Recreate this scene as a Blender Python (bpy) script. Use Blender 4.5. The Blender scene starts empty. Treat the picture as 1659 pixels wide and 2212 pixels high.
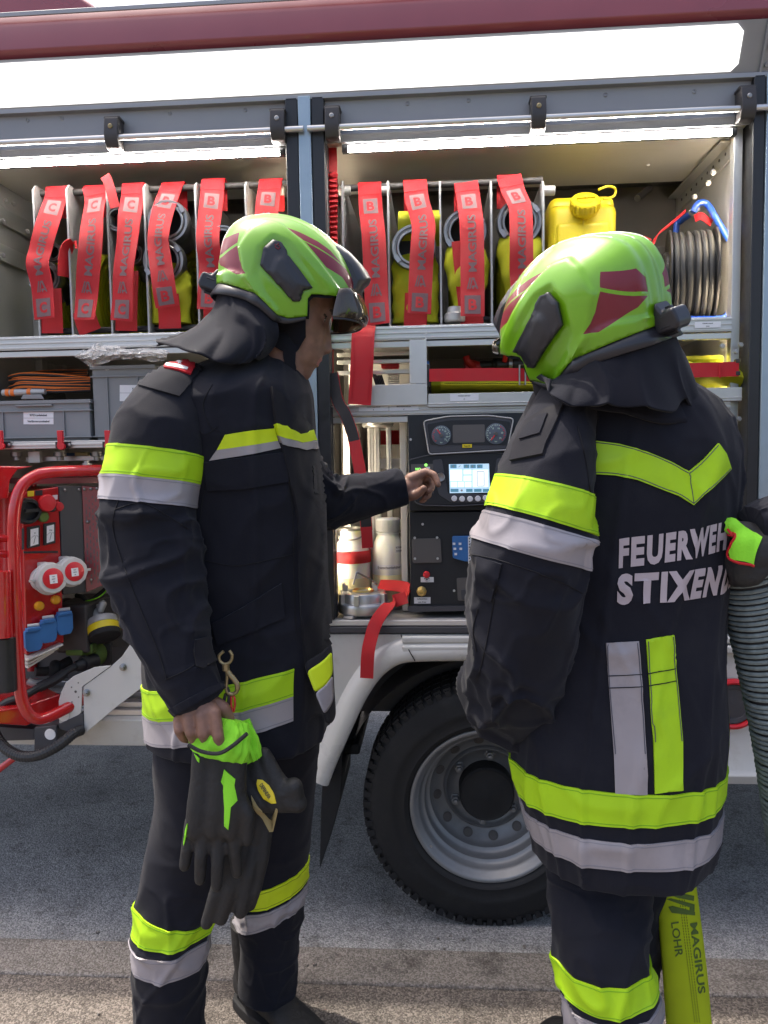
import bpy, bmesh, math, random
import numpy as np
from mathutils import Vector, Matrix
from mathutils.bvhtree import BVHTree
from mathutils.geometry import delaunay_2d_cdt
random.seed(7); np.random.seed(7)
C = bpy.context.scene.collection
SC = bpy.context.scene
rad = math.radians
# ------------------------------------------------------------------ camera
CAM = np.array([0.0, 0.0, 1.60]); FPX = 1661.0
YAW, PITCH, ROLL = rad(4.0), rad(-4.3), rad(-0.95)
Rn = np.array(Matrix.Rotation(YAW, 3, 'Z') @ Matrix.Rotation(math.pi/2+PITCH, 3, 'X') @ Matrix.Rotation(ROLL, 3, 'Z'))
cd = bpy.data.cameras.new('camera'); cam = bpy.data.objects.new('camera', cd); C.objects.link(cam)
cam.location = CAM; cam.rotation_euler = Matrix(Rn.tolist()).to_euler()
cd.sensor_fit = 'HORIZONTAL'; cd.sensor_width = 36.0; cd.lens = 36.0*FPX/1659.0
cd.clip_start = .05; cd.clip_end = 500
SC.camera = cam
# ------------------------------------------------------------------ light
SUN_EL, SUN_AZ = rad(68), (-0.93, 0.36)          # direction TO the sun, horizontally
w = bpy.data.worlds.new('World'); SC.world = w; w.use_nodes = True
nt = w.node_tree; sky = nt.nodes.new('ShaderNodeTexSky'); sky.sky_type = 'NISHITA'; sky.sun_disc = False
sky.sun_elevation = SUN_EL; sky.sun_rotation = math.atan2(SUN_AZ[0], SUN_AZ[1]); sky.air_density = .8; sky.dust_density = 5.0; sky.ozone_density = .4
nt.links.new(sky.outputs[0], nt.nodes['Background'].inputs[0]); nt.nodes['Background'].inputs[1].default_value = 0.15
sl = bpy.data.lights.new('sun', 'SUN'); sl.energy = 2.0; sl.angle = rad(.8); sl.color = (1, .93, .82)
so = bpy.data.objects.new('sun', sl); C.objects.link(so)
hz = math.hypot(*SUN_AZ)
so.rotation_euler = Vector((SUN_AZ[0]/hz*math.cos(SUN_EL), SUN_AZ[1]/hz*math.cos(SUN_EL), math.sin(SUN_EL))).to_track_quat('Z', 'Y').to_euler()
so.location = (-3, 1, 8)
SC.view_settings.view_transform = 'Standard'; SC.view_settings.look = 'None'; SC.view_settings.gamma = 1
SC.view_settings.exposure = 1.3
SC.render.engine = 'CYCLES'
SC.cycles.max_bounces = 6; SC.cycles.diffuse_bounces = 3; SC.cycles.glossy_bounces = 3; SC.cycles.transmission_bounces = 5; SC.cycles.transparent_max_bounces = 6
SC.cycles.caustics_reflective = False; SC.cycles.caustics_refractive = False; SC.cycles.sample_clamp_indirect = 4
# ------------------------------------------------------------------ pixel helpers: a point of the photo (1659 x 2212) at distance Y from the camera plane
def at(px, py, Y):
    d = Rn @ np.array([(px-829.5)/FPX, -(py-1106)/FPX, -1.0])
    return CAM + d*(Y/d[1])
def av(px, py, Y): return Vector(at(px, py, Y))
def pxm(Y): return Y/FPX                          # metres per pixel at Y
c1 = lambda x, y: (x/2, y/2)
c2 = lambda x, y: (648+x/1.641, y/1.641)
c3 = lambda x, y: (x/3.84, 324+y/3.84)
c4 = lambda x, y: (324+x/3.072, 324+y/3.072)
c5 = lambda x, y: (675+x/3.072, 324+y/3.072)
c6 = lambda x, y: (1080+x/2.8655, 324+y/2.8655)
c7 = lambda x, y: (x/4.389, 675+y/4.389)
cb = lambda x, y: (x/3.151, 972+y/3.151)
cm = lambda x, y: (189+x/2.56, 702+y/2.56)
cp = lambda x, y: (675+x/3.6145, 864+y/3.6145)
cw = lambda x, y: (675+x/2.926, 1242+y/2.926)
cr = lambda x, y: (999+x/2.514, 810+y/2.514)
cl = lambda x, y: (216+x/2.7375, 1404+y/2.7375)
cq = lambda x, y: (1053+x/2.738, 1566+y/2.738)
# ------------------------------------------------------------------ materials
MATS = {}
def mat(name, col, rough=.5, metal=0, noise=0, nscale=20, bump=0, bscale=80, bdist=.002, coat=0, spec=.5, weave=0, wscale=600, emit=0, trans=0, sheen=0, alpha=1, dirt=None, dscale=6):
    m = bpy.data.materials.new(name); m.use_nodes = True; n = m.node_tree.nodes; L = m.node_tree.links
    b = n['Principled BSDF']; b.inputs['Base Color'].default_value = (*col, 1); b.inputs['Roughness'].default_value = rough
    b.inputs['Metallic'].default_value = metal; b.inputs['Coat Weight'].default_value = coat; b.inputs['Coat Roughness'].default_value = .06
    b.inputs['Specular IOR Level'].default_value = spec; b.inputs['Transmission Weight'].default_value = trans
    b.inputs['Sheen Weight'].default_value = sheen; b.inputs['Sheen Roughness'].default_value = .5; b.inputs['Alpha'].default_value = alpha
    if emit: b.inputs['Emission Color'].default_value = (*col, 1); b.inputs['Emission Strength'].default_value = emit
    tc = n.new('ShaderNodeTexCoord')
    csock = None
    if noise:
        t = n.new('ShaderNodeTexNoise'); t.inputs['Scale'].default_value = nscale; t.inputs['Detail'].default_value = 5; L.new(tc.outputs['Object'], t.inputs['Vector'])
        mx = n.new('ShaderNodeMix'); mx.data_type = 'RGBA'; mx.inputs[6].default_value = (*[max(0, c*(1-noise)) for c in col], 1); mx.inputs[7].default_value = (*[min(1, c*(1+noise)) for c in col], 1)
        r = n.new('ShaderNodeMapRange'); r.inputs[1].default_value = .3; r.inputs[2].default_value = .7; L.new(t.outputs['Fac'], r.inputs[0]); L.new(r.outputs[0], mx.inputs[0])
        csock = mx.outputs[2]
        r2 = n.new('ShaderNodeMapRange'); r2.inputs[1].default_value = .3; r2.inputs[2].default_value = .7; r2.inputs[3].default_value = max(.02, rough*.85); r2.inputs[4].default_value = min(1, rough*1.2); L.new(t.outputs['Fac'], r2.inputs[0]); L.new(r2.outputs[0], b.inputs['Roughness'])
    if dirt:
        t = n.new('ShaderNodeTexNoise'); t.inputs['Scale'].default_value = dscale; t.inputs['Detail'].default_value = 8; t.inputs['Roughness'].default_value = .7; L.new(tc.outputs['Object'], t.inputs['Vector'])
        r = n.new('ShaderNodeMapRange'); r.inputs[1].default_value = .52; r.inputs[2].default_value = .75; r.inputs[4].default_value = dirt[3]; L.new(t.outputs['Fac'], r.inputs[0])
        mx = n.new('ShaderNodeMix'); mx.data_type = 'RGBA'; mx.inputs[7].default_value = (*dirt[:3], 1); L.new(r.outputs[0], mx.inputs[0])
        if csock: L.new(csock, mx.inputs[6])
        else: mx.inputs[6].default_value = (*col, 1)
        csock = mx.outputs[2]
    if csock: L.new(csock, b.inputs['Base Color'])
    hs = None
    if bump:
        t = n.new('ShaderNodeTexNoise'); t.inputs['Scale'].default_value = bscale; t.inputs['Detail'].default_value = 4; L.new(tc.outputs['Object'], t.inputs['Vector'])
        bp = n.new('ShaderNodeBump'); bp.inputs['Strength'].default_value = bump; bp.inputs['Distance'].default_value = bdist; L.new(t.outputs['Fac'], bp.inputs['Height']); hs = bp
    if weave:
        acc = None
        for ax in ('X', 'Z'):
            wv = n.new('ShaderNodeTexWave'); wv.bands_direction = ax; wv.inputs['Scale'].default_value = wscale/20; wv.inputs['Distortion'].default_value = .4; L.new(tc.outputs['Object'], wv.inputs['Vector'])
            if acc is None: acc = wv.outputs['Fac']
            else:
                ma = n.new('ShaderNodeMath'); ma.operation = 'MULTIPLY'; L.new(acc, ma.inputs[0]); L.new(wv.outputs['Fac'], ma.inputs[1]); acc = ma.outputs[0]
        bp = n.new('ShaderNodeBump'); bp.inputs['Strength'].default_value = weave; bp.inputs['Distance'].default_value = .0015; L.new(acc, bp.inputs['Height'])
        if hs: L.new(hs.outputs[0], bp.inputs['Normal'])
        hs = bp
    if hs: L.new(hs.outputs[0], b.inputs['Normal'])
    MATS[name] = m; return m
M = lambda k: MATS[k]
mat('truck_white', (.62, .61, .58), .3, coat=.4, noise=.05, nscale=4, dirt=(.33, .29, .24, .45), dscale=7)
mat('truck_red', (.26, .045, .055), .3, coat=.6, noise=.08, nscale=5)
mat('red_paint', (.5, .012, .014), .22, coat=.8, noise=.08, nscale=8, dirt=(.2, .15, .13, .25), dscale=30)
mat('alu', (.62, .61, .6), .36, .85, noise=.06, nscale=9, bump=.1, bscale=200)
mat('alu_bright', (.58, .57, .55), .36, .6, noise=.05, nscale=12)
mat('alu_plate', (.74, .70, .65), .42, .3, noise=.08, nscale=3)
mat('alu_panel', (.30, .305, .32), .5, .35, noise=.08, nscale=5)
mat('alu_grey', (.44, .43, .42), .5, .35, noise=.1, nscale=6)
mat('pillar_sky_tint', (.34, .42, .48), .35, .45, noise=.05)  # grey metal; the bluish reflection of the sky is put into its colour
mat('steel', (.34, .33, .325), .36, .95, noise=.15, nscale=40)
mat('dark_metal', (.06, .055, .055), .5, .4, noise=.15)
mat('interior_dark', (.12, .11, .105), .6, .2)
mat('black_plastic', (.018, .018, .02), .42, noise=.15, nscale=30, bump=.05)
mat('console_black', (.014, .016, .02), .5, bump=.15, bscale=500)
mat('console_grey', (.06, .06, .068), .5, bump=.1, bscale=500)
mat('rubber', (.013, .013, .014), .75, noise=.3, nscale=14, bump=.25, bscale=60)
mat('tyre_rubber', (.010, .010, .011), .7, noise=.3, nscale=9, bump=.2, bscale=90, dirt=(.06, .055, .05, .4), dscale=5)
mat('rim_silver', (.27, .275, .28), .42, .5, noise=.1, nscale=7, dirt=(.12, .1, .09, .35), dscale=7)
mat('hose_yellow', (.62, .62, .012), .7, noise=.12, nscale=10, weave=.8, wscale=5200)
mat('hose_lime', (.70, .84, .015), .65, noise=.08, nscale=12, weave=.9, wscale=3600)
mat('hose_stitch', (.08, .1, .02), .8)
mat('red_web', (.56, .008, .015), .6, noise=.06, nscale=20, weave=.5, wscale=9000)
mat('red_web_dark', (.5, .01, .02), .7, noise=.06, nscale=20)
mat('web_black', (.03, .026, .026), .8, bump=.3, bscale=500)
mat('web_grey', (.19, .105, .11), .7, noise=.12, nscale=90)
mat('can_yellow', (.78, .6, .015), .4, noise=.05, bump=.05, bscale=120)
mat('blue_paint', (.02, .09, .55), .3, coat=.4, noise=.08)
mat('blue_plastic', (.04, .16, .42), .4, noise=.06)
mat('crate_grey', (.235, .24, .245), .45, noise=.06, nscale=9, bump=.03)
mat('label_white', (.8, .79, .8), .45)
mat('ink', (.02, .02, .025), .6)
mat('red_plastic', (.62, .02, .03), .35, noise=.05)
mat('grey_plastic', (.55, .54, .52), .45, noise=.05)
mat('cable_black', (.02, .02, .022), .5, bump=.1)
mat('cable_grey', (.055, .052, .05), .55, noise=.15, nscale=40)
mat('orange', (.85, .2, .03), .5)
mat('orange_lens', (.9, .42, .02), .25, coat=.4)
mat('brass', (.7, .5, .18), .3, .9)
mat('brass_dark', (.3, .24, .13), .4, .8)
mat('bottle_hdpe', (.93, .91, .83), .45, trans=.12, spec=.35, noise=.03, nscale=8)
_b = MATS['bottle_hdpe'].node_tree.nodes['Principled BSDF']; _b.inputs['Subsurface Weight'].default_value = .6; _b.inputs['Subsurface Radius'].default_value = (.05, .045, .03); _b.inputs['Subsurface Scale'].default_value = 1
mat('foam_liquid', (.72, .64, .36), .42, noise=.05, nscale=6)
mat('bag_film', (.85, .83, .83), .1, trans=.0, alpha=.42, spec=.9)
mat('navy', (.0095, .0102, .0165), .85, noise=.22, nscale=5, bump=.6, bscale=700, bdist=.0008, sheen=.06, spec=.2, dirt=(.024, .0245, .029, .6), dscale=5)
mat('navy_dark', (.009, .009, .013), .85, noise=.15, nscale=14, bump=.3, bscale=700, bdist=.0006, sheen=.06, spec=.25)
mat('seam', (.004, .004, .007), .9)
mat('thread', (.07, .075, .1), .8)
mat('lime_tape', (.41, .68, .005), .62, noise=.05, nscale=16, bump=.08, bscale=400, dirt=(.28, .5, .02, .35), dscale=14)
mat('yellow_tape', (.62, .78, .01), .62, noise=.05, nscale=16, bump=.08, bscale=400)
mat('silver_tape', (.33, .305, .325), .42, .12, noise=.07, nscale=10, bump=.05, bscale=300, dirt=(.2, .185, .195, .5), dscale=9)
mat('print_pink', (.44, .375, .40), .6, noise=.04, nscale=50)
mat('helmet_lime', (.165, .40, .008), .34, coat=.6, noise=.05, nscale=9, dirt=(.12, .26, .02, .35), dscale=22)
mat('helmet_red', (.17, .004, .016), .42, coat=.25)
mat('helmet_black', (.016, .016, .022), .42, coat=.15)
mat('visor', (.07, .05, .032), .1, coat=.25, trans=.4, spec=.5)
mat('skin', (.225, .118, .082), .52, noise=.22, nscale=45, bump=.25, bscale=250, bdist=.001)
mat('lips', (.36, .13, .11), .45)
mat('brow', (.03, .02, .015), .8)
mat('eye_dark', (.05, .04, .04), .2)
mat('leather_black', (.013, .0125, .013), .62, noise=.35, nscale=14, bump=.7, bscale=70, bdist=.004)
mat('glove_lime', (.26, .72, .025), .8, bump=.5, bscale=260, bdist=.002)
mat('glove_tan', (.42, .33, .15), .8)
mat('suction_dark', (.035, .03, .028), .75, noise=.2, nscale=40)
mat('suction_rib', (.2, .235, .23), .85, noise=.3, nscale=60, bump=.6, bscale=300)
mat('led_white', (1, .95, .87), .5, emit=46)
mat('led_warm', (1, .84, .60), .5, emit=36)
mat('scene_light', (1, .98, .95), .5, emit=.62)
mat('screen', (.5, .7, .85), .5, emit=.28)
mat('screen_dark', (.12, .33, .45), .5, emit=.15)
mat('screen_tile', (.85, .95, 1.0), .5, emit=.38)
mat('led_green', (.3, 1, .15), .5, emit=.6)
mat('gauge_face', (.10, .12, .15), .5)
mat('gauge_red', (.8, .03, .04), .5)
mat('gauge_mark', (.6, .75, .6), .5)
mat('print_green', (.10, .16, .03), .8)
mat('blob', (.9, .88, .86), .5)
# asphalt
def asphalt(name, c0, c1_, c2_, warm=0):
    m = bpy.data.materials.new(name); m.use_nodes = True; n = m.node_tree.nodes; L = m.node_tree.links; b = n['Principled BSDF']; b.inputs['Roughness'].default_value = .85
    tc = n.new('ShaderNodeTexCoord')
    v = n.new('ShaderNodeTexVoronoi'); v.inputs['Scale'].default_value = 230; L.new(tc.outputs['Object'], v.inputs['Vector'])
    v2 = n.new('ShaderNodeTexVoronoi'); v2.inputs['Scale'].default_value = 95; L.new(tc.outputs['Object'], v2.inputs['Vector'])
    t = n.new('ShaderNodeTexNoise'); t.inputs['Scale'].default_value = 2.2; t.inputs['Detail'].default_value = 9; t.inputs['Roughness'].default_value = .65; L.new(tc.outputs['Object'], t.inputs['Vector'])
    rp = n.new('ShaderNodeValToRGB'); e = rp.color_ramp.elements; e[0].position = .1; e[0].color = (*c0, 1); e[1].position = .9; e[1].color = (*c2_, 1); k = e.new(.5); k.color = (*c1_, 1)
    sp = n.new('ShaderNodeSeparateColor'); L.new(v.outputs['Color'], sp.inputs[0]); L.new(sp.outputs[0], rp.inputs[0])
    mx = n.new('ShaderNodeMix'); mx.data_type = 'RGBA'; mx.blend_type = 'MULTIPLY'; mx.inputs[0].default_value = .8; L.new(rp.outputs[0], mx.inputs[6])
    r2 = n.new('ShaderNodeValToRGB'); r2.color_ramp.elements[0].position = .3; r2.color_ramp.elements[0].color = (.55, .55, .56, 1); r2.color_ramp.elements[1].position = .7; r2.color_ramp.elements[1].color = (1.25, 1.22, 1.2, 1); L.new(t.outputs['Fac'], r2.inputs[0]); L.new(r2.outputs[0], mx.inputs[7])
    t2 = n.new('ShaderNodeTexNoise'); t2.inputs['Scale'].default_value = 9; t2.inputs['Detail'].default_value = 10; t2.inputs['Roughness'].default_value = .75; L.new(tc.outputs['Object'], t2.inputs['Vector'])
    r3 = n.new('ShaderNodeValToRGB'); r3.color_ramp.elements[0].position = .36; r3.color_ramp.elements[0].color = (.45, .43, .41, 1); r3.color_ramp.elements[1].position = .47; r3.color_ramp.elements[1].color = (1, 1, 1, 1); L.new(t2.outputs['Fac'], r3.inputs[0])
    mx2 = n.new('ShaderNodeMix'); mx2.data_type = 'RGBA'; mx2.blend_type = 'MULTIPLY'; mx2.inputs[0].default_value = .75; L.new(mx.outputs[2], mx2.inputs[6]); L.new(r3.outputs[0], mx2.inputs[7])
    L.new(mx2.outputs[2], b.inputs['Base Color'])
    ad = n.new('ShaderNodeMath'); ad.operation = 'ADD'; L.new(v.outputs['Distance'], ad.inputs[0]); L.new(v2.outputs['Distance'], ad.inputs[1])
    bp = n.new('ShaderNodeBump'); bp.inputs['Strength'].default_value = .6; bp.inputs['Distance'].default_value = .004; bp.invert = True; L.new(ad.outputs[0], bp.inputs['Height']); L.new(bp.outputs[0], b.inputs['Normal'])
    MATS[name] = m
asphalt('road_asphalt', (.185, .188, .19), (.31, .31, .306), (.47, .466, .456))
asphalt('pave_asphalt', (.08, .068, .058), (.15, .128, .11), (.26, .228, .198))
asphalt('kerb_stone', (.135, .12, .105), (.2, .18, .16), (.3, .275, .248))
# ------------------------------------------------------------------ mesh builder
def wloc(o):
    p = Vector((0, 0, 0))
    while o is not None: p += o.location; o = o.parent
    return p
def tag(o, label=None, cat=None, group=None, kind=None):
    if label: o['label'] = label
    if cat: o['category'] = cat
    if group: o['group'] = group
    if kind: o['kind'] = kind
    return o
def empty(name, loc, label, cat, group=None):
    o = bpy.data.objects.new(name, None); C.objects.link(o); o.location = Vector(loc); o.empty_display_size = .1
    return tag(o, label, cat, group)
class MB:
    def __init__(s): s.v = []; s.f = []; s.m = []
    def add(s, vs, fs, mi=0):
        o = len(s.v); s.v += [tuple(map(float, p)) for p in vs]; s.f += [tuple(i+o for i in f) for f in fs]; s.m += [mi]*len(fs); return s
    def box(s, x0, x1, y0, y1, z0, z1, mi=0):
        x0, x1 = sorted((x0, x1)); y0, y1 = sorted((y0, y1)); z0, z1 = sorted((z0, z1))
        return s.add([(x, y, z) for z in (z0, z1) for y in (y0, y1) for x in (x0, x1)], [(0, 2, 3, 1), (4, 5, 7, 6), (0, 1, 5, 4), (2, 6, 7, 3), (0, 4, 6, 2), (1, 3, 7, 5)], mi)
    def obox(s, c, ax, ay, az, mi=0):                                # half axes
        c, ax, ay, az = map(Vector, (c, ax, ay, az))
        return s.add([c+ax*i+ay*j+az*k for k in (-1, 1) for j in (-1, 1) for i in (-1, 1)], [(0, 2, 3, 1), (4, 5, 7, 6), (0, 1, 5, 4), (2, 6, 7, 3), (0, 4, 6, 2), (1, 3, 7, 5)], mi)
    def pbox(s, px0, py0, px1, py1, Y, d, mi=0):                     # box whose front face fills a picture rectangle at distance Y
        a = at(px0, py0, Y); b = at(px1, py1, Y); c = at(px0, py1, Y); e = at(px1, py0, Y)
        return s.box((a[0]+c[0])/2, (b[0]+e[0])/2, Y, Y+d, (a[2]+e[2])/2, (b[2]+c[2])/2, mi)
    def prism(s, pts, ext, mi=0):                                    # 3-D polygon extruded by a vector
        pts = [Vector(p) for p in pts]; n = len(pts); ext = Vector(ext)
        nrm = Vector((0, 0, 0))
        for i in range(n): nrm += pts[i].cross(pts[(i+1) % n])
        if nrm.dot(ext) > 0: pts = pts[::-1]
        vs = pts+[p+ext for p in pts]
        return s.add(vs, [tuple(range(n)), tuple(range(2*n-1, n-1, -1))]+[(i, i+n, (i+1) % n+n, (i+1) % n) for i in range(n)], mi)
    def pprism(s, pp, Y, d, mi=0): return s.prism([av(x, y, Y) for x, y in pp], (0, d, 0), mi)
    def tube(s, path, r, n=12, mi=0, caps=True, closed=False):
        path = [Vector(p) for p in path]; N = len(path); rr = r if hasattr(r, '__len__') else [r]*N
        vs = []; up = None
        for i, p in enumerate(path):
            t = (path[(i+1) % N]-path[i-1]) if closed else (path[min(i+1, N-1)]-path[max(i-1, 0)])
            t.normalize()
            if up is None: up = Vector((0, 0, 1)) if abs(t.z) < .9 else Vector((0, 1, 0))
            a = t.cross(up).normalized(); up = a.cross(t).normalized()
            for k in range(n):
                th = 2*math.pi*k/n; vs.append(p+(a*math.cos(th)+up*math.sin(th))*rr[i])
        fs = [(i*n+k, i*n+(k+1) % n, (i+1)*n+(k+1) % n, (i+1)*n+k) for i in range(N-1) for k in range(n)]
        if closed: fs += [((N-1)*n+k, (N-1)*n+(k+1) % n, (k+1) % n, k) for k in range(n)]
        elif caps: fs += [tuple(range(n-1, -1, -1)), tuple((N-1)*n+k for k in range(n))]
        return s.add(vs, fs, mi)
    def cyl(s, p0, p1, r, n=20, mi=0, r1=None): return s.tube([p0, p1], [r, r if r1 is None else r1], n, mi)
    def lathe(s, c, axis, prof, n=32, mi=0, xdir=None):              # prof: (radius, height along axis)
        c = Vector(c); z = Vector(axis).normalized(); x = Vector(xdir) if xdir else (Vector((1, 0, 0)) if abs(z.x) < .9 else Vector((0, 0, 1)))
        x = (x-z*x.dot(z)).normalized(); y = z.cross(x)
        vs = [c+z*h+(x*math.cos(2*math.pi*k/n)+y*math.sin(2*math.pi*k/n))*r for r, h in prof for k in range(n)]
        fs = [(i*n+k, i*n+(k+1) % n, (i+1)*n+(k+1) % n, (i+1)*n+k) for i in range(len(prof)-1) for k in range(n)]
        if prof[0][0] > 1e-6: fs.append(tuple(range(n-1, -1, -1)))
        if prof[-1][0] > 1e-6: fs.append(tuple((len(prof)-1)*n+k for k in range(n)))
        return s.add(vs, fs, mi)
    def ring(s, c, axis, prof, n=32, mi=0):                          # closed profile
        k0 = len(s.f); s.lathe(c, axis, list(prof)+[prof[0]], n, mi)
        # drop the two caps lathe() added
        for _ in range(2): s.f.pop(); s.m.pop()
        return s
    def sphere(s, c, r, n=14, mi=0, sc=(1, 1, 1), mat3=None):
        c = Vector(c); vs = []; m = max(6, n//2+1)
        for i in range(m+1):
            ph = math.pi*i/m
            for k in range(n):
                th = 2*math.pi*k/n; p = Vector((math.sin(ph)*math.cos(th)*sc[0], math.sin(ph)*math.sin(th)*sc[1], math.cos(ph)*sc[2]))*r
                vs.append(c+(mat3 @ p if mat3 else p))
        fs = [(i*n+k, (i+1)*n+k, (i+1)*n+(k+1) % n, i*n+(k+1) % n) for i in range(m) for k in range(n)]
        return s.add(vs, fs, mi)
    def grid(s, P, mi=0, wrap=False):                                # P[i][j] points
        P = np.asarray(P); a, b = P.shape[:2]
        fs = [(i*b+j, i*b+(j+1) % b, (i+1)*b+(j+1) % b, (i+1)*b+j) for i in range(a-1) for j in range(b if wrap else b-1)]
        return s.add(P.reshape(-1, 3), fs, mi)
    def build(s, name, mats, parent=None, ang=35, bevel=0, segs=2, origin=None, subd=0, weld=False, solid=0):
        if not isinstance(mats, (list, tuple)): mats = [mats]
        V = np.array(s.v) if s.v else np.zeros((1, 3))
        if parent is not None: org = np.array(wloc(parent))
        elif origin is not None: org = np.array(origin, float)
        else: org = np.array([(V[:, 0].min()+V[:, 0].max())/2, (V[:, 1].min()+V[:, 1].max())/2, V[:, 2].min()])
        me = bpy.data.meshes.new(name); me.from_pydata((V-org).tolist(), [], s.f)
        for m in mats: me.materials.append(m if not isinstance(m, str) else MATS[m])
        me.polygons.foreach_set('material_index', s.m)
        bm = bmesh.new(); bm.from_mesh(me)
        if weld: bmesh.ops.remove_doubles(bm, verts=bm.verts, dist=1e-5)
        bmesh.ops.recalc_face_normals(bm, faces=bm.faces); bm.to_mesh(me); bm.free()
        me.polygons.foreach_set('use_smooth', [True]*len(me.polygons)); me.set_sharp_from_angle(angle=rad(ang))
        o = bpy.data.objects.new(name, me); C.objects.link(o)
        if parent is not None: o.parent = parent
        else: o.location = org
        if bevel:
            bv = o.modifiers.new('bevel', 'BEVEL'); bv.width = bevel; bv.segments = segs; bv.limit_method = 'ANGLE'; bv.angle_limit = rad(40); bv.harden_normals = True
        if subd: o.modifiers.new('sub', 'SUBSURF').levels = subd; o.modifiers['sub'].render_levels = subd
        if solid: so_ = o.modifiers.new('solid', 'SOLIDIFY'); so_.thickness = solid; so_.offset = 0
        return o
def islands(mb):
    par = list(range(len(mb.v)))
    def fd(a):
        while par[a] != a: par[a] = par[par[a]]; a = par[a]
        return a
    for f in mb.f:
        r = fd(f[0])
        for i in f[1:]: par[fd(i)] = r
    out = {}
    for f, m in zip(mb.f, mb.m): out.setdefault(fd(f[0]), []).append((f, m))
    res = []
    for fl in out.values():
        q = MB(); idx = {}
        for f, m in fl:
            for i in f:
                if i not in idx: idx[i] = len(q.v); q.v.append(mb.v[i])
            q.f.append(tuple(idx[i] for i in f)); q.m.append(m)
        res.append(q)
    return res
def build_each(mb, name, mats, parent=None, **k):
    return [q.build(name, mats, parent, **k) for q in islands(mb)]
def spline(pts, n, closed=False):
    P = np.array([tuple(p) for p in pts], float); N = len(P); out = []
    segs = N if closed else N-1
    for k in range(n):
        u = k*segs/(n if closed else n-1); i = min(int(u), segs-1); t = u-i
        g = (lambda q: P[q % N]) if closed else (lambda q: P[q] if 0 <= q < N else (2*P[0]-P[1] if q < 0 else 2*P[-1]-P[-2]))
        p0, p1, p2, p3 = g(i-1), g(i), g(i+1), g(i+2)
        out.append(.5*((2*p1)+(-p0+p2)*t+(2*p0-5*p1+4*p2-p3)*t*t+(-p0+3*p1-3*p2+p3)*t**3))
    return np.array(out)
_TC = {}
def text2d(txt, bold=0.0, step=0.25):
    """flat triangulated lettering, cap height 1, returned as (verts Nx2, faces); cut into small cells so that it can bend"""
    key = (txt, bold, step)
    if key in _TC: return _TC[key]
    cu = bpy.data.curves.new('t', 'FONT'); cu.body = txt; cu.size = 1.4; cu.offset = bold; cu.space_character = 1+max(0, bold-.03)*4.2; cu.resolution_u = 3; cu.fill_mode = 'FRONT'
    ob = bpy.data.objects.new('t', cu); C.objects.link(ob)
    dg = bpy.context.evaluated_depsgraph_get(); me = bpy.data.meshes.new_from_object(ob.evaluated_get(dg))
    bm = bmesh.new(); bm.from_mesh(me); bpy.data.objects.remove(ob); bpy.data.meshes.remove(me)
    bmesh.ops.remove_doubles(bm, verts=bm.verts, dist=1e-4)
    if step and len(bm.verts):
        for ax in (0, 1):
            lo = min(v.co[ax] for v in bm.verts); hi = max(v.co[ax] for v in bm.verts); k = lo+step
            while k < hi:
                no = Vector((1, 0, 0)) if ax == 0 else Vector((0, 1, 0))
                bmesh.ops.bisect_plane(bm, geom=bm.verts[:]+bm.edges[:]+bm.faces[:], dist=1e-5, plane_co=no*k, plane_no=no); k += step
    bm.verts.index_update()
    V = np.array([v.co[:2] for v in bm.verts]) if len(bm.verts) else np.zeros((0, 2)); Fs = [tuple(v.index for v in f.verts) for f in bm.faces]; bm.free()
    _TC[key] = (V, Fs); return V, Fs
def put_text(mb, txt, o, ux, uy, h, mi=0, bold=.02, center=True, width=None):
    """lettering on a plane: o = centre of the line, ux / uy = unit directions, h = cap height"""
    V, Fs = text2d(txt, bold, 0)
    if not len(V): return
    o, ux, uy = Vector(o), Vector(ux).normalized(), Vector(uy).normalized()
    w = max(1e-6, np.ptp(V[:, 0])); cx = (V[:, 0].max()+V[:, 0].min())/2; k = h
    kx = h if width is None else width/w
    mb.add([o+ux*((x-cx)*kx)+uy*((y-.5)*k) for x, y in V], Fs, mi)
# ================================================================== SETTING
Y0 = 2.47
xf = lambda px, py, Y=Y0: float(at(px, py, Y)[0])
zf = lambda px, py, Y=Y0: float(at(px, py, Y)[2])
def plane_grid(x0, x1, y0, y1, z, nx, ny, zfun=None):
    xs = np.linspace(x0, x1, nx); ys = np.linspace(y0, y1, ny); G = np.zeros((nx, ny, 3))
    for i, x in enumerate(xs):
        for j, y in enumerate(ys): G[i, j] = (x, y, z+(zfun(x, y) if zfun else 0))
    return G
mb = MB(); mb.grid(plane_grid(-120, 120, 2.23, 140, 0, 3, 3)); tag(mb.build('road', 'road_asphalt', origin=(0, 0, 0)), kind='structure')
mb = MB()
rs = np.random.RandomState(3)
mb.grid(plane_grid(-60, 60, -60, 2.06, .10, 3, 3)); mb.add([(-60, 2.06, .1), (60, 2.06, .1), (60, 2.06, -.1), (-60, 2.06, -.1)], [(0, 1, 2, 3)])
tag(mb.build('pavement', 'pave_asphalt', origin=(0, 0, 0)), kind='structure')
mb = MB(); x = -6.0
mb.box(-30, 30, 2.064, 2.225, -.1, .106)
tag(mb.build('kerb', 'kerb_stone', bevel=.012, origin=(0, 2.1, 0)), kind='structure')
mb = MB()                                                            # loose grit on the pavement and the road
for k in range(420):
    x = rs.uniform(-1.6, 1.4); y = rs.uniform(1.5, 3.2); r = rs.uniform(.0015, .0045)*(1.6 if rs.rand() < .08 else 1)
    mb.sphere((x, y, (.1 if y < 2.06 else .106 if y < 2.225 else 0)+r*.4), r, 6, sc=(1, rs.uniform(.7, 1.3), .7))
tag(mb.build('gravel', 'kerb_stone', origin=(0, 0, 0)), kind='stuff')

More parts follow.
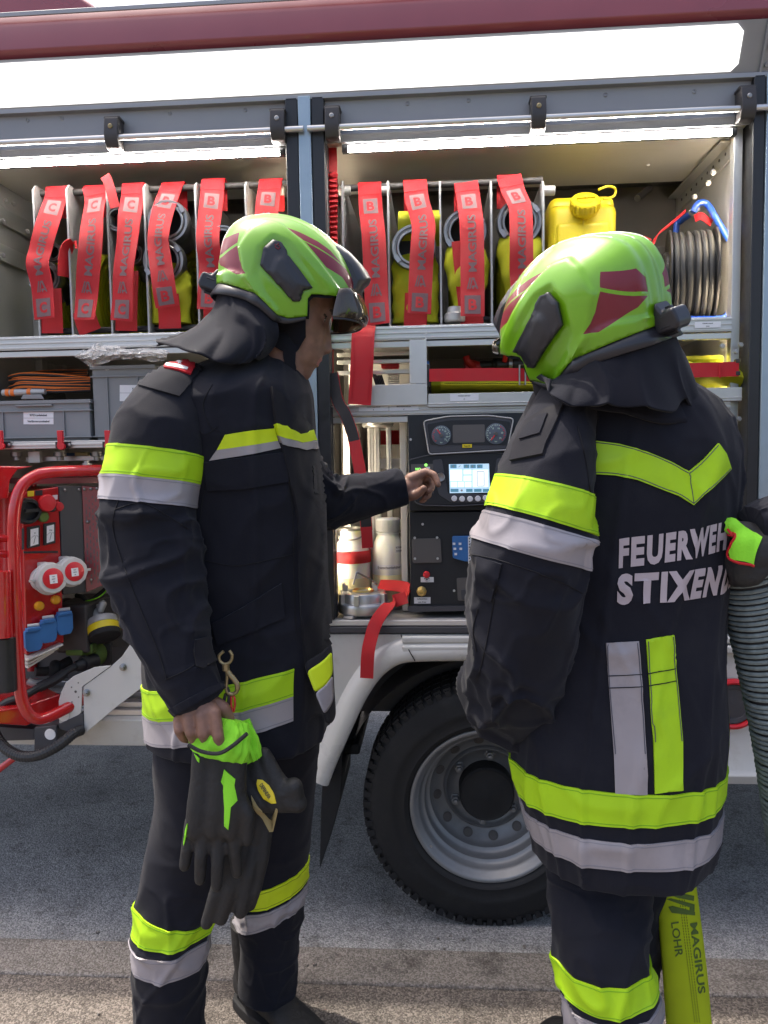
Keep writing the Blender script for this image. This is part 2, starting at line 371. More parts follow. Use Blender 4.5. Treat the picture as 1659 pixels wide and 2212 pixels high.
# ================================================================== FIRE TRUCK
truck = empty('fire_truck', (0.2, 2.9, 0), 'red and white fire truck with open side compartments full of equipment', 'fire truck')
XL, XR = -3.2, 3.4
XPIL0, XPIL1, XPIL2, XPIL3 = [xf(p, 400) for p in (620, 648, 676, 704)]
XW_L = xf(75, 500, 2.95)                       # left wall of the left compartment
XW_R = xf(1608, 600, 2.5)                      # right wall of the right compartment
ZLED = zf(300, 335); ZFLOOR = zf(730, 1340); ZRAIL = zf(720, 720)
ZTOP = zf(0, 30, 2.42); ZRED0 = zf(0, 127, 2.412); ZPAN0 = zf(0, 242, 2.475); ZCH0 = zf(0, 330)
YB = 3.2
# roof with red cornice
mb = MB(); prof = [(2.43, ZRED0), (2.405, ZRED0+.02), (2.405, ZTOP-.05), (2.42, ZTOP-.012), (2.44, ZTOP), (4.86, ZTOP), (4.9, ZTOP-.05), (4.9, ZRED0)]
mb.prism([(XL, y, z) for y, z in prof], (XR-XL, 0, 0)); mb.build('roof', 'truck_red', truck, bevel=.004)
mb = MB(); mb.box(XL, XR, 2.398, 2.404, ZTOP-.022, ZTOP-.008); mb.build('roof_trim', 'alu_panel', truck, bevel=.002)
# rounded red box on the roof
a = av(0, 0, 2.55); mb = MB(); xr = xf(236, 8, 2.55)
pr = [(xr-.03-1.4, ZTOP+.002), (xr+.01, ZTOP+.002), (xr-.02, ZTOP+.05), (xr-.07, ZTOP+.09), (xr-.14, ZTOP+.11), (xr-1.43, ZTOP+.11)]
mb.prism([(x, 2.5, z) for x, z in pr], (0, 1.2, 0)); mb.build('roof_box', 'truck_red', truck, bevel=.02, segs=4)
# scene light strip
XLE = xf(1640, 110)
mb = MB(); mb.prism([(XL, y, z) for y, z in [(2.412, ZRED0-.004), (2.475, ZPAN0+.004), (2.60, ZPAN0+.004), (2.60, ZRED0-.004)]], (XR-XL, 0, 0)); hs = mb.build('light_housing', 'alu_panel', truck)
d = Vector((0, 2.475-2.412, ZPAN0-ZRED0+.008)); nrm = Vector((0, d.z, -d.y)).normalized()
if nrm.y > 0: nrm = -nrm
def lp(x, t, o): return Vector((x, 2.412, ZRED0-.004))+d*t+nrm*o
XLIT = xf(1592, 110)
mb = MB(); mb.prism([lp(XL+.1, .06, .006), lp(XLIT-.02, .06, .006), lp(XLIT, .2, .006), lp(XLIT, .8, .006), lp(XLIT-.02, .94, .006), lp(XL+.1, .94, .006)], -nrm*.0055); mb.build('light_strip', 'scene_light', truck)
mb = MB(); mb.prism([lp(XLE, 0, .01), lp(XLE+.006, 0, .01), lp(XLE+.006, 1, .01), lp(XLE, 1, .01)], -nrm*.0095)
for q in (.15, .5, .85): mb.cyl(lp(XLE+.02, q, .0), lp(XLE+.02, q, .006), .006, 10)
mb.build('light_end_cap', 'alu_panel', truck)
# channel that carries the shutter and the handle rail
mb = MB(); mb.prism([(XL, y, z) for y, z in [(2.462, ZPAN0+.002), (2.462, ZPAN0-.012), (2.482, ZPAN0-.014), (2.492, ZCH0+.022), (2.477, ZCH0+.012), (2.482, ZCH0-.012), (2.487, ZCH0-.012), (2.485, ZCH0), (2.62, ZCH0), (2.62, ZPAN0+.002)]], (XR-XL, 0, 0)); mb.build('shutter_housing', 'alu_panel', truck, bevel=.0015)
mb = MB()
for px, py in ((134, 256), (367, 245), (1012, 217), (1308, 205), (60, 260), (530, 238), (880, 224), (1500, 198)):
    p = av(px, py, 2.4845); mb.lathe(p, (0, -1, .1), [(.0065, 0), (.0065, .0022), (.004, .0035), (.0035, .0015), (0, .0015)], 14)
build_each(mb, 'screw', 'alu_panel', truck)
zb = zf(600, 281, 2.445)
for xa, xb in ((XL+.1, xf(656, 280, 2.445)), (xf(664, 280, 2.445), XR-.1)):
    mb = MB(); mb.cyl((xa, 2.445, zb), (xb, 2.445, zb), .0095, 18); mb.build('handle_bar', 'alu', truck, bevel=.001)
for px in (242, 600, 718, 1163, 1614):
    x = xf(px, 270, 2.445); br = empty('x', (0, 0, 0), None, None); bpy.data.objects.remove(br)
    mb = MB(); w_ = .0225
    mb.prism([(x-w_, y, z) for y, z in [(2.432, zb-.014), (2.428, zb+.01), (2.436, zb+.058), (2.452, zb+.07), (2.486, zb+.07), (2.486, zb-.03), (2.46, zb-.034), (2.442, zb-.03)]], (2*w_, 0, 0))
    mb.box(x-w_-.003, x+w_+.003, 2.44, 2.486, zb+.055, zb+.066)
    b = mb.build('rail_bracket', 'dark_metal', truck, bevel=.004)
    mb = MB(); mb.lathe((x, 2.4315, zb+.03), (0, -1, -.12), [(.0075, 0), (.0075, .003), (.005, .005), (0, .005)], 14); mb.build('bracket_bolt', 'brass_dark' if px in (242, 1163) else 'steel', b)
# pillars
zt = ZPAN0-.004; z0 = zf(722, 1338)
mb = MB(); mb.box(XPIL0, XPIL1, 2.462, 2.55, z0, zt); mb.box(XPIL2, XPIL3, 2.462, 2.55, z0, zt); mb.box(XPIL3-.004, XPIL3+.003, 2.49, 2.54, z0, zt-.1); build_each(mb, 'rubber_seal', 'black_plastic', truck, bevel=.004)
mb = MB(); mb.box(XPIL1+.0008, XPIL2-.0008, 2.456, 2.56, z0, zt); mb.build('pillar', 'pillar_sky_tint', truck, bevel=.003)
xs = xf(1624, 324); xe = xf(1650, 324)
mb = MB(); mb.box(xs, xe, 2.462, 2.55, z0, zt); build_each(mb, 'rubber_seal', 'black_plastic', truck, bevel=.004)
mb = MB(); mb.box(xe+.001, XR, 2.456, 2.56, z0, zt); mb.build('side_panel', 'pillar_sky_tint', truck, bevel=.003)
mb = MB(); mb.box(XL, XW_L-.16, 2.46, 2.56, z0, zt); mb.build('side_panel', 'truck_red', truck, bevel=.003)
# shell behind the compartments
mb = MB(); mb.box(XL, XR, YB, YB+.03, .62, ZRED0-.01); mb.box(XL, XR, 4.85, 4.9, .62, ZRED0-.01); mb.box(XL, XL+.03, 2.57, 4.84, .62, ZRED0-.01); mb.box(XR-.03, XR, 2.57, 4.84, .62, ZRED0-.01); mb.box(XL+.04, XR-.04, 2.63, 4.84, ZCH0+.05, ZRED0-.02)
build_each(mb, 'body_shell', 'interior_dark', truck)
ZCE = ZCH0-.006                                                       # ceilings
yc = 2.93
for _y in np.arange(2.6, 3.15, .005):
    if at(1300, 399, _y)[2] < ZCE: yc = float(_y)
mb = MB()
mb.box(XW_L, XPIL0+.01, 2.50, yc, ZCE, ZCE+.02); mb.box(XPIL3-.01, XW_R, 2.50, yc, ZCE, ZCE+.02)
build_each(mb, 'ceiling', 'alu_plate', truck, bevel=.002)
for xa, xb in ((XW_L+.02, xf(601, 322)), (xf(750, 316), xf(1586, 286))):
    mb = MB(); zl = ZLED; mb.cyl((xa, 2.497, zl+.0), (xb, 2.497, zl+.0), .0095, 14); mb.build('led_strip', 'led_white', truck)
    mb = MB(); mb.box(xa-.02, xb+.02, 2.50, 2.522, zl-.006, zl+.016); mb.cyl((xb, 2.497, zl), (xb+.014, 2.497, zl), .010); mb.cyl((xa, 2.497, zl), (xa-.012, 2.497, zl), .010); mb.build('led_holder', 'console_grey', truck)
# vertical led strips tucked behind the door frames
for x, yy in ((XPIL3-.034, 2.566), (XW_R-.020, 2.557)):
    mb = MB(); mb.box(x-.005, x+.006, yy, yy+.006, ZFLOOR+.12, ZLED-.1); mb.build('led_strip', 'led_warm', truck)
mb = MB(); mb.box(XPIL0+.004, XPIL0+.010, 2.552, 2.558, 1.25, ZLED-.1); mb.build('led_strip', 'led_warm', truck)
# walls
mb = MB(); mb.box(XW_L-.02, XW_L, 2.5, YB, .95, ZCE+.02); mb.box(XPIL0+.012, XPIL3-.042, 2.56, YB, ZFLOOR-.1, ZCE+.02); mb.box(XW_R, XW_R+.02, 2.56, YB, ZFLOOR, ZCE+.02)
build_each(mb, 'compartment_wall', 'alu_grey', truck)
mb = MB()                                                             # profiles on the walls
for y, z in ((2.75, zf(60, 480, 2.8)), (2.75, zf(60, 560, 2.8))): mb.box(XW_L, XW_L+.012, 2.53, YB, z-.03, z+.03)
for y in (2.52,): mb.box(XW_R-.03, XW_R-.004, y, y+.035, ZFLOOR, ZCE)
for z in (ZCE-.06,): mb.box(XW_R-.008, XW_R-.001, 2.6, YB-.05, z, z+.056); mb.box(XW_R-.045, XW_R-.008, 2.6, YB-.05, z+.05, z+.056)
mb.box(XW_L+.001, XW_L+.03, 2.9, 2.94, 1.9, zf(40, 560, 2.8)); mb.box(XW_L+.001, XW_L+.03, 3.06, 3.10, 1.9, zf(40, 560, 2.8))
build_each(mb, 'wall_profile', 'alu_bright', truck, bevel=.0015)
mb = MB()
for y in np.linspace(2.65, 3.1, 9): mb.lathe((XW_R-.0085, y, ZCE-.03), (-1, 0, 0), [(.005, 0), (.005, .002), (0, .002)], 10)
build_each(mb, 'wall_rivet', 'dark_metal', truck)
mb = MB()
for (px, py, Y) in ((1540, 372, 2.62), (1530, 395, 2.7), (1400, 352, 2.8), (12, 434, 2.75), (30, 440, 2.8), (8, 478, 2.7), (60, 500, 2.85), (8, 552, 2.65), (1500, 425, 2.75)):
    mb.lathe(av(px, py, Y), (0, -1, -.3), [(.010, 0), (.010, .002), (.006, .003), (.006, .009), (0, .009)], 6)
build_each(mb, 'wall_bolt', 'steel', truck)
# inner door frames on the right: white posts
# hose racks ---------------------------------------------------------
def rail(x0, x1, z, Y, h=.045):
    mb = MB(); mb.box(x0, x1, Y, Y+.03, z-h/2, z+h/2); mb.box(x0, x1, Y-.003, Y, z-h/2+.004, z-h/2+.010); mb.box(x0, x1, Y-.003, Y, z-.003, z+.003); mb.box(x0, x1, Y-.003, Y, z+h/2-.010, z+h/2-.004)
    mb.box(x0, x1, Y+.004, Y+.03, z-h/2-.022, z-h/2-.004)
    mb.box(x0, x1, Y+.031, YB, z-.004, z+.006); return mb.build('shelf', 'alu_bright', truck, bevel=.0012)
ZR2 = zf(900, 883)
rail(XW_L+.002, XPIL0+.008, ZRAIL, 2.50); rail(XPIL3-.002, XW_R-.035, ZRAIL, 2.50)
rail(XPIL3-.002, XW_R-.035, ZR2, 2.50, .036)
def divider(px, top, Y=2.55):
    mb = MB(); x = xf(px, 560, Y); zt_ = zf(px, top, Y); mb.prism([(x, Y, ZRAIL+.012), (x, Y, zt_-.02), (x, Y+.02, zt_), (x, YB-.03, zt_), (x, YB-.03, ZRAIL+.012)], (.006, 0, 0)); mb.build('divider', 'alu_grey', truck)
for px in (74, 146, 232, 312, 422, 530): divider(px+2, 398+(.0-px*.02))
for px in (740, 838, 950, 1060, 1172): divider(px, 386)
mb = MB()
for x0, x1 in ((xf(84, 415, 2.6), XPIL0-.005), (xf(735, 415, 2.6), xf(1172, 400, 2.6))):
    for z, r in ((zf(300, 410, 2.6) if x0 < XPIL0 else zf(745, 407, 2.6), .011), (zf(900, 690, 2.6)-.005, .010)): mb.cyl((x0, 2.6, z), (x1, 2.6, z), r, 14)
build_each(mb, 'rack_bar', 'dark_metal', truck)
mb = MB()
for px in (745, 830, 1185, 600): mb.cyl(av(px, 412, 2.6)-Vector((.02, 0, 0)), av(px, 412, 2.6)+Vector((.02, 0, 0)), .0155, 16)
build_each(mb, 'bar_end', 'alu_grey', truck, bevel=.002)
# drawer between the two right shelves: tray, front plate, upright bracket
ZD = zf(850, 852, 2.49)
mb = MB(); a = at(780, 832, 2.485); b = at(923, 874, 2.485)
mb.box(a[0], b[0], 2.485, 2.489, b[2], a[2]); mb.box(b[0]-.004, b[0], 2.489, 3.05, b[2], a[2]+.16)
mb.box(xf(884, 740, 2.485), b[0], 2.485, 2.489, a[2]+.001, zf(900, 734, 2.485))
mb.box(xf(700, 875, 2.49), b[0]-.006, 2.49, 3.05, b[2]-.002, b[2]+.002)
mb.build('tray', 'alu_bright', truck, bevel=.001)
mb = MB(); a = at(925, 851, 2.488); b = at(1215, 872, 2.488); xr_ = xf(1603, 850, 2.488)
mb.box(a[0], xr_, 2.488, 2.492, b[2]-.002, a[2]); mb.box(a[0], xr_, 2.492, 3.1, b[2]-.002, b[2]+.002); mb.box(a[0], xr_, 2.4855, 2.488, b[2]+.006, b[2]+.010)
mb.build('drawer', 'alu_bright', truck, bevel=.001)
mb = MB()
for z in (ZRAIL-.06, ZRAIL-.085, ZRAIL-.12): mb.box(XPIL3+.01, xf(884, 740, 2.56), 2.58, 2.6, z, z+.012)
mb.box(xf(735, 780, 2.7), xf(900, 780, 2.7), 2.95, 2.96, ZR2+.02, ZRAIL-.03)
build_each(mb, 'drawer_runner', 'alu_bright', truck, bevel=.001)
mb = MB()
for px, py in ((1560, 715+33), (1590, 760), (1600, 745), (1560, 888), (1596, 905)): mb.lathe(av(px, py, 2.49), (0, -1, 0), [(.009, 0), (.009, .002), (.006, .003), (.006, .008), (0, .008)], 6)
build_each(mb, 'wall_bolt', 'steel', truck)
def plate_label(px0, py0, px1, py1, Y, lines, parent, h=None, name='label', m='label_white', ink='ink', bold=.02):
    mb = MB(); mb.pbox(px0, py0, px1, py1, Y-.0012, .0011); L = mb.build(name, m, parent)
    mb = MB(); n = len(lines); a = av(px0, py0, Y-.0016); c = av(px1, py0, Y-.0016); e = av(px0, py1, Y-.0016)
    for i, t in enumerate(lines):
        o = a+(c-a)*.5+(e-a)*((i+.5)/n)
        hh = h or (a-e).length/n*.42
        wmax = (c-a).length*.86
        if not t: continue
        V, _ = text2d(t, bold, 0); wd = (V[:, 0].max()-V[:, 0].min())*hh
        put_text(mb, t, o, (1, 0, 0), (0, 0, 1), hh, bold=bold, width=min(wd, wmax))
    mb.build('lettering', ink, L if L.parent is None or L.parent.parent is None else L.parent)
    return L
plate_label(972, 851, 1034, 866, 2.4875, ['Hohlstrahlrohr', 'C'], truck)
plate_label(775, 876, 839, 888, 2.497, ['Verbindungsschlauch', 'B'], truck); plate_label(841, 875, 904, 887, 2.497, ['Mehrzweckstrahlrohr', 'C'], truck)
plate_label(1501, 695, 1557, 708, 2.497, ['Kabeltrommel', '230V'], truck)
# lower right bay -----------------------------------------------------
mb = MB(); mb.box(XPIL3-.03, XR-.5, 2.475, YB, ZFLOOR-.02, ZFLOOR-.001); mb.build('floor_plate', 'alu_plate', truck, bevel=.003)
mb = MB(); xb = xf(1100, 1340); zS0 = zf(730, 1369)
mb.prism([(XPIL0-.3, y, z) for y, z in [(2.466, ZFLOOR-.022), (2.466, zS0+.004), (2.476, zS0), (2.6, zS0), (2.6, ZFLOOR-.022)]], (XR-XPIL0, 0, 0)); mb.build('sill', 'console_grey', truck, bevel=.002)
mb = MB()                                                             # upright profiles at the back of the bay
for px, w_ in ((742, 14), (795, 12), (808, 12), (835, 10), (868, 12)):
    x = xf(px, 1000, 2.75); mb.box(x, x+w_*pxm(2.75), 2.75, 2.79, ZFLOOR, ZR2-.03); mb.box(x+.006, x+.009, 2.746, 2.75, ZFLOOR, ZR2-.03)
build_each(mb, 'upright', 'alu', truck, bevel=.001)
mb = MB(); mb.pbox(866, 905, 879, 1320, 2.6, .02); mb.pbox(740, 903, 874, 910, 2.53, .02); build_each(mb, 'upright', 'alu_plate', truck, bevel=.001)
mb = MB(); mb.pbox(820, 990, 866, 1012, 2.8, .01, 1); mb.pbox(822, 930, 862, 960, 2.82, .02, 0); mb.pbox(740, 1000, 762, 1120, 2.82, .02, 2); mb.pbox(812, 1060, 868, 1090, 2.8, .03, 0); mb.pbox(740, 900, 870, 1330, 3.0, .01, 2)
build_each(mb, 'bay_fitting', ['red_web', 'alu_plate', 'interior_dark'], truck)
mb = MB(); p = av(760, 905, 2.7); mb.lathe(p+Vector((.09, 0, -.005)), (0, 0, -1), [(.0, 0), (.055, 0), (.055, .02), (.05, .026), (0, .026)], 28); mb.build('bay_cap', 'alu', truck)
# pump console ----------------------------------------------------------
YC = 2.50
con = MB(); a = at(880, 895, YC); b = at(1330, 1315, YC); zc1 = zf(900, 1104, YC)
con.box(a[0], b[0], YC, 3.0, zc1, a[2]); con.box(a[0], b[0], YC+.012, 3.0, b[2], zc1-.004)
cons = con.build('pump_console', 'console_black', truck, bevel=.004)
mb = MB(); mb.prism([av(x, y, YC-.001) for x, y in (cp(742, 1636), cp(760, 1655), cp(1600, 1640), cp(1600, 1610), cp(745, 1612))], (0, .012, 0)); mb.build('console_edge', 'console_grey', cons)
def rrect(pp, r=6, n=4):
    out = []; N = len(pp)
    for i in range(N):
        p = np.array(pp[i], float); q0 = np.array(pp[i-1], float); q1 = np.array(pp[(i+1) % N], float)
        d0 = (q0-p)/np.linalg.norm(q0-p); d1 = (q1-p)/np.linalg.norm(q1-p)
        for k in range(n+1):
            t = k/n; out.append(tuple((1-t)**2*(p+d0*r)+2*t*(1-t)*p+t*t*(p+d1*r)))
    return out
# gauge cluster bezel
bz = rrect([cp(868, 165), cp(1060, 128), cp(1380, 122), cp(1570, 145), cp(1520, 390), cp(910, 425)], 7)
mb = MB(); mb.pprism(bz, YC-.03, .03); bez = mb.build('gauge_bezel', 'console_grey', cons, bevel=.006, segs=3)
mb = MB(); mb.tube([av(x, y, YC-.031) for x, y in bz], .0022, 8, closed=True); mb.build('bezel_rim', 'alu_grey', cons)
mb = MB(); mb.pprism(rrect([cp(895, 190), cp(1060, 160), cp(1380, 152), cp(1545, 170), cp(1520, 350), cp(920, 350)], 5), YC-.0316, .001); mb.build('gauge_glass', 'console_black', cons)
mb = MB(); mb.pprism(rrect([cp(1095, 195), cp(1345, 190), cp(1345, 330), cp(1095, 335)], 3), YC-.0322, .0005); mb.build('display_window', 'interior_dark', cons)
gi = [(cp(1006, 276), 75/3.6145, -140, 45), (cp(1432, 264), 80/3.6145, -160, -150)]
for (gx, gy), gr, a0, needle in gi:
    c0 = av(gx, gy, YC-.0325); R_ = gr*pxm(YC)
    mb = MB(); mb.lathe(c0, (0, -1, 0), [(R_, 0), (R_*1.0, .001), (R_*.96, .0016), (0, .0016)], 36); g = mb.build('gauge', 'gauge_face', cons)
    mk = MB(); red = MB()
    for k in range(25):
        an = rad(225-k*270/24); dx, dz = math.cos(an), math.sin(an); l = .18 if k % 3 == 0 else .1
        tgt = red if (k < 9 if a0 == -140 else k > 14) else mk
        o = c0+Vector((dx, 0, dz))*R_*(.9-l/2)+Vector((0, -.0021, 0)); tgt.obox(o, Vector((dx, 0, dz))*R_*l/2, Vector((0, .0003, 0)), Vector((-dz, 0, dx))*R_*.022)
    for k, t in enumerate(['0', '5', '10', '15', '20', '25'] if a0 == -140 else ['0', '4', '8', '16', '20', '25']):
        an = rad(225-k*54) if a0 != -140 else rad(105-k*30); put_text(mk, t, c0+Vector((math.cos(an), 0, math.sin(an)))*R_*.58+Vector((0, -.0022, 0)), (1, 0, 0), (0, 0, 1), R_*.16)
    put_text(mk, 'bar', c0+Vector((0, -.0022, -R_*.72)), (1, 0, 0), (0, 0, 1), R_*.13)
    na = rad(125) if a0 == -140 else rad(232); dx, dz = math.cos(na), math.sin(na)
    red.obox(c0+Vector((dx*R_*.38, -.003, dz*R_*.38)), Vector((dx, 0, dz))*R_*.36, Vector((0, .0004, 0)), Vector((-dz, 0, dx))*R_*.05)
    hub = MB(); hub.lathe(c0+Vector((0, -.0018, 0)), (0, -1, 0), [(R_*.2, 0), (R_*.18, .003), (0, .003)], 18)
    mk.build('gauge_marks', 'gauge_mark', cons); red.build('gauge_needle', 'gauge_red', cons); hub.build('gauge_hub', 'interior_dark', cons)
L = plate_label(*cp(1170, 345), *cp(1245, 372), YC-.0315, ['Geprüft'], cons, m='can_yellow')
# control head
ch = rrect([cp(748, 470), cp(900, 432), cp(1180, 408), cp(1400, 410), cp(1580, 425), cp(1600, 600), cp(1500, 760), cp(1400, 812), cp(1100, 828), cp(860, 822), cp(800, 800)], 6)
mb = MB(); mb.pprism(ch, YC-.024, .024); mb.build('control_head', 'console_black', cons, bevel=.005, segs=3)
mb = MB(); mb.tube([av(x, y, YC-.025) for x, y in ch], .0018, 8, closed=True); mb.build('control_rim', 'console_grey', cons)
mb = MB(); mb.pprism(rrect([cp(935, 470), cp(1010, 460), cp(1060, 735), cp(1400, 735), cp(1440, 455), cp(1510, 450), cp(1500, 620), cp(1400, 800), cp(1080, 800), cp(985, 740)], 5), YC-.0262, .002); mb.build('control_panel', 'console_grey', cons, bevel=.001)
mb = MB(); mb.pprism([cp(1065, 502), cp(1378, 497), cp(1388, 722), cp(1072, 728)], YC-.0275, .001)
scr = mb.build('screen', 'screen', cons)
mb = MB(); mb2 = MB()
ys = YC-.0282
for x0, y0, x1, y1 in ((1075, 545, 1168, 632), (1180, 545, 1240, 580), (1180, 592, 1240, 632), (1080, 640, 1128, 680), (1136, 640, 1182, 680), (1190, 640, 1240, 680), (1252, 545, 1372, 680)): mb.pbox(*cp(x0, y0), *cp(x1, y1), ys, .0003)
for x0, x1 in ((1076, 1125), (1180, 1225), (1232, 1275), (1284, 1328)): mb2.pbox(*cp(x0, 504), *cp(x1, 532), ys, .0003)
for x0, x1 in ((1078, 1140), (1200, 1250), (1262, 1320), (1330, 1378)): mb2.pbox(*cp(x0, 694), *cp(x1, 718), ys, .0003)
mb3 = MB()
for x0, y0, x1, y1 in ((1284, 558, 1288, 672), (1338, 558, 1342, 672), (1288, 555, 1338, 559), (1288, 670, 1338, 674)): mb3.pbox(*cp(x0, y0), *cp(x1, y1), ys-.0004, .0003)
for x in (1100, 1203, 1250, 1300): mb3.lathe(av(*cp(x, 518), ys-.0004), (0, -1, 0), [(.0028, 0), (.0028, .0002), (0, .0002)], 12)
mb3.obox(av(*cp(1148, 518), ys-.0004), (.003, 0, .003), (0, .0002, 0), (-.0006, 0, .0006)); mb3.lathe(av(*cp(1165, 706), ys-.0004), (0, -1, 0), [(.0035, 0), (.0035, .0002), (0, .0002)], 12)
build_each(mb, 'screen_tile', 'screen_tile', cons); build_each(mb2, 'screen_bar', 'screen_dark', cons); mb3.build('screen_icons', 'alu_grey', cons)
for x, y in ((1107, 769), (1168, 772), (1230, 772), (1291, 770), (1352, 765)):
    mb = MB(); mb.lathe(av(*cp(x, y), YC-.026), (0, -1, 0), [(.0093, 0), (.0093, .002), (.008, .004), (0, .0042)], 20); mb.build('button', 'label_white', cons)
for x, y in ((1000, 603), (1457, 598)):
    mb = MB(); mb.lathe(av(*cp(x, y), YC-.026), (0, -1, 0), [(.0145, 0), (.0145, .012), (.0125, .016), (.004, .0145), (0, .0145)], 24); mb.build('knob', 'steel', cons)
mb = MB(); mb.pbox(*cp(770, 500), *cp(945, 730), YC-.0252, .001); mb.build('switch_field', 'interior_dark', cons)
mb = MB(); mb.lathe(av(*cp(886, 508), YC-.0256), (0, -1, 0), [(.0048, 0), (.0048, .002), (0, .003)], 12); put_text(mb, 'NO', av(*cp(825, 539), YC-.0262), (1, 0, 0), (0, 0, 1), .0075, bold=.05); mb.build('indicator', 'led_green', cons)
for x, y, c in ((903, 537, 'label_white'), (908, 620, 'label_white'), (930, 690, 'console_grey'), (835, 620, 'console_grey'), (835, 690, 'console_grey')):
    mb = MB(); p = av(*cp(x, y), YC-.0256); mb.obox(p, (.006, 0, 0), (0, .002, 0), (0, 0, .006)); mb.obox(p+Vector((0, -.0022, 0)), (.003, 0, 0), (0, .001, 0), (0, 0, .0025)); mb.build('button', c, cons, bevel=.001)
# lower half of the console
yl = YC+.0105
mb = MB(); mb.pprism(rrect([cp(775, 1085), cp(1000, 1080), cp(1010, 1270), cp(782, 1275)], 5), yl-.004, .004); mb.build('cover_plate', 'interior_dark', cons, bevel=.001)
mb = MB()
for x, y in ((798, 1077), (973, 1075), (800, 1239), (977, 1238), (766, 309), (1106, 1489), (860, 970)): mb.lathe(av(*cp(x, y), (YC if y < 400 else yl-.005)), (0, -1, 0), [(.0042, 0), (.0042, .0015), (.002, .002), (0, .001)], 12)
build_each(mb, 'screw', 'alu', cons)
mb = MB(); mb.lathe(av(*cp(891, 1357), yl), (0, -1, 0), [(.006, 0), (.006, .012), (.011, .013), (.011, .024), (.009, .027), (0, .028)], 22); mb.build('push_button', 'red_plastic', cons)
plate_label(*cp(845, 1383), *cp(947, 1423), yl-.0006, ['', '- Funk +'], cons)
mb = MB()
for k in range(9):
    an = rad(20+k*17.5); p = av(*cp(893, 1402), yl-.002); mb.obox(p+Vector((math.cos(an), 0, math.sin(an)))*.0075, (.0012, 0, 0), (0, .0003, 0), (0, 0, .0012))
mb.box(p.x-.003, p.x+.003, p.y-.0003, p.y+.0003, p.z-.001, p.z+.003); mb.build('dial_mark', 'ink', cons)
mb = MB(); p = av(*cp(852, 1492), yl); mb.lathe(p, (0, -1, 0), [(.017, 0), (.017, .009), (.014, .01), (.014, .016), (.011, .017), (.011, .027), (.0065, .0275), (.0065, .012), (0, .012)], 8); mb.build('air_coupling', 'brass', cons, bevel=.0008)
plate_label(*cp(793, 1540), *cp(922, 1590), yl-.0006, ['Luftanschluss', 'max. 8 bar'], cons)
mb = MB(); mb.pprism(rrect([cp(1090, 1065), cp(1330, 1060), cp(1330, 1260), cp(1190, 1262), cp(1095, 1235)], 4), yl-.012, .012); mb.build('radio_unit', 'blue_plastic', cons, bevel=.002)
MATS['blue_plastic_dark'] = None
mb = MB()
for x, y in ((1105, 1123), (1152, 1123), (1112, 1162), (1158, 1162), (1119, 1203)): mb.obox(av(*cp(x, y), yl-.0125), (.0043, 0, 0), (0, .0012, 0), (0, 0, .0036))
build_each(mb, 'radio_key', 'label_white', cons)
mb = MB(); mb.pbox(*cp(1215, 1065), *cp(1420, 1280), yl-.014, .0015); mb.build('notice', 'label_white', cons)
mb = MB()
for k in range(9): mb.pbox(*cp(1222, 1078+k*22), *cp(1230, 1088+k*22), yl-.0146, .0004); mb.pbox(*cp(1240, 1096+k*22), *cp(1400, 1097.5+k*22), yl-.0146, .0004)
put_text(mb, 'N', av(*cp(1236, 1122), yl-.015), (1, 0, 0), (0, 0, 1), .005); mb.build('lettering', 'ink', cons)
mb = MB(); mb.pprism(rrect([cp(1125, 1390), cp(1420, 1380), cp(1420, 1570), cp(1135, 1567)], 4), yl-.002, .002); mb.build('recess', 'interior_dark', cons)
mb = MB(); mb.pprism(rrect([cp(1160, 1480), cp(1400, 1478), cp(1400, 1564), cp(1165, 1560)], 4), yl-.004, .003); mb.build('recess_cup', 'console_grey', cons, bevel=.001)
# ------------------------------------------------------------------ lower body, fender, wheel
zSill = zf(730, 1369)-.001
arch_px = [cw(*q) for q in ((1010, 541), (830, 541), (650, 546), (575, 555), (510, 582), (430, 650), (345, 775), (270, 930), (200, 1085), (150, 1200), (104, 1322))]
WX = xf(1056, 1745, 2.5); WZ = .42
arch = [(xf(x, y), zf(x, y)) for x, y in arch_px]
zat = arch[0][1]
full = [(x, z) for x, z in arch[::-1]]
right = [(2*WX-x+.0, z) for x, z in arch]
curve = full+right[1:]
cs = spline([(x, 0, z) for x, z in curve], 90)
mb = MB()
xl = xf(678, 1600); top = zSill-.001
poly = [(xl, top)]+[(xl, cs[0][2]+.02), (xl+.012, cs[0][2])]+[(p[0], p[2]) for p in cs]+[(2*WX-xl-.012, cs[0][2]), (2*WX-xl, cs[0][2]+.02), (2*WX-xl, top)]
mb.prism([(x, 2.474, z) for x, z in poly], (0, .05, 0)); mb.build('fender', 'truck_white', truck, bevel=.004)
G = []
for i in range(len(cs)):
    t = cs[min(i+1, 89)]-cs[max(i-1, 0)]; n = np.array([-t[2], 0, t[0]]); n /= np.linalg.norm(n)
    k = 1.0 if abs(cs[i][0]-WX) < 9 else 1
    G.append([cs[i]+n*o+np.array([0, 2.47+y, 0]) for o, y in ((.078, .004), (.07, -.006), (.056, -.018), (.035, -.026), (.014, -.026), (.004, -.019), (.0, -.008), (.0, .05))])
mb = MB(); mb.grid(G); mb.build('fender_flare', 'truck_white', truck, ang=60)
mb = MB(); sx = [cw(560, 378), cw(568, 405), cw(590, 430), cw(612, 480), cw(648, 543)]; mb.tube([av(x, y, 2.4425 if i > 2 else 2.4655) for i, (x, y) in enumerate(sx)], .0016, 6); mb.build('panel_gap', 'seam', truck)
mb = MB(); zr = zf(900, 1372); mb.box(xf(868, 1380), XR, 2.452, 2.474, zf(900, 1388), zr); mb.box(xf(868, 1380), XR, 2.446, 2.474, zf(900, 1389)-.03, zf(900, 1391)); mb.build('sill_strip', 'truck_white', truck, bevel=.008, segs=3)
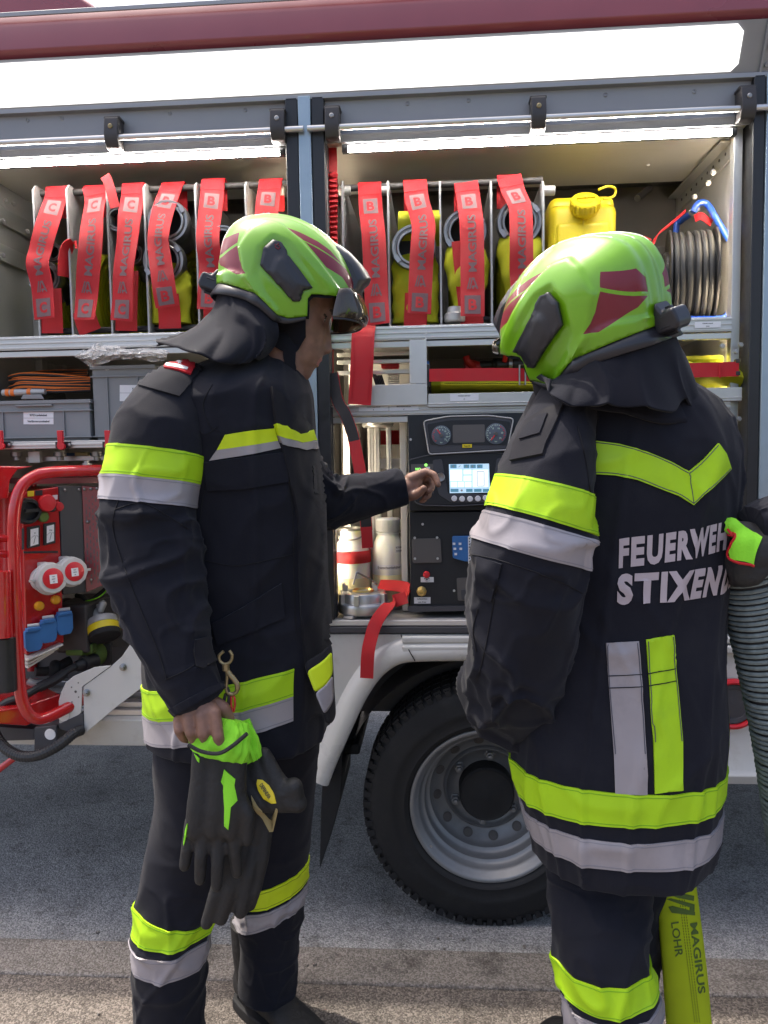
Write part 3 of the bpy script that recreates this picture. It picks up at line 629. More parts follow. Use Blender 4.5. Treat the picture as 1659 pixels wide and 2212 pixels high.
mb = MB(); p = av(1027, 1402, 2.44); put_text(mb, '500', p, (1, 0, 0), (0, 0, 1), .018, bold=.04); mb.build('lettering', 'ink', truck)
# liner, frame, mud flap
mb = MB(); mb.box(WX-.62, WX+.62, 2.525, 3.2, zat+.03, zSill-.03); mb.box(XL+.1, XR-.1, 2.75, 4.7, .66, .9)
lin = [(xf(760, 1640, 2.56), zf(770, 1528, 2.56))]
G = []
for i in range(30):
    an = rad(172-i*164/29); G.append([(WX+math.cos(an)*.49, y, WZ+.03+math.sin(an)*.47) for y in (2.525, 3.15)])
mb.grid(G); mb.build('wheel_well', 'interior_dark', truck)
mb = MB(); mb.box(xf(700, 1600, 2.62), xf(778, 1600, 2.62), 2.6, 3.0, zf(760, 1632, 2.6), zf(760, 1608, 2.6)); mb.cyl((xf(715, 1560, 2.7), 2.7, .58), (xf(772, 1560, 2.7), 2.7, .575), .055, 18); mb.cyl((WX, 2.75, WZ), (WX, 4.6, WZ), .09, 16); mb.box(WX-.1, WX+.1, 2.9, 3.1, .3, .6); build_each(mb, 'chassis', 'rubber', truck, bevel=.01)
fl = [cw(190, 1040), cw(186, 1250), cw(178, 1420), cw(120, 1640), cw(45, 1862), cw(52, 1500), cw(62, 1330), cw(120, 1150)]
mb = MB(); xa, xb_ = xf(*cw(190, 1040), 2.53), xf(*cw(48, 1862), 2.53)
mb.prism([av(x, y, 2.53) for x, y in fl], (0.006, .0, 0)); mb.add([], [])
mb = MB(); mb.pprism(fl, 2.53, .30); mb.build('mud_flap', 'rubber', truck, bevel=.003)
# skirt on the left
zk0, zk1 = zf(250, 1615), zf(250, 1548)
mb = MB(); mb.prism([(XL, y, z) for y, z in [(2.478, zk1), (2.462, zk1-.01), (2.462, zk1-.05), (2.474, zk0+.006), (2.49, zk0), (2.6, zk0), (2.6, zk1)]], (xl-.004-XL, 0, 0)); mb.build('skirt', 'truck_white', truck, bevel=.003)
mb = MB(); mb.box(XW_L, XPIL0, 2.48, YB, zk1+.001, zk1+.02)
for z, y in ((zk1+.02, 2.50), (zk1+.036, 2.56), (zk1+.05, 2.64)): mb.box(XW_L, XPIL0-.02, y, y+.04, z+.001, z+.02)
build_each(mb, 'slide_rail', 'alu', truck, bevel=.002)
mb = MB(); mb.box(XW_L-.02, XPIL0+.02, YB-.06, YB-.04, zk1, 2.2); mb.box(XPIL0-.02, XPIL0+.012, 2.56, YB-.07, zk1+.03, 1.05); mb.box(xl-.003, XPIL3, 2.53, 2.56, zk1, 1.05); build_each(mb, 'back_panel', 'alu_grey', truck)
# right rocker with the round side lamp
mb = MB(); xq = 2*WX-xl+.004
mb.prism([(xq, y, z) for y, z in [(2.474, zSill-.002), (2.462, zf(1580, 1560)), (2.462, zf(1580, 1660)), (2.45, zf(1580, 1672)), (2.462, zf(1580, 1692)), (2.6, zf(1580, 1692)), (2.6, zSill-.002)]], (XR-xq, 0, 0)); mb.build('skirt', 'truck_white', truck, bevel=.004)
lp_ = av(1583, 1520, 2.46)
mb = MB(); mb.ring(lp_, (0, -1, 0), [(.082, 0), (.080, .012), (.072, .016), (.066, .012), (.066, 0)], 40); lamp = mb.build('side_lamp', 'red_plastic', truck)
mb = MB(); mb.lathe(lp_, (0, -1, 0), [(.065, 0), (.062, .006), (.05, .004), (.048, -.0), (0, .002)], 36); mb.build('lamp_lens', 'console_grey', lamp)
# wheel
wh = empty('wheel', (0, 0, 0), None, None); wh.parent = truck; wh.location = Vector((WX, 2.62, WZ))-truck.location
def Yh(y): return 2.62-y                                               # height along -Y
def prf(l): return [(r, Yh(y)) for r, y in l]
o = (WX, 2.62, WZ); ax = (0, -1, 0)
mb = MB(); mb.lathe(o, ax, prf([(.25, 2.74), (.30, 2.75), (.385, 2.735), (.412, 2.72), (.4185, 2.70), (.42, 2.62), (.4185, 2.54), (.412, 2.522), (.395, 2.508), (.37, 2.498), (.335, 2.492), (.325, 2.4895), (.318, 2.492), (.29, 2.494), (.283, 2.492), (.276, 2.4955), (.268, 2.503), (.258, 2.512)]), 120)
mb.f.pop(); mb.m.pop(); mb.f.pop(); mb.m.pop()
for k in range(76):                                                    # tread blocks on the shoulder
    an = 2*math.pi*k/76; r_ = Vector((math.cos(an), 0, math.sin(an))); t_ = Vector((-math.sin(an), 0, math.cos(an)))
    for y0, y1 in ((2.513, 2.545), (2.56, 2.60), (2.615, 2.655), (2.67, 2.71)):
        mb.obox(Vector((WX, (y0+y1)/2, WZ))+r_*.417, r_*.0055, Vector((0, (y1-y0)/2, 0)), t_*.0125)
    mb.obox(Vector((WX, 2.5105, WZ))+r_*.405, r_*.010, Vector((0, .004, 0)), t_*.009)
mb.build('tyre', 'tyre_rubber', wh)
mb = MB(); mb.lathe(o, ax, prf([(.262, 2.516), (.266, 2.508), (.263, 2.501), (.256, 2.499), (.250, 2.503), (.246, 2.515), (.238, 2.522), (.232, 2.534), (.229, 2.556), (.222, 2.562), (.216, 2.566), (.214, 2.60), (.206, 2.607), (.198, 2.612), (.196, 2.628), (.186, 2.642), (.160, 2.662), (.150, 2.664), (.146, 2.652), (.140, 2.648), (.134, 2.655), (.128, 2.662), (.10, 2.664), (.06, 2.664)]), 96)
mb.f.pop(); mb.m.pop(); mb.f.pop(); mb.m.pop(); rim = mb.build('rim', 'rim_silver', wh, ang=50)
for k in range(12):
    an = rad(k*30+8); r_ = Vector((math.cos(an), 0, math.sin(an))); c_ = Vector((WX, 2.6495, WZ))+r_*.174; nn = (Vector((0, -1, 0))*.8-r_*.55).normalized()
    mb = MB(); mb.lathe(c_, nn, [(.0165, 0), (.0175, .0022), (.0145, .0024), (.013, .0012), (0, .0012)], 20, xdir=Vector((-math.sin(an), 0, math.cos(an)))); mb.build('hand_hole', 'interior_dark', rim)
for k in range(6):
    an = rad(k*60+83); c_ = Vector((WX+math.cos(an)*.117, 2.663, WZ+math.sin(an)*.117))
    mb = MB(); mb.lathe(c_, ax, [(.021, 0), (.020, .004), (.016, .005), (.0155, .022), (.010, .0225), (.0095, .034), (0, .036)], 6); mb.build('wheel_nut', 'rim_silver', rim, bevel=.001)
mb = MB(); mb.lathe(o, ax, prf([(.096, 2.664), (.095, 2.60), (.088, 2.592), (.082, 2.594), (.06, 2.588), (.02, 2.587), (.012, 2.584), (0, 2.584)]), 48); mb.build('hub_cap', 'rubber', wh)
mb = MB(); mb.box(WX+.225, WX+.245, 2.53, 2.55, WZ-.17, WZ-.155); mb.tube([(WX-.20, 2.53, WZ-.15), (WX-.195, 2.515, WZ-.148)], .005); mb.build('valve', 'alu', rim)

# ================================================================== EQUIPMENT IN THE COMPARTMENTS
class Strip:
    """woven strap: centre line through points, flat across the direction `side`"""
    def __init__(s, pts, width, thick=.0028, side=(1, 0, 0), n=60, wfun=None):
        s.P = spline(pts, n); s.w = width; s.t = thick; s.n = n
        T = np.gradient(s.P, axis=0); T /= np.linalg.norm(T, axis=1)[:, None]
        sd = np.array(side, float) if np.ndim(side) == 1 else spline(side, n)
        sd = np.broadcast_to(sd, s.P.shape); S_ = sd-(sd*T).sum(1)[:, None]*T; s.S = S_/np.linalg.norm(S_, axis=1)[:, None]
        s.N = np.cross(s.S, T); s.N *= np.where(s.N[:, 1:2] > 0, -1, 1) if np.abs(s.N[:, 1]).min() > .05 else 1
        L = np.concatenate([[0], np.cumsum(np.linalg.norm(np.diff(s.P, axis=0), axis=1))]); s.len = L[-1]; s.u = L/L[-1]
    def ev(s, u, c, off):
        f = lambda A: np.array([np.interp(u, s.u, A[:, k]) for k in range(3)]).T
        return f(s.P)+f(s.S)*np.asarray(c)[:, None]*s.w/2+f(s.N)*np.asarray(off)[:, None]
    def mesh(s, mb, mi=0, u0=0, u1=1, extra=0):
        us = np.linspace(u0, u1, max(4, int(s.n*(u1-u0)))); cc = np.linspace(-1, 1, 5); A = []; h = s.t/2+extra
        ring = [(c, h) for c in cc]+[(c, -h) for c in cc[::-1]]
        for c, o in ring: A.append(s.ev(us, np.full(len(us), c), np.full(len(us), o)))
        G = np.array(A).transpose(1, 0, 2); mb.grid(G, mi, wrap=True)
        n = len(ring); base = len(mb.v)-len(us)*n; mb.f.append(tuple(base+k for k in range(n))); mb.m.append(mi); mb.f.append(tuple(base+(len(us)-1)*n+k for k in range(n-1, -1, -1))); mb.m.append(mi)
    def decal(s, mb, V, Fs, u0, u1, c0, c1, mi=0, rot=True):
        """rot: lettering reads from the lower end to the upper end; V normalised to its bounds"""
        lo, hi = V.min(0), V.max(0); q = (V-lo)/(hi-lo)
        if rot: u = u1+(u0-u1)*q[:, 0]; c = c1+(c0-c1)*q[:, 1]
        else: u = u1+(u0-u1)*q[:, 1]; c = c0+(c1-c0)*q[:, 0]
        mb.add(s.ev(u, c, np.full(len(u), s.t/2+.0011)), Fs, mi)
def sq(step=.25):
    n = int(1/step); V = np.array([(i/n, j/n) for i in range(n+1) for j in range(n+1)]); return V, [(i*(n+1)+j, (i+1)*(n+1)+j, (i+1)*(n+1)+j+1, i*(n+1)+j+1) for i in range(n) for j in range(n)]
def letter_box(st, mb, L, u0, u1, cw_):
    # grey square with the letter left open in red, as woven: a grey ground and a red letter standing on it
    V, Fs = sq(); st.decal(mb, V, Fs, u0, u1, -cw_, cw_, 0, rot=False)
    V, Fs = text2d(L, .05, .3); du = u1-u0
    lo, hi = V.min(0), V.max(0); q = (V-lo)/(hi-lo); u = (u1-.2*du)+((u0+.2*du)-(u1-.2*du))*q[:, 1]; c = (-.52+1.04*q[:, 0])*cw_
    mb.add(st.ev(u, c, np.full(len(u), st.t/2+.0018)), Fs, 1)
def logo(st, mb, u0, u1, cw_):
    # two slanted bars and a letter A outline
    def quad(pts): # pts in unit square, y up
        V = np.array(pts, float); u = u1+(u0-u1)*V[:, 1]; c = (-1+2*V[:, 0])*cw_; mb.add(st.ev(u, c, np.full(len(u), st.t/2+.0012)), [tuple(range(len(pts)))], 0)
    quad([(0, 0), (.12, 0), (.36, 1), (.24, 1)]); quad([(.2, 0), (.32, 0), (.56, 1), (.44, 1)]); quad([(.42, .2), (.5, 0), (.62, 0), (.5, .35)])
    quad([(.5, 1), (.66, 1), (1, 0), (.86, 0)]); quad([(.5, 1), (.56, .75), (.72, .3), (.42, .3), (.45, .14), (.8, .14), (.66, 1)][:0] or [(.45, .3), (.5, .15), (.85, .15), (.80, .3)])
def rack_strap(pp, width_px, letter, label, Yt=2.585, Yb=2.515, tail=True, marks=(.115, .235, .285, .69, .73, .81, .855, .985), tailpx=None, vis=1.0):
    n = len(pp); pts = []
    for i, (x, y) in enumerate(pp):
        t = i/(n-1); Y = Yt+(2.52-Yt)*min(1, t*2.2)+(Yb-2.52)*max(0, t-.45)/.55
        pts.append(av(x, y, Y))
    rs_ = np.random.RandomState(int(pp[0][0]*7) % 9999); pts = [p+Vector((0, rs_.uniform(-.006, .006), 0)) for p in pts]
    st = Strip(pts, width_px*pxm(2.53), n=70, side=[(1, rs_.uniform(-.22, .22), rs_.uniform(-.05, .05)) for _ in range(5)])
    mb = MB(); st.mesh(mb); st.mesh(mb, 0, 0, marks[0]*.72, .0012)
    # the loop round the bar
    p0 = pts[0]; mb2 = Strip([p0+Vector((0, 0, -.012)), p0+Vector((0, .004, .006)), p0+Vector((0, .022, .012)), p0+Vector((0, .034, -.005)), p0+Vector((0, .03, -.09))], width_px*pxm(2.55), n=18); mb2.mesh(mb)
    o = mb.build('hose_strap', 'red_web', ang=50); tag(o, label, 'strap', 'red woven straps hanging in front of the hose racks')
    lt = MB()
    letter_box(st, lt, letter, marks[0], marks[1], .62)
    V, Fs = text2d('MAGIRUS', .03, .3); st.decal(lt, V, Fs, marks[2], marks[3], -.32, .38, 0)
    logo(st, lt, marks[4], marks[5], .48); letter_box(st, lt, letter, marks[6], marks[7], .68)
    lt.build('lettering', ['web_grey', 'red_web'], o, ang=60)
    sm = MB()
    for u in (marks[0]*.8, marks[1]+.02):
        sm.add(st.ev(np.array([u-.0015, u-.0015, u+.0015, u+.0015]), np.array([-.85, .85, .85, -.85]), np.full(4, st.t/2+.001)), [(0, 1, 2, 3)])
    sm.build('stitching', 'red_web_dark', o)
    if tail:
        x, y = pp[-1]; tx = tailpx or [(x+6, y-70), (x+12, y-10), (x+14, 712)]
        ts = Strip([av(a, b, 2.555) for a, b in tx], width_px*.98*pxm(2.555), n=14); tb = MB(); ts.mesh(tb); tb.build('strap_tail', 'red_web', o)
    return o
S = rack_strap
S([c3(*p) for p in ((463, 318), (455, 400), (415, 560), (362, 700), (328, 830), (316, 950), (345, 1130), (370, 1400))], 49, 'C', 'red strap with C patches, leftmost in the left hose rack, kinked in the middle', tailpx=[c3(420, 1150), c3(430, 1350), c3(435, 1520)])
S([c3(*p) for p in ((785, 310), (795, 400), (775, 560), (760, 750), (735, 1000), (715, 1200), (705, 1410))], 51, 'C', 'red strap with C patches hanging straight beside a red loop of webbing', tailpx=[c3(690, 1330), c3(720, 1430), c3(750, 1510)])
S([c3(*p) for p in ((1105, 295), (1100, 400), (1075, 560), (1050, 750), (1025, 1000), (1015, 1250), (1005, 1415)) ], 49, 'C', 'red strap with C patches right beside the loose folded red tag', tailpx=[c3(1060, 1000), c3(1050, 1300), c3(1048, 1500)])
S([c3(*p) for p in ((1425, 280), (1400, 370), (1350, 510), (1318, 690), (1312, 790), (1345, 1000), (1370, 1190), (1385, 1300))], 50, 'B', 'red strap with B patches across the two stacked couplings in the left rack', tailpx=[c3(1390, 1200), c3(1405, 1350), c3(1410, 1480)])
S([c4(*p) for p in ((420, 207), (412, 300), (392, 450), (385, 600), (400, 780), (395, 950), (390, 1060))], 50, 'B', 'red strap with B patches partly behind the back of the left helmet')
S([c4(*p) for p in ((798, 203), (785, 330), (765, 470), (752, 640), (745, 850), (740, 1060))], 50, 'B', 'red strap with B patch mostly hidden above the left helmet, next to the pillar')
S([c5(*p) for p in ((378, 225), (385, 380), (405, 560), (418, 800), (425, 1000), (435, 1155))], 50, 'B', 'straight red strap with B patches fully visible, first right of the pillar', Yb=2.495, tail=False)
S([c5(*p) for p in ((680, 215), (695, 330), (735, 490), (730, 620), (720, 800), (708, 1085))], 50, 'B', 'red strap with B patches over the lowest coupling ring in the right rack', tailpx=[c5(690, 950), c5(684, 1110), c5(682, 1190)])
S([c5(*p) for p in ((1018, 215), (1035, 320), (1055, 480), (1060, 700), (1062, 900), (1062, 1105))], 50, 'B', 'red strap with B patches between the two right bays with coupling rings', tailpx=[c5(1000, 600), c5(1030, 900), c5(1063, 1190)])
S([c5(*p) for p in ((1305, 183), (1330, 270), (1378, 390), (1385, 600), (1388, 800), (1400, 970), (1405, 1090))], 50, 'B', 'red strap with B patches kinked near its top beside the yellow canister')
mb = MB(); Strip([c for c in (av(*c3(955, 480), 2.54), av(*c3(930, 380), 2.535), av(*c3(895, 260), 2.53), av(*c3(870, 215), 2.53))], 21*pxm(2.53), side=[(.95, 0, .32)]*2, n=20).mesh(mb)
tag(mb.build('webbing_tag', 'red_web'), 'loose folded red webbing tag sticking up between two straps', 'webbing tag')
mb = MB(); Strip([av(*c3(640, 790), 2.56), av(*c3(600, 775), 2.55), av(*c3(560, 810), 2.545), av(*c3(535, 900), 2.545), av(*c3(528, 1050), 2.55)], .045, side=(.5, .86, 0), n=24).mesh(mb)
tag(mb.build('webbing_loop', 'red_web'), 'bent red webbing loop left of the second strap in the left rack', 'webbing loop')
# ---- rolled hoses with couplings
def coupling_bm(c, r, tilt=(0, -1, .12)):
    return c, r, tilt
def hose_roll(pxc, ztop, label, Y=2.80, R_=.19, wd=.095, coup=(), m='hose_yellow', lean=0):
    x = xf(pxc, 600, 2.66); zc = ZRAIL+.012+R_
    h = empty('hose_roll', (x, Y, ZRAIL+.012), label, 'hose', 'rolled fire hoses standing in the rack')
    mb = MB(); prof = []
    K = 7
    for k in range(K):                                              # layers of flat hose
        r0 = R_*(1-k*.12)
        prof += [(r0-.011, -wd/2+.001*k), (r0-.002, -wd/2+.004), (r0, -wd*.3), (r0+.0015, 0), (r0, wd*.3), (r0-.002, wd/2-.004), (r0-.011, wd/2-.001*k)][::1 if k % 2 == 0 else -1]
    mb.lathe((x, Y, zc), (1, 0, 0), [(R_*.15, -wd/2+.012), (R_*.9, -wd/2+.012), (R_*.97, -wd/2+.003), (R_, -wd*.38), (R_+.003, 0), (R_, wd*.38), (R_*.97, wd/2-.003), (R_*.9, wd/2-.012), (R_*.15, wd/2-.012)], 56)
    for k in range(1, 6): mb.ring((x, Y, zc), (1, 0, 0), [(R_*(.97-k*.13), -wd/2), (R_*(.90-k*.13), -wd/2+.002), (R_*(.90-k*.13), wd/2-.002), (R_*(.97-k*.13), wd/2)], 40)
    mb.build('hose', m, h)
    for (cx, cy), rp in coup:
        c = av(cx, cy, Y-R_-.055); r = rp*pxm(Y-R_-.05)
        a = Vector((0, -1, -.05)).normalized()
        mb = MB(); mb.ring(c, a, [(r*.80, -.03), (r*.97, -.03), (r, -.02), (r, .004), (r*.96, .012), (r*.86, .012), (r*.84, .005), (r*.80, .005), (r*.80, 0)], 44)
        mb.ring(c, a, [(r*.70, -.03), (r*.78, -.03), (r*.78, .009), (r*.74, .012), (r*.66, .012), (r*.66, -.01)], 40)
        mb.tube([c+Vector((0, .03, 0)), c+Vector((0, .07, -.01)), c+Vector((0, .12, -.05))], [r*.8, r*.75, r*.7], 20, caps=False)
        for k in range(2):
            an = rad(35+180*k); q = c+Vector((math.cos(an), 0, math.sin(an)))*r*.88+a*.013; mb.obox(q, Vector((math.cos(an), 0, math.sin(an)))*r*.1, a*.006, Vector((-math.sin(an), 0, math.cos(an)))*r*.16)
        cp_ = mb.build('coupling', 'steel', h)
        mb = MB(); mb.lathe(c, a, [(r*.79, -.028), (r*.68, -.022), (r*.66, -.04), (0, -.04)], 30); mb.build('coupling_bore', 'rubber', cp_)
    return h
hose_roll(110, 500, 'rolled hose behind the leftmost C strap', coup=((c3(450, 850), 20), (c3(380, 1060), 36)), R_=.17)
hose_roll(190, 500, 'rolled hose behind the second C strap with its red loop', R_=.17)
hose_roll(272, 500, 'rolled hose behind the third C strap, one coupling upright', coup=((c3(985, 575), 27), (c3(1110, 870), 22)), R_=.17)
hose_roll(368, 500, 'yellow hose roll with two silver couplings, one above the other', coup=((c3(1400, 595), 45), (c3(1362, 920), 46)), R_=.18)
hose_roll(476, 500, 'yellow hose roll behind the head end of the left helmet', coup=((c4(490, 610), 34),), R_=.20)
hose_roll(890, 470, 'yellow hose roll with the lowest coupling ring, right of the pillar', coup=((c5(672, 648), 47),), R_=.19, wd=.11)
hose_roll(1005, 500, 'yellow hose roll with its coupling ring at mid height', coup=((c5(1012, 545), 46),), R_=.15, wd=.105)
hose_roll(1115, 500, 'yellow hose roll with the highest coupling ring, beside the canister', coup=((c5(1372, 480), 47),), R_=.165, wd=.11)
# yellow hose flaps draped over the couplings
mb = MB(); Strip([av(*c5(710, 640), 2.60), av(*c5(706, 520), 2.565), av(*c5(708, 440), 2.555), av(*c5(710, 415), 2.58)], 88*pxm(2.57), n=20, thick=.012).mesh(mb); tag(mb.build('hose_fold', 'hose_yellow'), 'yellow hose end folded over behind the lowest coupling ring', 'hose')
def flat_tube(name, lab, secs, parent=None):
    """hose lying flat: (centre px, py, Y, half width px, half depth m)"""
    P = spline([(*av(x, y, Y), hw*pxm(Y), d) for x, y, Y, hw, d in secs], 34); G = []
    for k in range(34):
        r = []
        for q in range(28):
            th = 2*math.pi*q/28; e = .75; r.append((P[k][0]+math.copysign(abs(math.cos(th))**e, math.cos(th))*P[k][3]*(1+.03*math.sin(k*.8)), P[k][1]+math.sin(th)*P[k][4]-.004*math.sin(th*3+k*.5), P[k][2]))
        G.append(r)
    mb = MB(); mb.grid(G, wrap=True); mb.add(G[0], [tuple(range(28))]); mb.add(G[-1], [tuple(range(28))]); return tag(mb.build(name, 'hose_yellow', ang=60), lab, 'hose')
def s5(l): return [(*c5(x, y), Y, hw/3.072, d) for x, y, Y, hw, d in l]
flat_tube('hose_tail', 'yellow hose tail hanging below the middle coupling ring', s5([(1010, 640, 2.60, 110, .02), (1020, 720, 2.585, 142, .026), (1030, 830, 2.58, 138, .03), (1025, 940, 2.58, 110, .028), (985, 1020, 2.58, 50, .022), (965, 1075, 2.58, 26, .018)]))
flat_tube('hose_tail', 'yellow hose tail hanging below the highest coupling ring', s5([(1372, 560, 2.60, 110, .02), (1378, 640, 2.585, 150, .028), (1385, 760, 2.58, 140, .032), (1390, 880, 2.58, 120, .03), (1380, 1000, 2.58, 90, .026), (1370, 1120, 2.58, 80, .02)]))
flat_tube('hose_tail', 'yellow hose tail hanging below the lowest coupling ring', s5([(675, 690, 2.61, 120, .02), (680, 760, 2.60, 148, .03), (684, 900, 2.59, 152, .035), (684, 1040, 2.59, 152, .035), (684, 1150, 2.59, 148, .03)]))
flat_tube('hose_tail', 'yellow hose tail below the two stacked couplings', [(*c3(x, y), Y, hw/3.84, d) for x, y, Y, hw, d in ((1400, 950, 2.61, 120, .02), (1420, 1060, 2.60, 165, .03), (1420, 1200, 2.59, 170, .034), (1420, 1440, 2.59, 160, .03))])
mb = MB(); p = av(*c5(945, 1105), 2.56); mb.lathe(p, (0, 0, 1), [(.03, -.02), (.034, -.015), (.034, .006), (.026, .012), (.022, .03), (0, .03)], 24); tag(mb.build('hose_adapter', 'alu_grey'), 'small grey metal adapter standing at the foot of the right rack', 'adapter')
# ---- yellow canister
cn = empty('canister', av(1255, 690, 2.72), 'translucent yellow plastic canister with screw cap on the upper shelf', 'canister')
def rbox(mb, x0, x1, y0, y1, z0, z1, r, mi=0):
    bm = bmesh.new(); bmesh.ops.create_cube(bm, size=1)
    for v in bm.verts: v.co = Vector((x0+(v.co.x+.5)*(x1-x0), y0+(v.co.y+.5)*(y1-y0), z0+(v.co.z+.5)*(z1-z0)))
    bmesh.ops.bevel(bm, geom=bm.edges[:], offset=r, segments=4, affect='EDGES', profile=.5); bm.verts.index_update()
    mb.add([v.co for v in bm.verts], [tuple(v.index for v in f.verts) for f in bm.faces], mi); bm.free()
x0, x1 = xf(1186, 520, 2.66), xf(1334, 520, 2.66); zt_ = zf(1260, 417, 2.66)
mb = MB(); rbox(mb, x0, x1, 2.66, 2.98, ZRAIL+.014, zt_-.03, .03); rbox(mb, x0+.004, x1-.003, 2.68, 2.975, zt_-.09, zt_, .028); rbox(mb, x0+.02, x1-.02, 2.653, 2.70, ZRAIL+.05, zt_-.09, .02)
xm = (x0+x1)/2; mb.box(xm-.002, xm+.002, 2.650, 2.70, ZRAIL+.03, zt_-.045); mb.build('body', 'can_yellow', cn)
mb = MB(); pc = av(1264, 440, 2.645); aw = Vector((-.05, -.72, .69)).normalized()
mb.lathe(pc-aw*.03, aw, [(.036, 0), (.04, .0), (.046, .012), (.047, .016), (.047, .042), (.044, .046), (.03, .047), (.028, .050), (0, .05)], 36)
for k in range(20):
    an = 2*math.pi*k/20; u_ = Vector((1, 0, 0)); v_ = aw.cross(u_).normalized(); u_ = v_.cross(aw); r_ = u_*math.cos(an)+v_*math.sin(an); mb.obox(pc-aw*.002+r_*.0475, r_*.002, aw*.012, aw.cross(r_)*.003)
mb.obox(pc+aw*.022, u_*.03, aw*.004, v_*.005); mb.sphere(pc+aw*.024, .007, 10); mb.build('cap', 'can_yellow', cn)
mb = MB(); mb.tube(spline([av(*c6(610, 245), 2.60), av(*c6(670, 225), 2.62), av(*c6(712, 240), 2.64), av(*c6(705, 285), 2.645), av(*c6(640, 305), 2.62)], 24), .004, 8); mb.tube(spline([av(*c6(545, 385), 2.64), av(*c6(543, 410), 2.645), av(*c6(540, 430), 2.652)], 8), .004, 8); mb.build('cap_strap', 'can_yellow', cn)
# ---- cable reel
rl = empty('cable_reel', av(1500, 695, 2.72), 'black cable reel with a blue tubular carrying frame on the upper right shelf', 'cable reel')
Yr = 2.74; ca = av(*c6(1045, 790), Yr+.0); cbp = av(*c6(1325, 770), Yr-.03); ax_ = (cbp-ca).normalized(); Rr = 1.0
R0 = 280/2.8655*pxm(Yr)*.95; Ln = (cbp-ca).length
mb = MB()
for q in (ca, cbp): mb.lathe(q-ax_*.004, ax_, [(R0*.2, 0), (R0*.8, .0), (R0*.95, -.004), (R0, 0), (R0, .006), (R0*.95, .004), (R0*.2, .006)], 48)
mb.lathe(ca-ax_*.02, ax_, [(0, 0), (R0*.5, 0), (R0*.55, .006), (R0*.55, .02), (0, .02)], 30)
mb.build('flange', 'dark_metal', rl)
mb = MB(); path = []
nt_ = 11
for k in range(nt_*28+1):
    an = 2*math.pi*k/28; u_ = Vector((0, 0, 1)); u_ = (u_-ax_*u_.dot(ax_)).normalized(); v_ = ax_.cross(u_)
    path.append(ca+ax_*(.012+(Ln-.024)*k/(nt_*28)+.003*math.sin(an*.37))+(u_*math.cos(an)+v_*math.sin(an))*(R0*.86+.006*math.sin(an*.5+1)))
mb.tube(path, .0095, 8); mb.lathe(ca, ax_, [(R0*.8, .005), (R0*.8, Ln-.005)], 30); mb.build('cable', 'cable_grey', rl)
fr = [c6(1195, 385), c6(1215, 345), c6(1250, 325), c6(1290, 345), c6(1340, 430), c6(1425, 570), c6(1432, 620), c6(1425, 900), c6(1415, 1000), c6(1390, 1035), c6(1340, 1045), c6(1100, 1047)]
mb = MB(); pth = spline([av(x, y, Yr-.06 if i < 4 else Yr-.085) for i, (x, y) in enumerate(fr)], 70); mb.tube(pth, .0105, 14)
mb.tube(spline([av(*c6(1195, 385), Yr-.03), av(*c6(1120, 440), Yr+.1), av(*c6(1090, 500), Yr+.12), av(*c6(1080, 1000), Yr+.12)], 30), .0105, 12); mb.build('frame', 'blue_paint', rl)
mb = MB(); mb.cyl(av(*c6(1180, 395), Yr-.032), av(*c6(1225, 360), Yr-.032), .0125, 14); mb.build('frame_cap', 'alu_grey', rl)
mb = MB(); Strip([av(*c6(1148, 378), Yr-.06), av(*c6(1040, 470), Yr-.10), av(*c6(975, 525), Yr-.14), av(*c6(938, 605), Yr-.16)], .012, side=(.6, 0, .8), n=24).mesh(mb); Strip([av(*c6(1205, 425), Yr-.06), av(*c6(1245, 410), Yr-.07), av(*c6(1310, 455), Yr-.06)], .026, side=(0, .2, 1), n=16).mesh(mb); Strip([av(*c6(915, 540), Yr-.17), av(*c6(905, 590), Yr-.17), av(*c6(935, 610), Yr-.165)], .03, side=(.6, .2, .8), n=10).mesh(mb)
tag(mb.build('tie_strap', 'red_web'), 'thin red tie strap stretched from the blue reel frame', 'strap')
mb = MB(); mb.cyl(av(*c6(850, 300), 2.95), av(*c6(930, 235), 3.05), .012, 14); mb.box(xf(*c6(940, 460), 3.0), xf(*c6(940, 460), 3.0)+.05, 2.99, 3.0, 2.15, 2.35); mb.build('rear_fitting', 'dark_metal', truck)
# ---- straps along the pillar
mb = MB()
tp = [(716, 318), (717, 345), (717, 372)]; Strip([av(x, y, 2.535) for x, y in tp], 22*pxm(2.535), n=10).mesh(mb)
zz = [(717+(3 if k % 2 else -2), 374+k*5.6) for k in range(48)]
Strip([av(x, y, 2.53-(.012 if k % 2 else 0)) for k, (x, y) in enumerate(zz)], 21*pxm(2.53), n=190).mesh(mb)
Strip([av(716, 640, 2.53), av(716, 800, 2.515), av(714, 800, 2.50), av(712, 870, 2.50)], 9*pxm(2.5), n=24).mesh(mb)
tag(mb.build('gathered_strap', 'red_web'), 'red gathered elastic strap hanging down beside the door pillar', 'strap')
bandp = [av(*c, Y) for c, Y in (((718, 806), 2.485), (cp(195, 0), 2.478), (cp(255, 110), 2.47), (cp(310, 260), 2.465), (cp(345, 420), 2.46), (cp(368, 540), 2.455), (cp(400, 760), 2.45), (cp(418, 960), 2.45), (cp(430, 1155), 2.46))]
st = Strip(bandp, 24*pxm(2.47), n=80, side=[(.8, 0, .6), (.9, 0, .4), (1, 0, .2), (1, 0, .08), (1, 0, .05), (1, 0, 0), (1, 0, 0), (1, .1, 0), (1, .2, 0)])
mb = MB(); uk = [0, .40, .66, .88, 1]
for i in range(4):
    st.mesh(mb, (1, 0, 1, 0)[i], uk[i], uk[i+1])
for s_ in (-1, 1):
    A = st.ev(np.linspace(0, .9, 70), np.full(70, s_*.98), np.full(70, .0)); mb.tube(A, .0016, 6, 0)
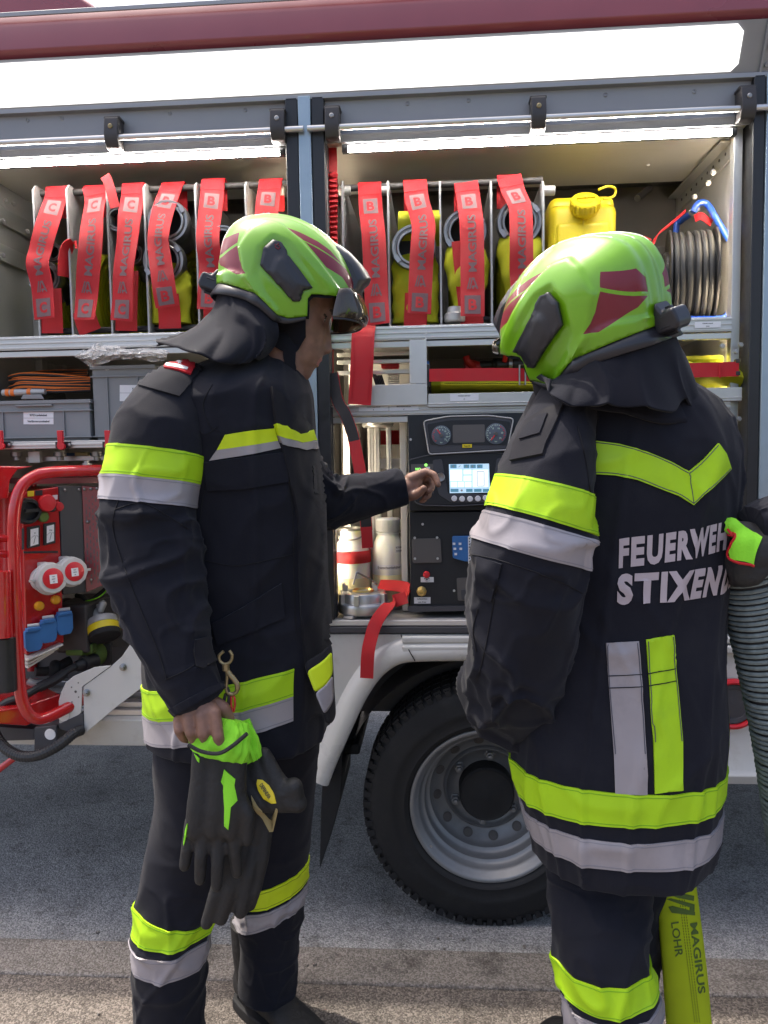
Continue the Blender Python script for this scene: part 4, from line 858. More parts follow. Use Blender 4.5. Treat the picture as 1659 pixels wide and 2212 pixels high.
tag(mb.build('curved_strap', ['red_web', 'web_black']), 'black and red banded strap curving down past the pump console', 'strap')
mb = MB(); Strip([av(*c5(345, 1165), 2.50), av(*c5(335, 1240), 2.478), av(*c5(328, 1420), 2.47), av(*c5(312, 1690), 2.475)], 49*pxm(2.475), n=40).mesh(mb)
o = tag(mb.build('strap_end', 'red_web'), 'wide red strap end hanging over the shelf edge beside the pillar', 'strap')
mb = MB(); stt = Strip([av(*c5(335, 1240), 2.4752), av(*c5(328, 1420), 2.4672), av(*c5(312, 1660), 2.4722)], 36*pxm(2.475), n=20)
for s_ in (-1, 1): mb.tube(stt.ev(np.linspace(0, 1, 20), np.full(20, s_), np.zeros(20)), .0009, 5)
mb.build('stitching', 'red_web_dark', o)
# ---- drawer content
mb = MB(); Strip([av(*c5(775, 1495), 2.478), av(*c5(1000, 1492), 2.474), av(*c5(1300, 1490), 2.474), av(*c5(1600, 1498), 2.478)], 27*pxm(2.478), side=(0, 0, 1), n=40).mesh(mb)
o = tag(mb.build('drawer_strap', 'red_web'), 'red strap stretched flat across the drawer left of the right helmet', 'strap')
mb = MB(); q = av(*c5(1393, 1492), 2.470); mb.tube([q+Vector((sx*.009, 0, sz*.031)) for sx, sz in ((-1, -1), (1, -1), (1, 1), (-1, 1))], .0028, 8, closed=True); mb.build('buckle', 'steel', o)
mb = MB(); Strip([av(*c6(1060, 1368), 2.476), av(*c6(1250, 1362), 2.472), av(*c6(1478, 1356), 2.476)], 30*pxm(2.478), side=(0, 0, 1), n=30).mesh(mb); Strip([av(*c6(1362, 1320), 2.4695), av(*c6(1362, 1410), 2.4695)], .004, side=(1, 0, 0), n=4).mesh(mb)
tag(mb.build('drawer_strap', 'red_web'), 'red strap stretched across the drawer right of the right helmet', 'strap')
mb = MB()
for dz in (-16, 16): mb.pbox(*c6(1462, 1340+dz*2.4-10), *c6(1490, 1340+dz*2.4+16), 2.472, .02)
build_each(mb, 'strap_clip', 'black_plastic', truck, bevel=.002)
fh = empty('folded_hose', av(1080, 850, 2.6), 'flat yellow folded hose lying in the drawer under the red strap', 'hose')
def flat_hose(mb, pa, pb, Y, z_h, d=.1):
    a = av(*pa, Y); b = av(*pb, Y); n = 24; G = []
    for i in range(n):
        p = a+(b-a)*i/(n-1); r = []
        for k in range(14):
            th = 2*math.pi*k/14; r.append(p+Vector((0, math.cos(th)*d, math.sin(th)*z_h*(1+.06*math.sin(i*.9)))))
        G.append(r)
    mb.grid(G, wrap=True)
    for e in (0, n-1): mb.add(G[e], [tuple(range(14))])
mb = MB(); flat_hose(mb, c5(850, 1575), (1235, 838), 2.60, .017); flat_hose(mb, c5(790, 1580), (1230, 830), 2.66, .025); mb.build('hose', 'hose_yellow', fh, ang=60)
mb = MB()
for k in range(60):
    for q in range(2): 
        p = av(*c5(880+k*12, 1547+q*9+k*.05), 2.505+.003*q); mb.obox(p, (.0022, 0, 0), (0, .0008, 0), (0, 0, .0009))
mb.build('stitching', 'hose_stitch', fh)
mb = MB(); flat_hose(mb, (1455, 800), c6(1450, 1430), 2.60, .036); flat_hose(mb, (1460, 785), (1540, 783), 2.66, .02); tag(mb.build('folded_hose', 'hose_yellow', ang=60), 'flat yellow folded hose behind the red strap right of the helmet', 'hose')
mb = MB(); mb.pbox(*c5(686, 1400), *c5(776, 1555), 2.53, .012); tag(mb.build('webbing_sling', 'blue_plastic', bevel=.004), 'bright blue webbing sling standing in the drawer', 'sling')
mb = MB(); mb.pbox(*c5(724, 1420), *c5(780, 1570), 2.492, .012); q = MB(); b_ = mb.build('strap_buckle', 'black_plastic', bevel=.004); tag(b_, 'black plastic buckle holding the drawer strap beside the blue sling', 'buckle')
nz = empty('spray_nozzle', av(1025, 800, 2.75), 'red and black spray nozzle lying behind the drawer strap', 'nozzle')
mb = MB(); mb.lathe(av(*c5(1065, 1440), 2.72), (1, .1, 0), [(.0, -.03), (.022, -.03), (.025, 0), (.016, .03), (.016, .06), (0, .06)], 18); mb.tube(spline([av(*c5(1070, 1440), 2.70), av(*c5(1030, 1400), 2.68), av(*c5(1020, 1370), 2.68)], 10), .012, 10); mb.build('handle', 'red_plastic', nz, bevel=.002)
mb = MB(); mb.lathe(av(*c5(1110, 1430), 2.72), (1, 0, 0), [(0, 0), (.016, 0), (.017, .04), (.024, .045), (.024, .075), (.02, .08), (0, .08)], 20); mb.build('barrel', 'black_plastic', nz)
nz = empty('spray_nozzle', av(1110, 800, 2.75), 'black spray nozzle with dark red bail handle behind the drawer strap', 'nozzle')
mb = MB(); mb.lathe(av(*c5(1225, 1425), 2.66), (1, 0, 0), [(0, 0), (.018, 0), (.018, .03), (.022, .035), (.022, .05), (.026, .055), (.026, .1), (.018, .11), (.018, .15), (0, .15)], 22); mb.build('barrel', 'black_plastic', nz)
mb = MB(); mb.ring(av(*c5(1300, 1425), 2.66), (1, 0, 0), [(.0235, 0), (.029, 0), (.029, .012), (.0235, .012)], 22); mb.build('collar', 'steel', nz)
mb = MB(); mb.tube(spline([av(*c5(1275, 1400), 2.64), av(*c5(1290, 1350), 2.62), av(*c5(1340, 1345), 2.60), av(*c5(1420, 1365), 2.60)], 16), .009, 10); mb.build('bail_handle', 'red_plastic', nz)
for (x0, y0, x1, y1, m, nm, lab) in ((455, 1405, 575, 1450, 'red_plastic', 'hand_tool', 'red handled tool lying in the left part of the drawer'), (510, 1460, 575, 1485, 'red_plastic', 'hand_tool', 'short red tool grip below the red handled tool')):
    mb = MB(); mb.pbox(*c5(x0, y0), *c5(x1, y1), 2.62, .03); tag(mb.build(nm, m, bevel=.006), lab, 'tool')
mb = MB()
for k in range(7): mb.lathe(av(*c5(410+k*9, 1540-abs(3-k)*4), 2.60), (1, 0, .3), [(0, 0), (.03-.002*k, 0), (.03-.002*k, .004), (0, .004)], 16)
tag(mb.build('ribbed_hose', 'rubber'), 'short black ribbed hose end in the left part of the drawer', 'hose')
mb = MB()
for k in range(5): mb.pbox(*c5(500, 1488+k*14), *c5(575, 1494+k*14), 2.63, .02)
tag(mb.build('metal_rack', 'alu_bright', bevel=.001), 'small slotted metal rack in the left part of the drawer', 'rack')
# ---- bottles, lid, lower strap
def bottle(px, pytop, pybase, wpx, Y, label, closed):
    x = xf(px, pybase, Y); zb_ = ZFLOOR+.001; ht = zf(px, pytop, Y)-zb_; r = wpx/2*pxm(Y)
    b = empty('bottle', (x, Y, zb_), label, 'bottle')
    nr = r*.66
    mb = MB(); mb.lathe((x, Y, zb_), (0, 0, 1), [(0, .002), (r*.9, .0), (r, .012), (r, ht*.60), (r*.985, ht*.66), (r*.9, ht*.73), (r*.76, ht*.785), (nr, ht*.81), (nr, ht*.83), (nr*1.1, ht*.835), (nr*1.1, ht*.845), (nr*.95, ht*.85), (nr*.95, ht*.93)], 44); mb.f.pop(); mb.m.pop(); mb.build('body', 'bottle_hdpe', b, ang=60)
    mb = MB(); mb.lathe((x, Y, zb_), (0, 0, 1), [(r*.9, .004), (r+.0006, .012), (r+.0007, ht*.38), (r+.0001, ht*.385)], 36); mb.f.pop(); mb.m.pop(); mb.f.pop(); mb.m.pop(); mb.build('liquid', 'foam_liquid', b)
    if closed:
        mb = MB(); mb.lathe((x, Y, zb_), (0, 0, 1), [(nr*1.08, ht*.86), (nr*1.12, ht*.862), (nr*1.1, ht*.985), (nr*1.02, ht), (0, ht)], 40)
        for k in range(40):
            an = 2*math.pi*k/40; r_ = Vector((math.cos(an), math.sin(an), 0)); mb.obox(Vector((x, Y, zb_+ht*.925))+r_*nr*1.105, r_*.0012, r_.cross(Vector((0, 0, 1)))*.0016, Vector((0, 0, ht*.055)))
        mb.build('cap', 'bottle_hdpe', b)
    else:
        mb = MB(); mb.ring((x, Y, zb_+ht*.93), (0, 0, 1), [(nr*.95, 0), (nr*1.15, 0), (nr*1.15, .008), (nr*.95, .008)], 36); mb.tube(spline([(x-nr*1.1, Y, zb_+ht*.93), (x-nr*.9, Y-nr*.8, zb_+ht*.86), (x, Y-nr*1.15, zb_+ht*.83), (x+nr*.9, Y-nr*.8, zb_+ht*.86), (x+nr*1.1, Y, zb_+ht*.93)], 20), .003, 8); mb.build('clamp_ring', 'steel', b)
    return b
b1 = bottle(762, 1132, 1300, 80, 2.66, 'translucent foam bottle with red band round it, next to the pillar', False)
b2 = bottle(841, 1119, 1290, 71, 2.68, 'translucent foam bottle with ribbed white cap beside the console', True)
def curved_label(b, cx, Y, r, px0, py0, px1, py1, lines, m='label_white'):
    z0_, z1_ = zf((px0+px1)/2, py1, Y-r), zf((px0+px1)/2, py0, Y-r); xa, xb_ = xf(px0, py0, Y-r*.9), xf(px1, py0, Y-r*.9)
    G = []
    for i in range(13):
        x = xa+(xb_-xa)*i/12; dx = max(-.98, min(.98, (x-cx)/r)); y = Y-r*math.sqrt(1-dx*dx)-.001; G.append([(x, y, z0_), (x, y, z1_)])
    mb = MB(); mb.grid(G); mb.build('label', m, b)
    mb = MB()
    for i, t in enumerate(lines):
        V, Fs = text2d(t, .03, .5); h = (z1_-z0_)/len(lines)*.5; w_ = V[:, 0].max()-V[:, 0].min(); k = min(h, (xb_-xa)*.85/w_)
        zc = z1_-(z1_-z0_)*(i+.5)/len(lines); pts = []
        for vx, vy in V:
            x = (xa+xb_)/2+(vx-w_/2)*k; dx = max(-.98, min(.98, (x-cx)/r)); pts.append((x, Y-r*math.sqrt(1-dx*dx)-.0022, zc+(vy-.5)*h))
        mb.add(pts, Fs)
    mb.build('lettering', 'ink', b)
rb1 = 40*pxm(2.66); rb2 = 35.5*pxm(2.68)
curved_label(b2, b2.location.x, 2.68, rb2+.0028, *cp(645, 1140), *cp(722, 1195), ['SCHAUM', 'STARK'])
curved_label(b2, b2.location.x, 2.68, rb2+.0028, *cp(492, 1288), *cp(702, 1328), ['Ersatzschaumbehälter'])
curved_label(b1, b1.location.x, 2.66, rb1+.002, *cp(190, 1178), *cp(345, 1205), ['ADDITIV'])
mb = MB(); G = []
for k in range(33):
    an = 2*math.pi*k/32; xx = b1.location.x+math.cos(an)*(rb1+.0025); yy = 2.66+math.sin(an)*(rb1+.0025); zc = zf(*cp(320, 1232), 2.60); G.append([(xx, yy, zc-.021), (xx, yy, zc+.021)])
mb.grid(G); tag(mb.build('bottle_band', 'red_web', solid=.0025), 'red elastic band round the bottle next to the pillar', 'strap')
lid = empty('coupling_cap', av(785, 1320, 2.56), 'silver aluminium coupling cap lying flat with wire bail on the bay floor', 'coupling cap')
lc = Vector((xf(*cp(398, 1600), 2.555), 2.565, ZFLOOR+.001)); LR = 212/3.6145*pxm(2.56)
mb = MB(); mb.lathe(lc, (0, 0, 1), [(0, .006), (LR*.7, .006), (LR*.75, .002), (LR*.96, .012), (LR, .02), (LR, .038), (LR*.97, .044), (LR*.86, .046), (LR*.85, .072), (LR*.82, .078), (LR*.55, .080), (LR*.53, .074), (LR*.45, .072), (LR*.3, .078), (0, .079)], 60)
for an in (-100, -30, 150, 215, 60):
    r_ = Vector((math.cos(rad(an)), math.sin(rad(an)), 0)); mb.obox(lc+r_*LR*.9+Vector((0, 0, .06)), r_*.010, r_.cross(Vector((0, 0, 1)))*.009, Vector((0, 0, .017)))
for an in (-120,): r_ = Vector((math.cos(rad(an)), math.sin(rad(an)), 0)); mb.obox(lc+r_*LR*.8+Vector((0, 0, .005)), r_*.02, r_.cross(Vector((0, 0, 1)))*.02, Vector((0, 0, .005)))
mb.build('cap_body', 'alu', lid, bevel=.0018)
mb = MB(); mb.ring(lc+Vector((0, 0, .079)), (0, 0, 1), [(LR*.33, 0), (LR*.42, 0), (LR*.40, .006), (LR*.35, .006)], 40); mb.build('seal', 'brass', lid)
mb = MB()
mb.tube([av(*cp(318, 1440), 2.53), av(*cp(342, 1352), 2.55), av(*cp(360, 1352), 2.56), av(*cp(470, 1410), 2.60), av(*cp(505, 1440), 2.6)], .0032, 10); mb.build('wire_bail', 'steel', lid)
for x in (262, 496): 
    mb = MB(); p = av(*cp(x, 1460), 2.56); mb.prism([p+Vector(q) for q in ((-.012, 0, -.014), (-.014, 0, .012), (-.004, 0, .014), (-.004, 0, .006), (.004, 0, .004), (.006, 0, -.014))], (0, .012, 0)); mb.build('lug', 'alu', lid, bevel=.001)
mb = MB()
Strip([av(*c, Y) for c, Y in ((cp(520, 1445), 2.62), (cp(640, 1450), 2.58), (cp(735, 1470), 2.54), (cp(745, 1530), 2.50))], .04, side=[(.1, .5, .7)]*2, n=26).mesh(mb)
sp_ = [av(*c, Y) for c, Y in ((cp(735, 1540), 2.505), (cp(640, 1570), 2.50), (cp(600, 1600), 2.485), (cp(545, 1660), 2.468), (cp(495, 1740), 2.452), ((803, 1372), 2.44), ((795, 1410), 2.424), ((792, 1465), 2.420))]
Strip(sp_, 29*pxm(2.44), side=[(.3, .4, .8), (.7, .3, .6), (.9, .1, .3), (.95, 0, .2), (1, 0, .1), (1, 0, 0), (1, 0, 0), (1, 0, 0.12)], n=60).mesh(mb)
tag(mb.build('loose_strap', 'red_web'), 'loose red strap lying on the bay floor and hanging over the fender', 'strap')
# ================================================================== LEFT COMPARTMENT: crates, tray, generator
ZT = zf(100, 953, 2.5)
mb = MB(); mb.box(XW_L+.002, XPIL0-.02, 2.485, 2.515, zf(100, 969, 2.485), zf(100, 953, 2.485)); mb.box(XW_L+.002, XPIL0-.02, 2.481, 2.485, zf(100, 963, 2.485), zf(100, 958, 2.485)); mb.box(XW_L+.002, XPIL0-.02, 2.516, 3.1, ZT-.012, ZT-.004); mb.build('tray', 'alu_bright', truck, bevel=.0015)
for px in (3, 133, 235):
    x = xf(px, 950, 2.47); z = zf(px, 961, 2.47)
    mb = MB(); mb.box(x-.012*2, x+.012*2.2, 2.472, 2.481, z-.011, z+.011); lb = mb.build('latch_base', 'black_plastic', truck, bevel=.002)
    mb = MB(); mb.prism([(x-.009, 2.468, z+.047), (x+.010, 2.468, z+.047), (x+.010, 2.468, z+.005), (x+.016, 2.468, z-.002), (x+.014, 2.468, z-.012), (x+.004, 2.468, z-.017), (x-.008, 2.468, z-.013), (x-.012, 2.468, z-.003), (x-.008, 2.468, z+.006)], (0, -.012, 0)); mb.build('latch_lever', 'red_plastic', lb, bevel=.002)
    mb = MB(); mb.lathe((x+.025, 2.4718, z), (0, -1, 0), [(.005, 0), (.005, .002), (.003, .003), (0, .003)], 12); mb.build('latch_screw', 'steel', lb)
mb = MB()
for px in (36, 130, 210): 
    p = av(px, 982, 2.6); mb.lathe(p, (0, 0, 1), [(.0, -.02), (.012, -.02), (.012, -.008), (.02, -.006), (.02, .01), (0, .01)], 12)
build_each(mb, 'tray_bolt', 'steel', truck)
mb = MB(); mb.pbox(55, 985, 240, 996, 2.65, .02); mb.pbox(60, 975, 86, 1000, 2.62, .02); build_each(mb, 'tray_slide', 'alu', truck, bevel=.002)
mb = MB(); mb.pbox(115, 978, 240, 992, 2.85, .02); tag(mb.build('tool_case', 'blue_plastic', bevel=.003), 'blue tool case half hidden below the crate tray', 'case')
mb = MB(); mb.pbox(161, 977, 190, 990, 2.83, .02); tag(mb.build('wood_block', 'foam_liquid', bevel=.003), 'pale wooden block below the crate tray', 'block')
def crate(name_label, px0, px1, pytop, pybot, Y, d, ribs, lines, lab_rect, notch=False):
    x0, x1 = xf(px0, 900, Y), xf(px1, 900, Y); z0_, z1_ = ZT-.003, zf(px1, pytop, Y)
    c_ = empty('storage_crate', ((x0+x1)/2, Y+d/2, z0_), name_label, 'crate')
    mb = MB(); t = .004; b0 = z0_
    mb.box(x0+.012, x1-.012, Y+.012, Y+d-.012, b0, b0+.014); i = .006
    for (a, b_, c, e) in ((x0+i, x1-i, Y+i, Y+i+t), (x0+i, x1-i, Y+d-i-t, Y+d-i), (x0+i, x0+i+t, Y+i+t, Y+d-i-t), (x1-i-t, x1-i, Y+i+t, Y+d-i-t)): mb.box(a, b_, c, e, b0+.014, z1_-.001)
    mb.build('shell', 'crate_grey', c_, bevel=.0015)
    mb = MB()
    for zc, h in ((z1_-.006, .006), (z1_-.036, .0025), (b0+.016, .002)):
        mb.box(x0, x1, Y, Y+i, zc-h, zc+h); mb.box(x1-i, x1, Y+i, Y+d, zc-h, zc+h); mb.box(x0, x0+i, Y+i, Y+d, zc-h, zc+h)
    for r in ribs:
        x = xf(r, 900, Y); mb.box(x-.002, x+.002, Y+.0003, Y+i, b0+.0185, z1_-.0387)
    mb.build('rim', 'crate_grey', c_, bevel=.001)
    if notch:
        mb = MB(); mb.pprism([c7(195, 822), c7(215, 780), c7(388, 775), c7(418, 820)], Y+.001, .004); mb.pbox(*c7(140, 872), *c7(490, 890), Y-.004, .008); mb.build('handle', 'crate_grey', c_, bevel=.002)
    else:
        mb = MB(); put_text(mb, 'ω', av(*c7(1016, 528), Y+.004), (1, 0, 0), (0, 0, 1), .013, bold=.04); mb.build('embossed_mark', 'alu_bright', c_)
    px0_, py0_, px1_, py1_ = lab_rect
    a = av(px0_, py0_, Y+i-.0012); b_ = av(px1_, py0_, Y+i-.0012); e = av(px0_, py1_, Y+i-.0012)
    mb = MB(); mb.prism([a, b_, b_+(e-a), e], (0, .001, 0)); L = mb.build('label', 'label_white', c_)
    mb = MB(); n = len(lines)
    for k, tx in enumerate(lines):
        if not tx: continue
        V, _ = text2d(tx, .03, 0); hh = (a-e).length/n*.34; wd = (V[:, 0].max()-V[:, 0].min())*hh
        put_text(mb, tx, a+(b_-a)*.5+(e-a)*((k+.5)/n)+Vector((0, -.0006, 0)), (b_-a), (0, 0, 1), hh, bold=.03, width=min(wd, (b_-a).length*.86))
    if n > 1: q = a+(e-a)*.5+Vector((0, -.0005, 0)); mb.add([q, q+(b_-a), q+(b_-a)+Vector((0, 0, .0008)), q+Vector((0, 0, .0008))], [(0, 1, 2, 3)])
    mb.build('lettering', 'ink', c_)
    return c_
crate('low grey plastic crate with two lined white label under the cable coil', -12, 196, 862, 942, 2.52, .30, (5, 137), ['KFZ-Ladekabel', 'Verlängerungskabel'], (*c7(222, 944), *c7(507, 1060)), True)
crate('tall grey plastic crate behind the left man\'s shoulder under the clear bag', 198, 338, 787, 935, 2.53, .36, (234, 300), ['Scheinwerfer', ''], (*c7(1135, 688), *c7(1560, 840)))
# charging cable coil
cc = empty('cable_coil', av(100, 850, 2.62), 'coil of black and orange cable heaped on the low grey crate', 'cable')
rs = np.random.RandomState(5)
for k in range(9):
    y0 = 812+k*4.4; zj = rs.uniform(-3, 3); r_ = .0055
    pth = [av(196, y0+rs.uniform(-6, 8), 2.60), av(120, y0+zj, 2.57), av(50, y0-2+zj, 2.565), av(22+rs.uniform(-6, 10), y0+4, 2.60), av(40, y0-2, 2.68), av(110, y0-8+zj, 2.72), av(190, y0-10, 2.72)]
    P = spline(pth, 50); mb = MB(); mb.tube(P, r_, 8); cbx = mb.build('cable_turn', 'cable_black', cc)
    mb = MB(); mb.tube(P+np.array([0, -.0038, .0036]), .0021, 6); mb.build('cable_stripe', 'orange', cbx)
mb = MB(); p0 = av(*c7(20, 762), 2.54); p1 = av(*c7(430, 752), 2.545); dr = (p1-p0).normalized(); Lh = (p1-p0).length
mb.lathe(p0, dr, [(.008, 0), (.0115, .004), (.012, Lh*.4), (.0105, Lh*.55), (.0115, Lh*.7), (.0095, Lh), (0, Lh)], 16, 0)
for q in (.1, .22, .6): mb.lathe(p0+dr*Lh*q, dr, [(.0125, 0), (.013, .003), (.013, .010), (.0125, .013)], 16, 1)
mb.build('cable_plug', ['alu_grey', 'orange'], cc)
# clear plastic bag
def vn_(x, y): return math.sin(x*2.1+math.sin(y*1.7)*2)*.6+math.sin(y*2.9+x*1.3+math.sin(x*.7)*3)*.6
G = []; bg = [(160, 768), (178, 757), (198, 745), (215, 741), (250, 746), (290, 752), (330, 750), (362, 757)]; bt = [(162, 771), (182, 784), (200, 793), (222, 786), (250, 778), (290, 776), (330, 782), (360, 778)]
ta = spline([(x, 0, y) for x, y in bg], 44); tb_ = spline([(x, 0, y) for x, y in bt], 44); rs = np.random.RandomState(11)
for i in range(44):
    row = []
    for j in range(16):
        f = j/15; x = ta[i][0]*(1-f)+tb_[i][0]*f; y = ta[i][2]*(1-f)+tb_[i][2]*f
        row.append(at(x, y, 2.50-.05*math.sin(math.pi*f)+.022*float(vn_(i*.32, j*.4))+rs.uniform(-.004, .004)))
    G.append(row)
mb = MB(); mb.grid(G); tag(mb.build('plastic_bag', 'bag_film', ang=12), 'crumpled clear plastic bag lying on the tall grey crate', 'bag')
# ------------------------------------------------------------------ GENERATOR, swung out on its arm, front panel turned to the right
gen = empty('generator', av(60, 1560, 2.42), 'red tube framed portable generator with grey and blue power sockets', 'generator')
TH = rad(50); gn = Vector((math.sin(TH), -math.cos(TH), 0)); gd = Vector((math.cos(TH), math.sin(TH), 0)); gz = Vector((0, 0, 1)); G0 = av(*cb(290, 800), 2.40)
def gp(x, y, off=0, P0=None, n=None):
    px, py = cb(x, y); d = Vector(Rn @ np.array([(px-829.5)/FPX, -(py-1106)/FPX, -1.0])); nn = n or gn; o = (P0 or G0)+nn*off; c0 = Vector(CAM)
    return c0+d*((o-c0).dot(nn)/d.dot(nn))
mb = MB(); mb.prism([gp(*q) for q in ((148, 290), (400, 250), (436, 1310), (180, 1400))], -gn*.22); gpan = mb.build('control_panel', 'red_paint', gen, bevel=.004)
mb = MB(); mb.prism([gp(x, y, .004) for x, y in ((402, 245), (555, 245), (585, 970), (431, 985))], -gn*.05); mb.build('black_housing', 'console_grey', gen, bevel=.002)
Pv = gp(560, 600, .004); nv = Vector((.25, -.97, 0)).normalized()
pv = lambda x, y, o=0: gp(x, y, o, Pv, nv)
mb = MB(); mb.prism([pv(*q) for q in ((556, 245), (760, 262), (800, 880), (586, 970))], -nv*.05); cov = mb.build('perforated_cover', 'truck_red', gen, bevel=.002)
mb = MB(); rs = np.random.RandomState(2)
for i in range(7):
    for j in range(13):
        x = 585+i*22+j*1.4; y = 330+j*46+(i % 2)*22-i*4; h = rs.choice([16, 26, 34])
        if rs.rand() < .14: continue
        mb.add([pv(x-4, y-h/2, .001), pv(x+4, y-h/2, .001), pv(x+4, y+h/2, .001), pv(x-4, y+h/2, .001)], [(0, 1, 2, 3)])
o = mb.build('vent_slots', 'interior_dark', cov); tag(o, kind='stuff')
mb = MB()
for x, y, f in ((443, 273, gp), (538, 270, gp), (575, 268, pv), (618, 265, pv), (660, 262, pv), (595, 490, pv), (620, 885, pv)): mb.sphere(f(x, y, .006), .0055, 10)
build_each(mb, 'housing_screw', 'steel', gen)
# tube frame in front of the panel
FO = .075
fp = [gp(980, 128, FO), gp(760, 136, FO), gp(520, 142, FO), gp(335, 152, FO), gp(235, 178, FO), gp(150, 245, FO), gp(105, 370, FO), gp(92, 560, FO), gp(100, 900, FO), gp(115, 1250, FO), gp(132, 1560, FO), gp(150, 1700, FO), gp(190, 1790, FO), gp(250, 1828, FO), gp(320, 1820, FO), gp(420, 1775, FO), gp(640, 1660, FO), gp(900, 1540, FO)]
mb = MB(); mb.tube(spline(fp, 110), .0185, 18); mb.build('tube_frame', 'red_paint', gen)
FB = -.30
mb = MB(); mb.tube(spline([gp(980, 128, FB-.1), gp(500, 140, FB-.1), gp(330, 152, FB-.1), gp(240, 190, FB-.1), gp(210, 300, FB-.1), gp(210, 900, FB-.1), gp(220, 1500, FB-.1)], 40), .0185, 14); mb.build('tube_frame', 'red_paint', gen)
mb = MB(); mb.prism([gp(60, 330, .03), gp(70, 210, .03), gp(120, 135, .03), gp(230, 112, .03), gp(240, 112, -.35), gp(-150, 112, -.35), gp(-160, 340, -.3)][0:4]+[gp(-90, 108, .03), gp(-90, 345, .03)], -gn*.45); mb.build('top_cover', 'red_paint', gen, bevel=.006)
mb = MB(); mb.prism([gp(470, 190, -.03), gp(760, 180, -.03), gp(760, 225, -.03), gp(200, 232, -.03), gp(230, 195, -.03)], -gn*.2); mb.build('inner_frame', 'truck_red', gen)
mb = MB(); p = gp(590, 95, .06); mb.lathe(p-gz*.004, gz, [(.016, 0), (.016, .006), (.009, .007), (.009, .014), (0, .014)], 6); mb.build('frame_nut', 'steel', gen)
mb = MB(); mb.tube([gp(-60, 600, .05), gp(60, 605, .05)], .012); mb.tube([gp(-60, 715, .05), gp(60, 710, .05)], .012); mb.cyl(gp(15, 825, .10), gp(22, 1275, .10), .024, 16); build_each(mb, 'side_tube', 'red_paint', gen)
mb = MB(); mb.cyl(gp(30, 1275, .07), gp(38, 1640, .07), .034, 20); mb.build('side_cylinder', 'black_plastic', gen, bevel=.003)
# panel fittings
def disc(x, y, prof, m, nm, seg=24, off=0, par=None): mb = MB(); mb.lathe(gp(x, y, off), gn, prof, seg); return mb.build(nm, m, par or gpan, bevel=0)
disc(182, 415, [(.043, 0), (.043, .006), (.038, .022), (.030, .022), (.028, .004), (0, .004)], 'black_plastic', 'inlet_socket', 30)
mb = MB(); mb.obox(gp(215, 412, .024), gd*.02, gz*.005, gn*.006); mb.build('socket_latch', 'black_plastic', gpan)
disc(300, 360, [(.014, 0), (.014, .016), (.027, .018), (.028, .026), (.025, .032), (0, .034)], 'red_plastic', 'stop_button', 28)
disc(345, 392, [(.014, 0), (.014, .012), (.012, .014), (0, .014)], 'dark_metal', 'push_button'); disc(395, 385, [(.016, 0), (.016, .006), (.013, .007), (.013, .016), (0, .017)], 'red_plastic', 'push_button')
disc(287, 455, [(.017, 0), (.017, .014), (.014, .018), (0, .018)], 'print_green', 'push_button')
for x0, y0, x1, y1, m in ((188, 280, 232, 318, 'can_yellow'), (240, 275, 290, 312, 'ink'), (358, 308, 392, 340, 'label_white'), (326, 312, 342, 345, 'label_white'), (160, 690, 395, 704, 'ink'), (148, 535, 164, 680, 'console_grey')):
    mb = MB(); mb.prism([gp(x0, y0, .0015), gp(x1, y0-3, .0015), gp(x1, y1-4, .0015), gp(x0, y1, .0015)], -gn*.001); mb.build('panel_plate', m, gpan)
for x0, y0, x1, y1 in ((188, 527, 274, 672), (299, 505, 380, 650)):
    mb = MB(); mb.prism([gp(x0, y0, .010), gp(x1, y0-14, .010), gp(x1, y1-16, .010), gp(x0, y1, .010)], -gn*.010); mt = mb.build('meter', 'black_plastic', gpan, bevel=.002)
    mb = MB(); mb.prism([gp(x0+20, y0+14, .0112), gp(x1-12, y0+2, .0112), gp(x1-12, y1-32, .0112), gp(x0+20, y1-16, .0112)], -gn*.001); mb.build('meter_face', 'label_white', mt)
    mb = MB(); c_ = gp((x0+x1)/2+10, (y0+y1)/2+30, .0118)
    for k in range(9): an = rad(150-k*14); mb.obox(c_+(gd*math.cos(an)*.8+gz*math.sin(an))*.022, gd*.0005, gz*.0018, gn*.0002)
    mb.obox(c_+gz*.008-gd*.002, (gd*.3+gz).normalized()*.012, (gd-gz*.3).normalized()*.0006, gn*.0003); put_text(mb, 'V' if x0 < 250 else 'Hz', c_+gz*.03, gd, gz, .006); mb.build('meter_scale', 'ink', mt)
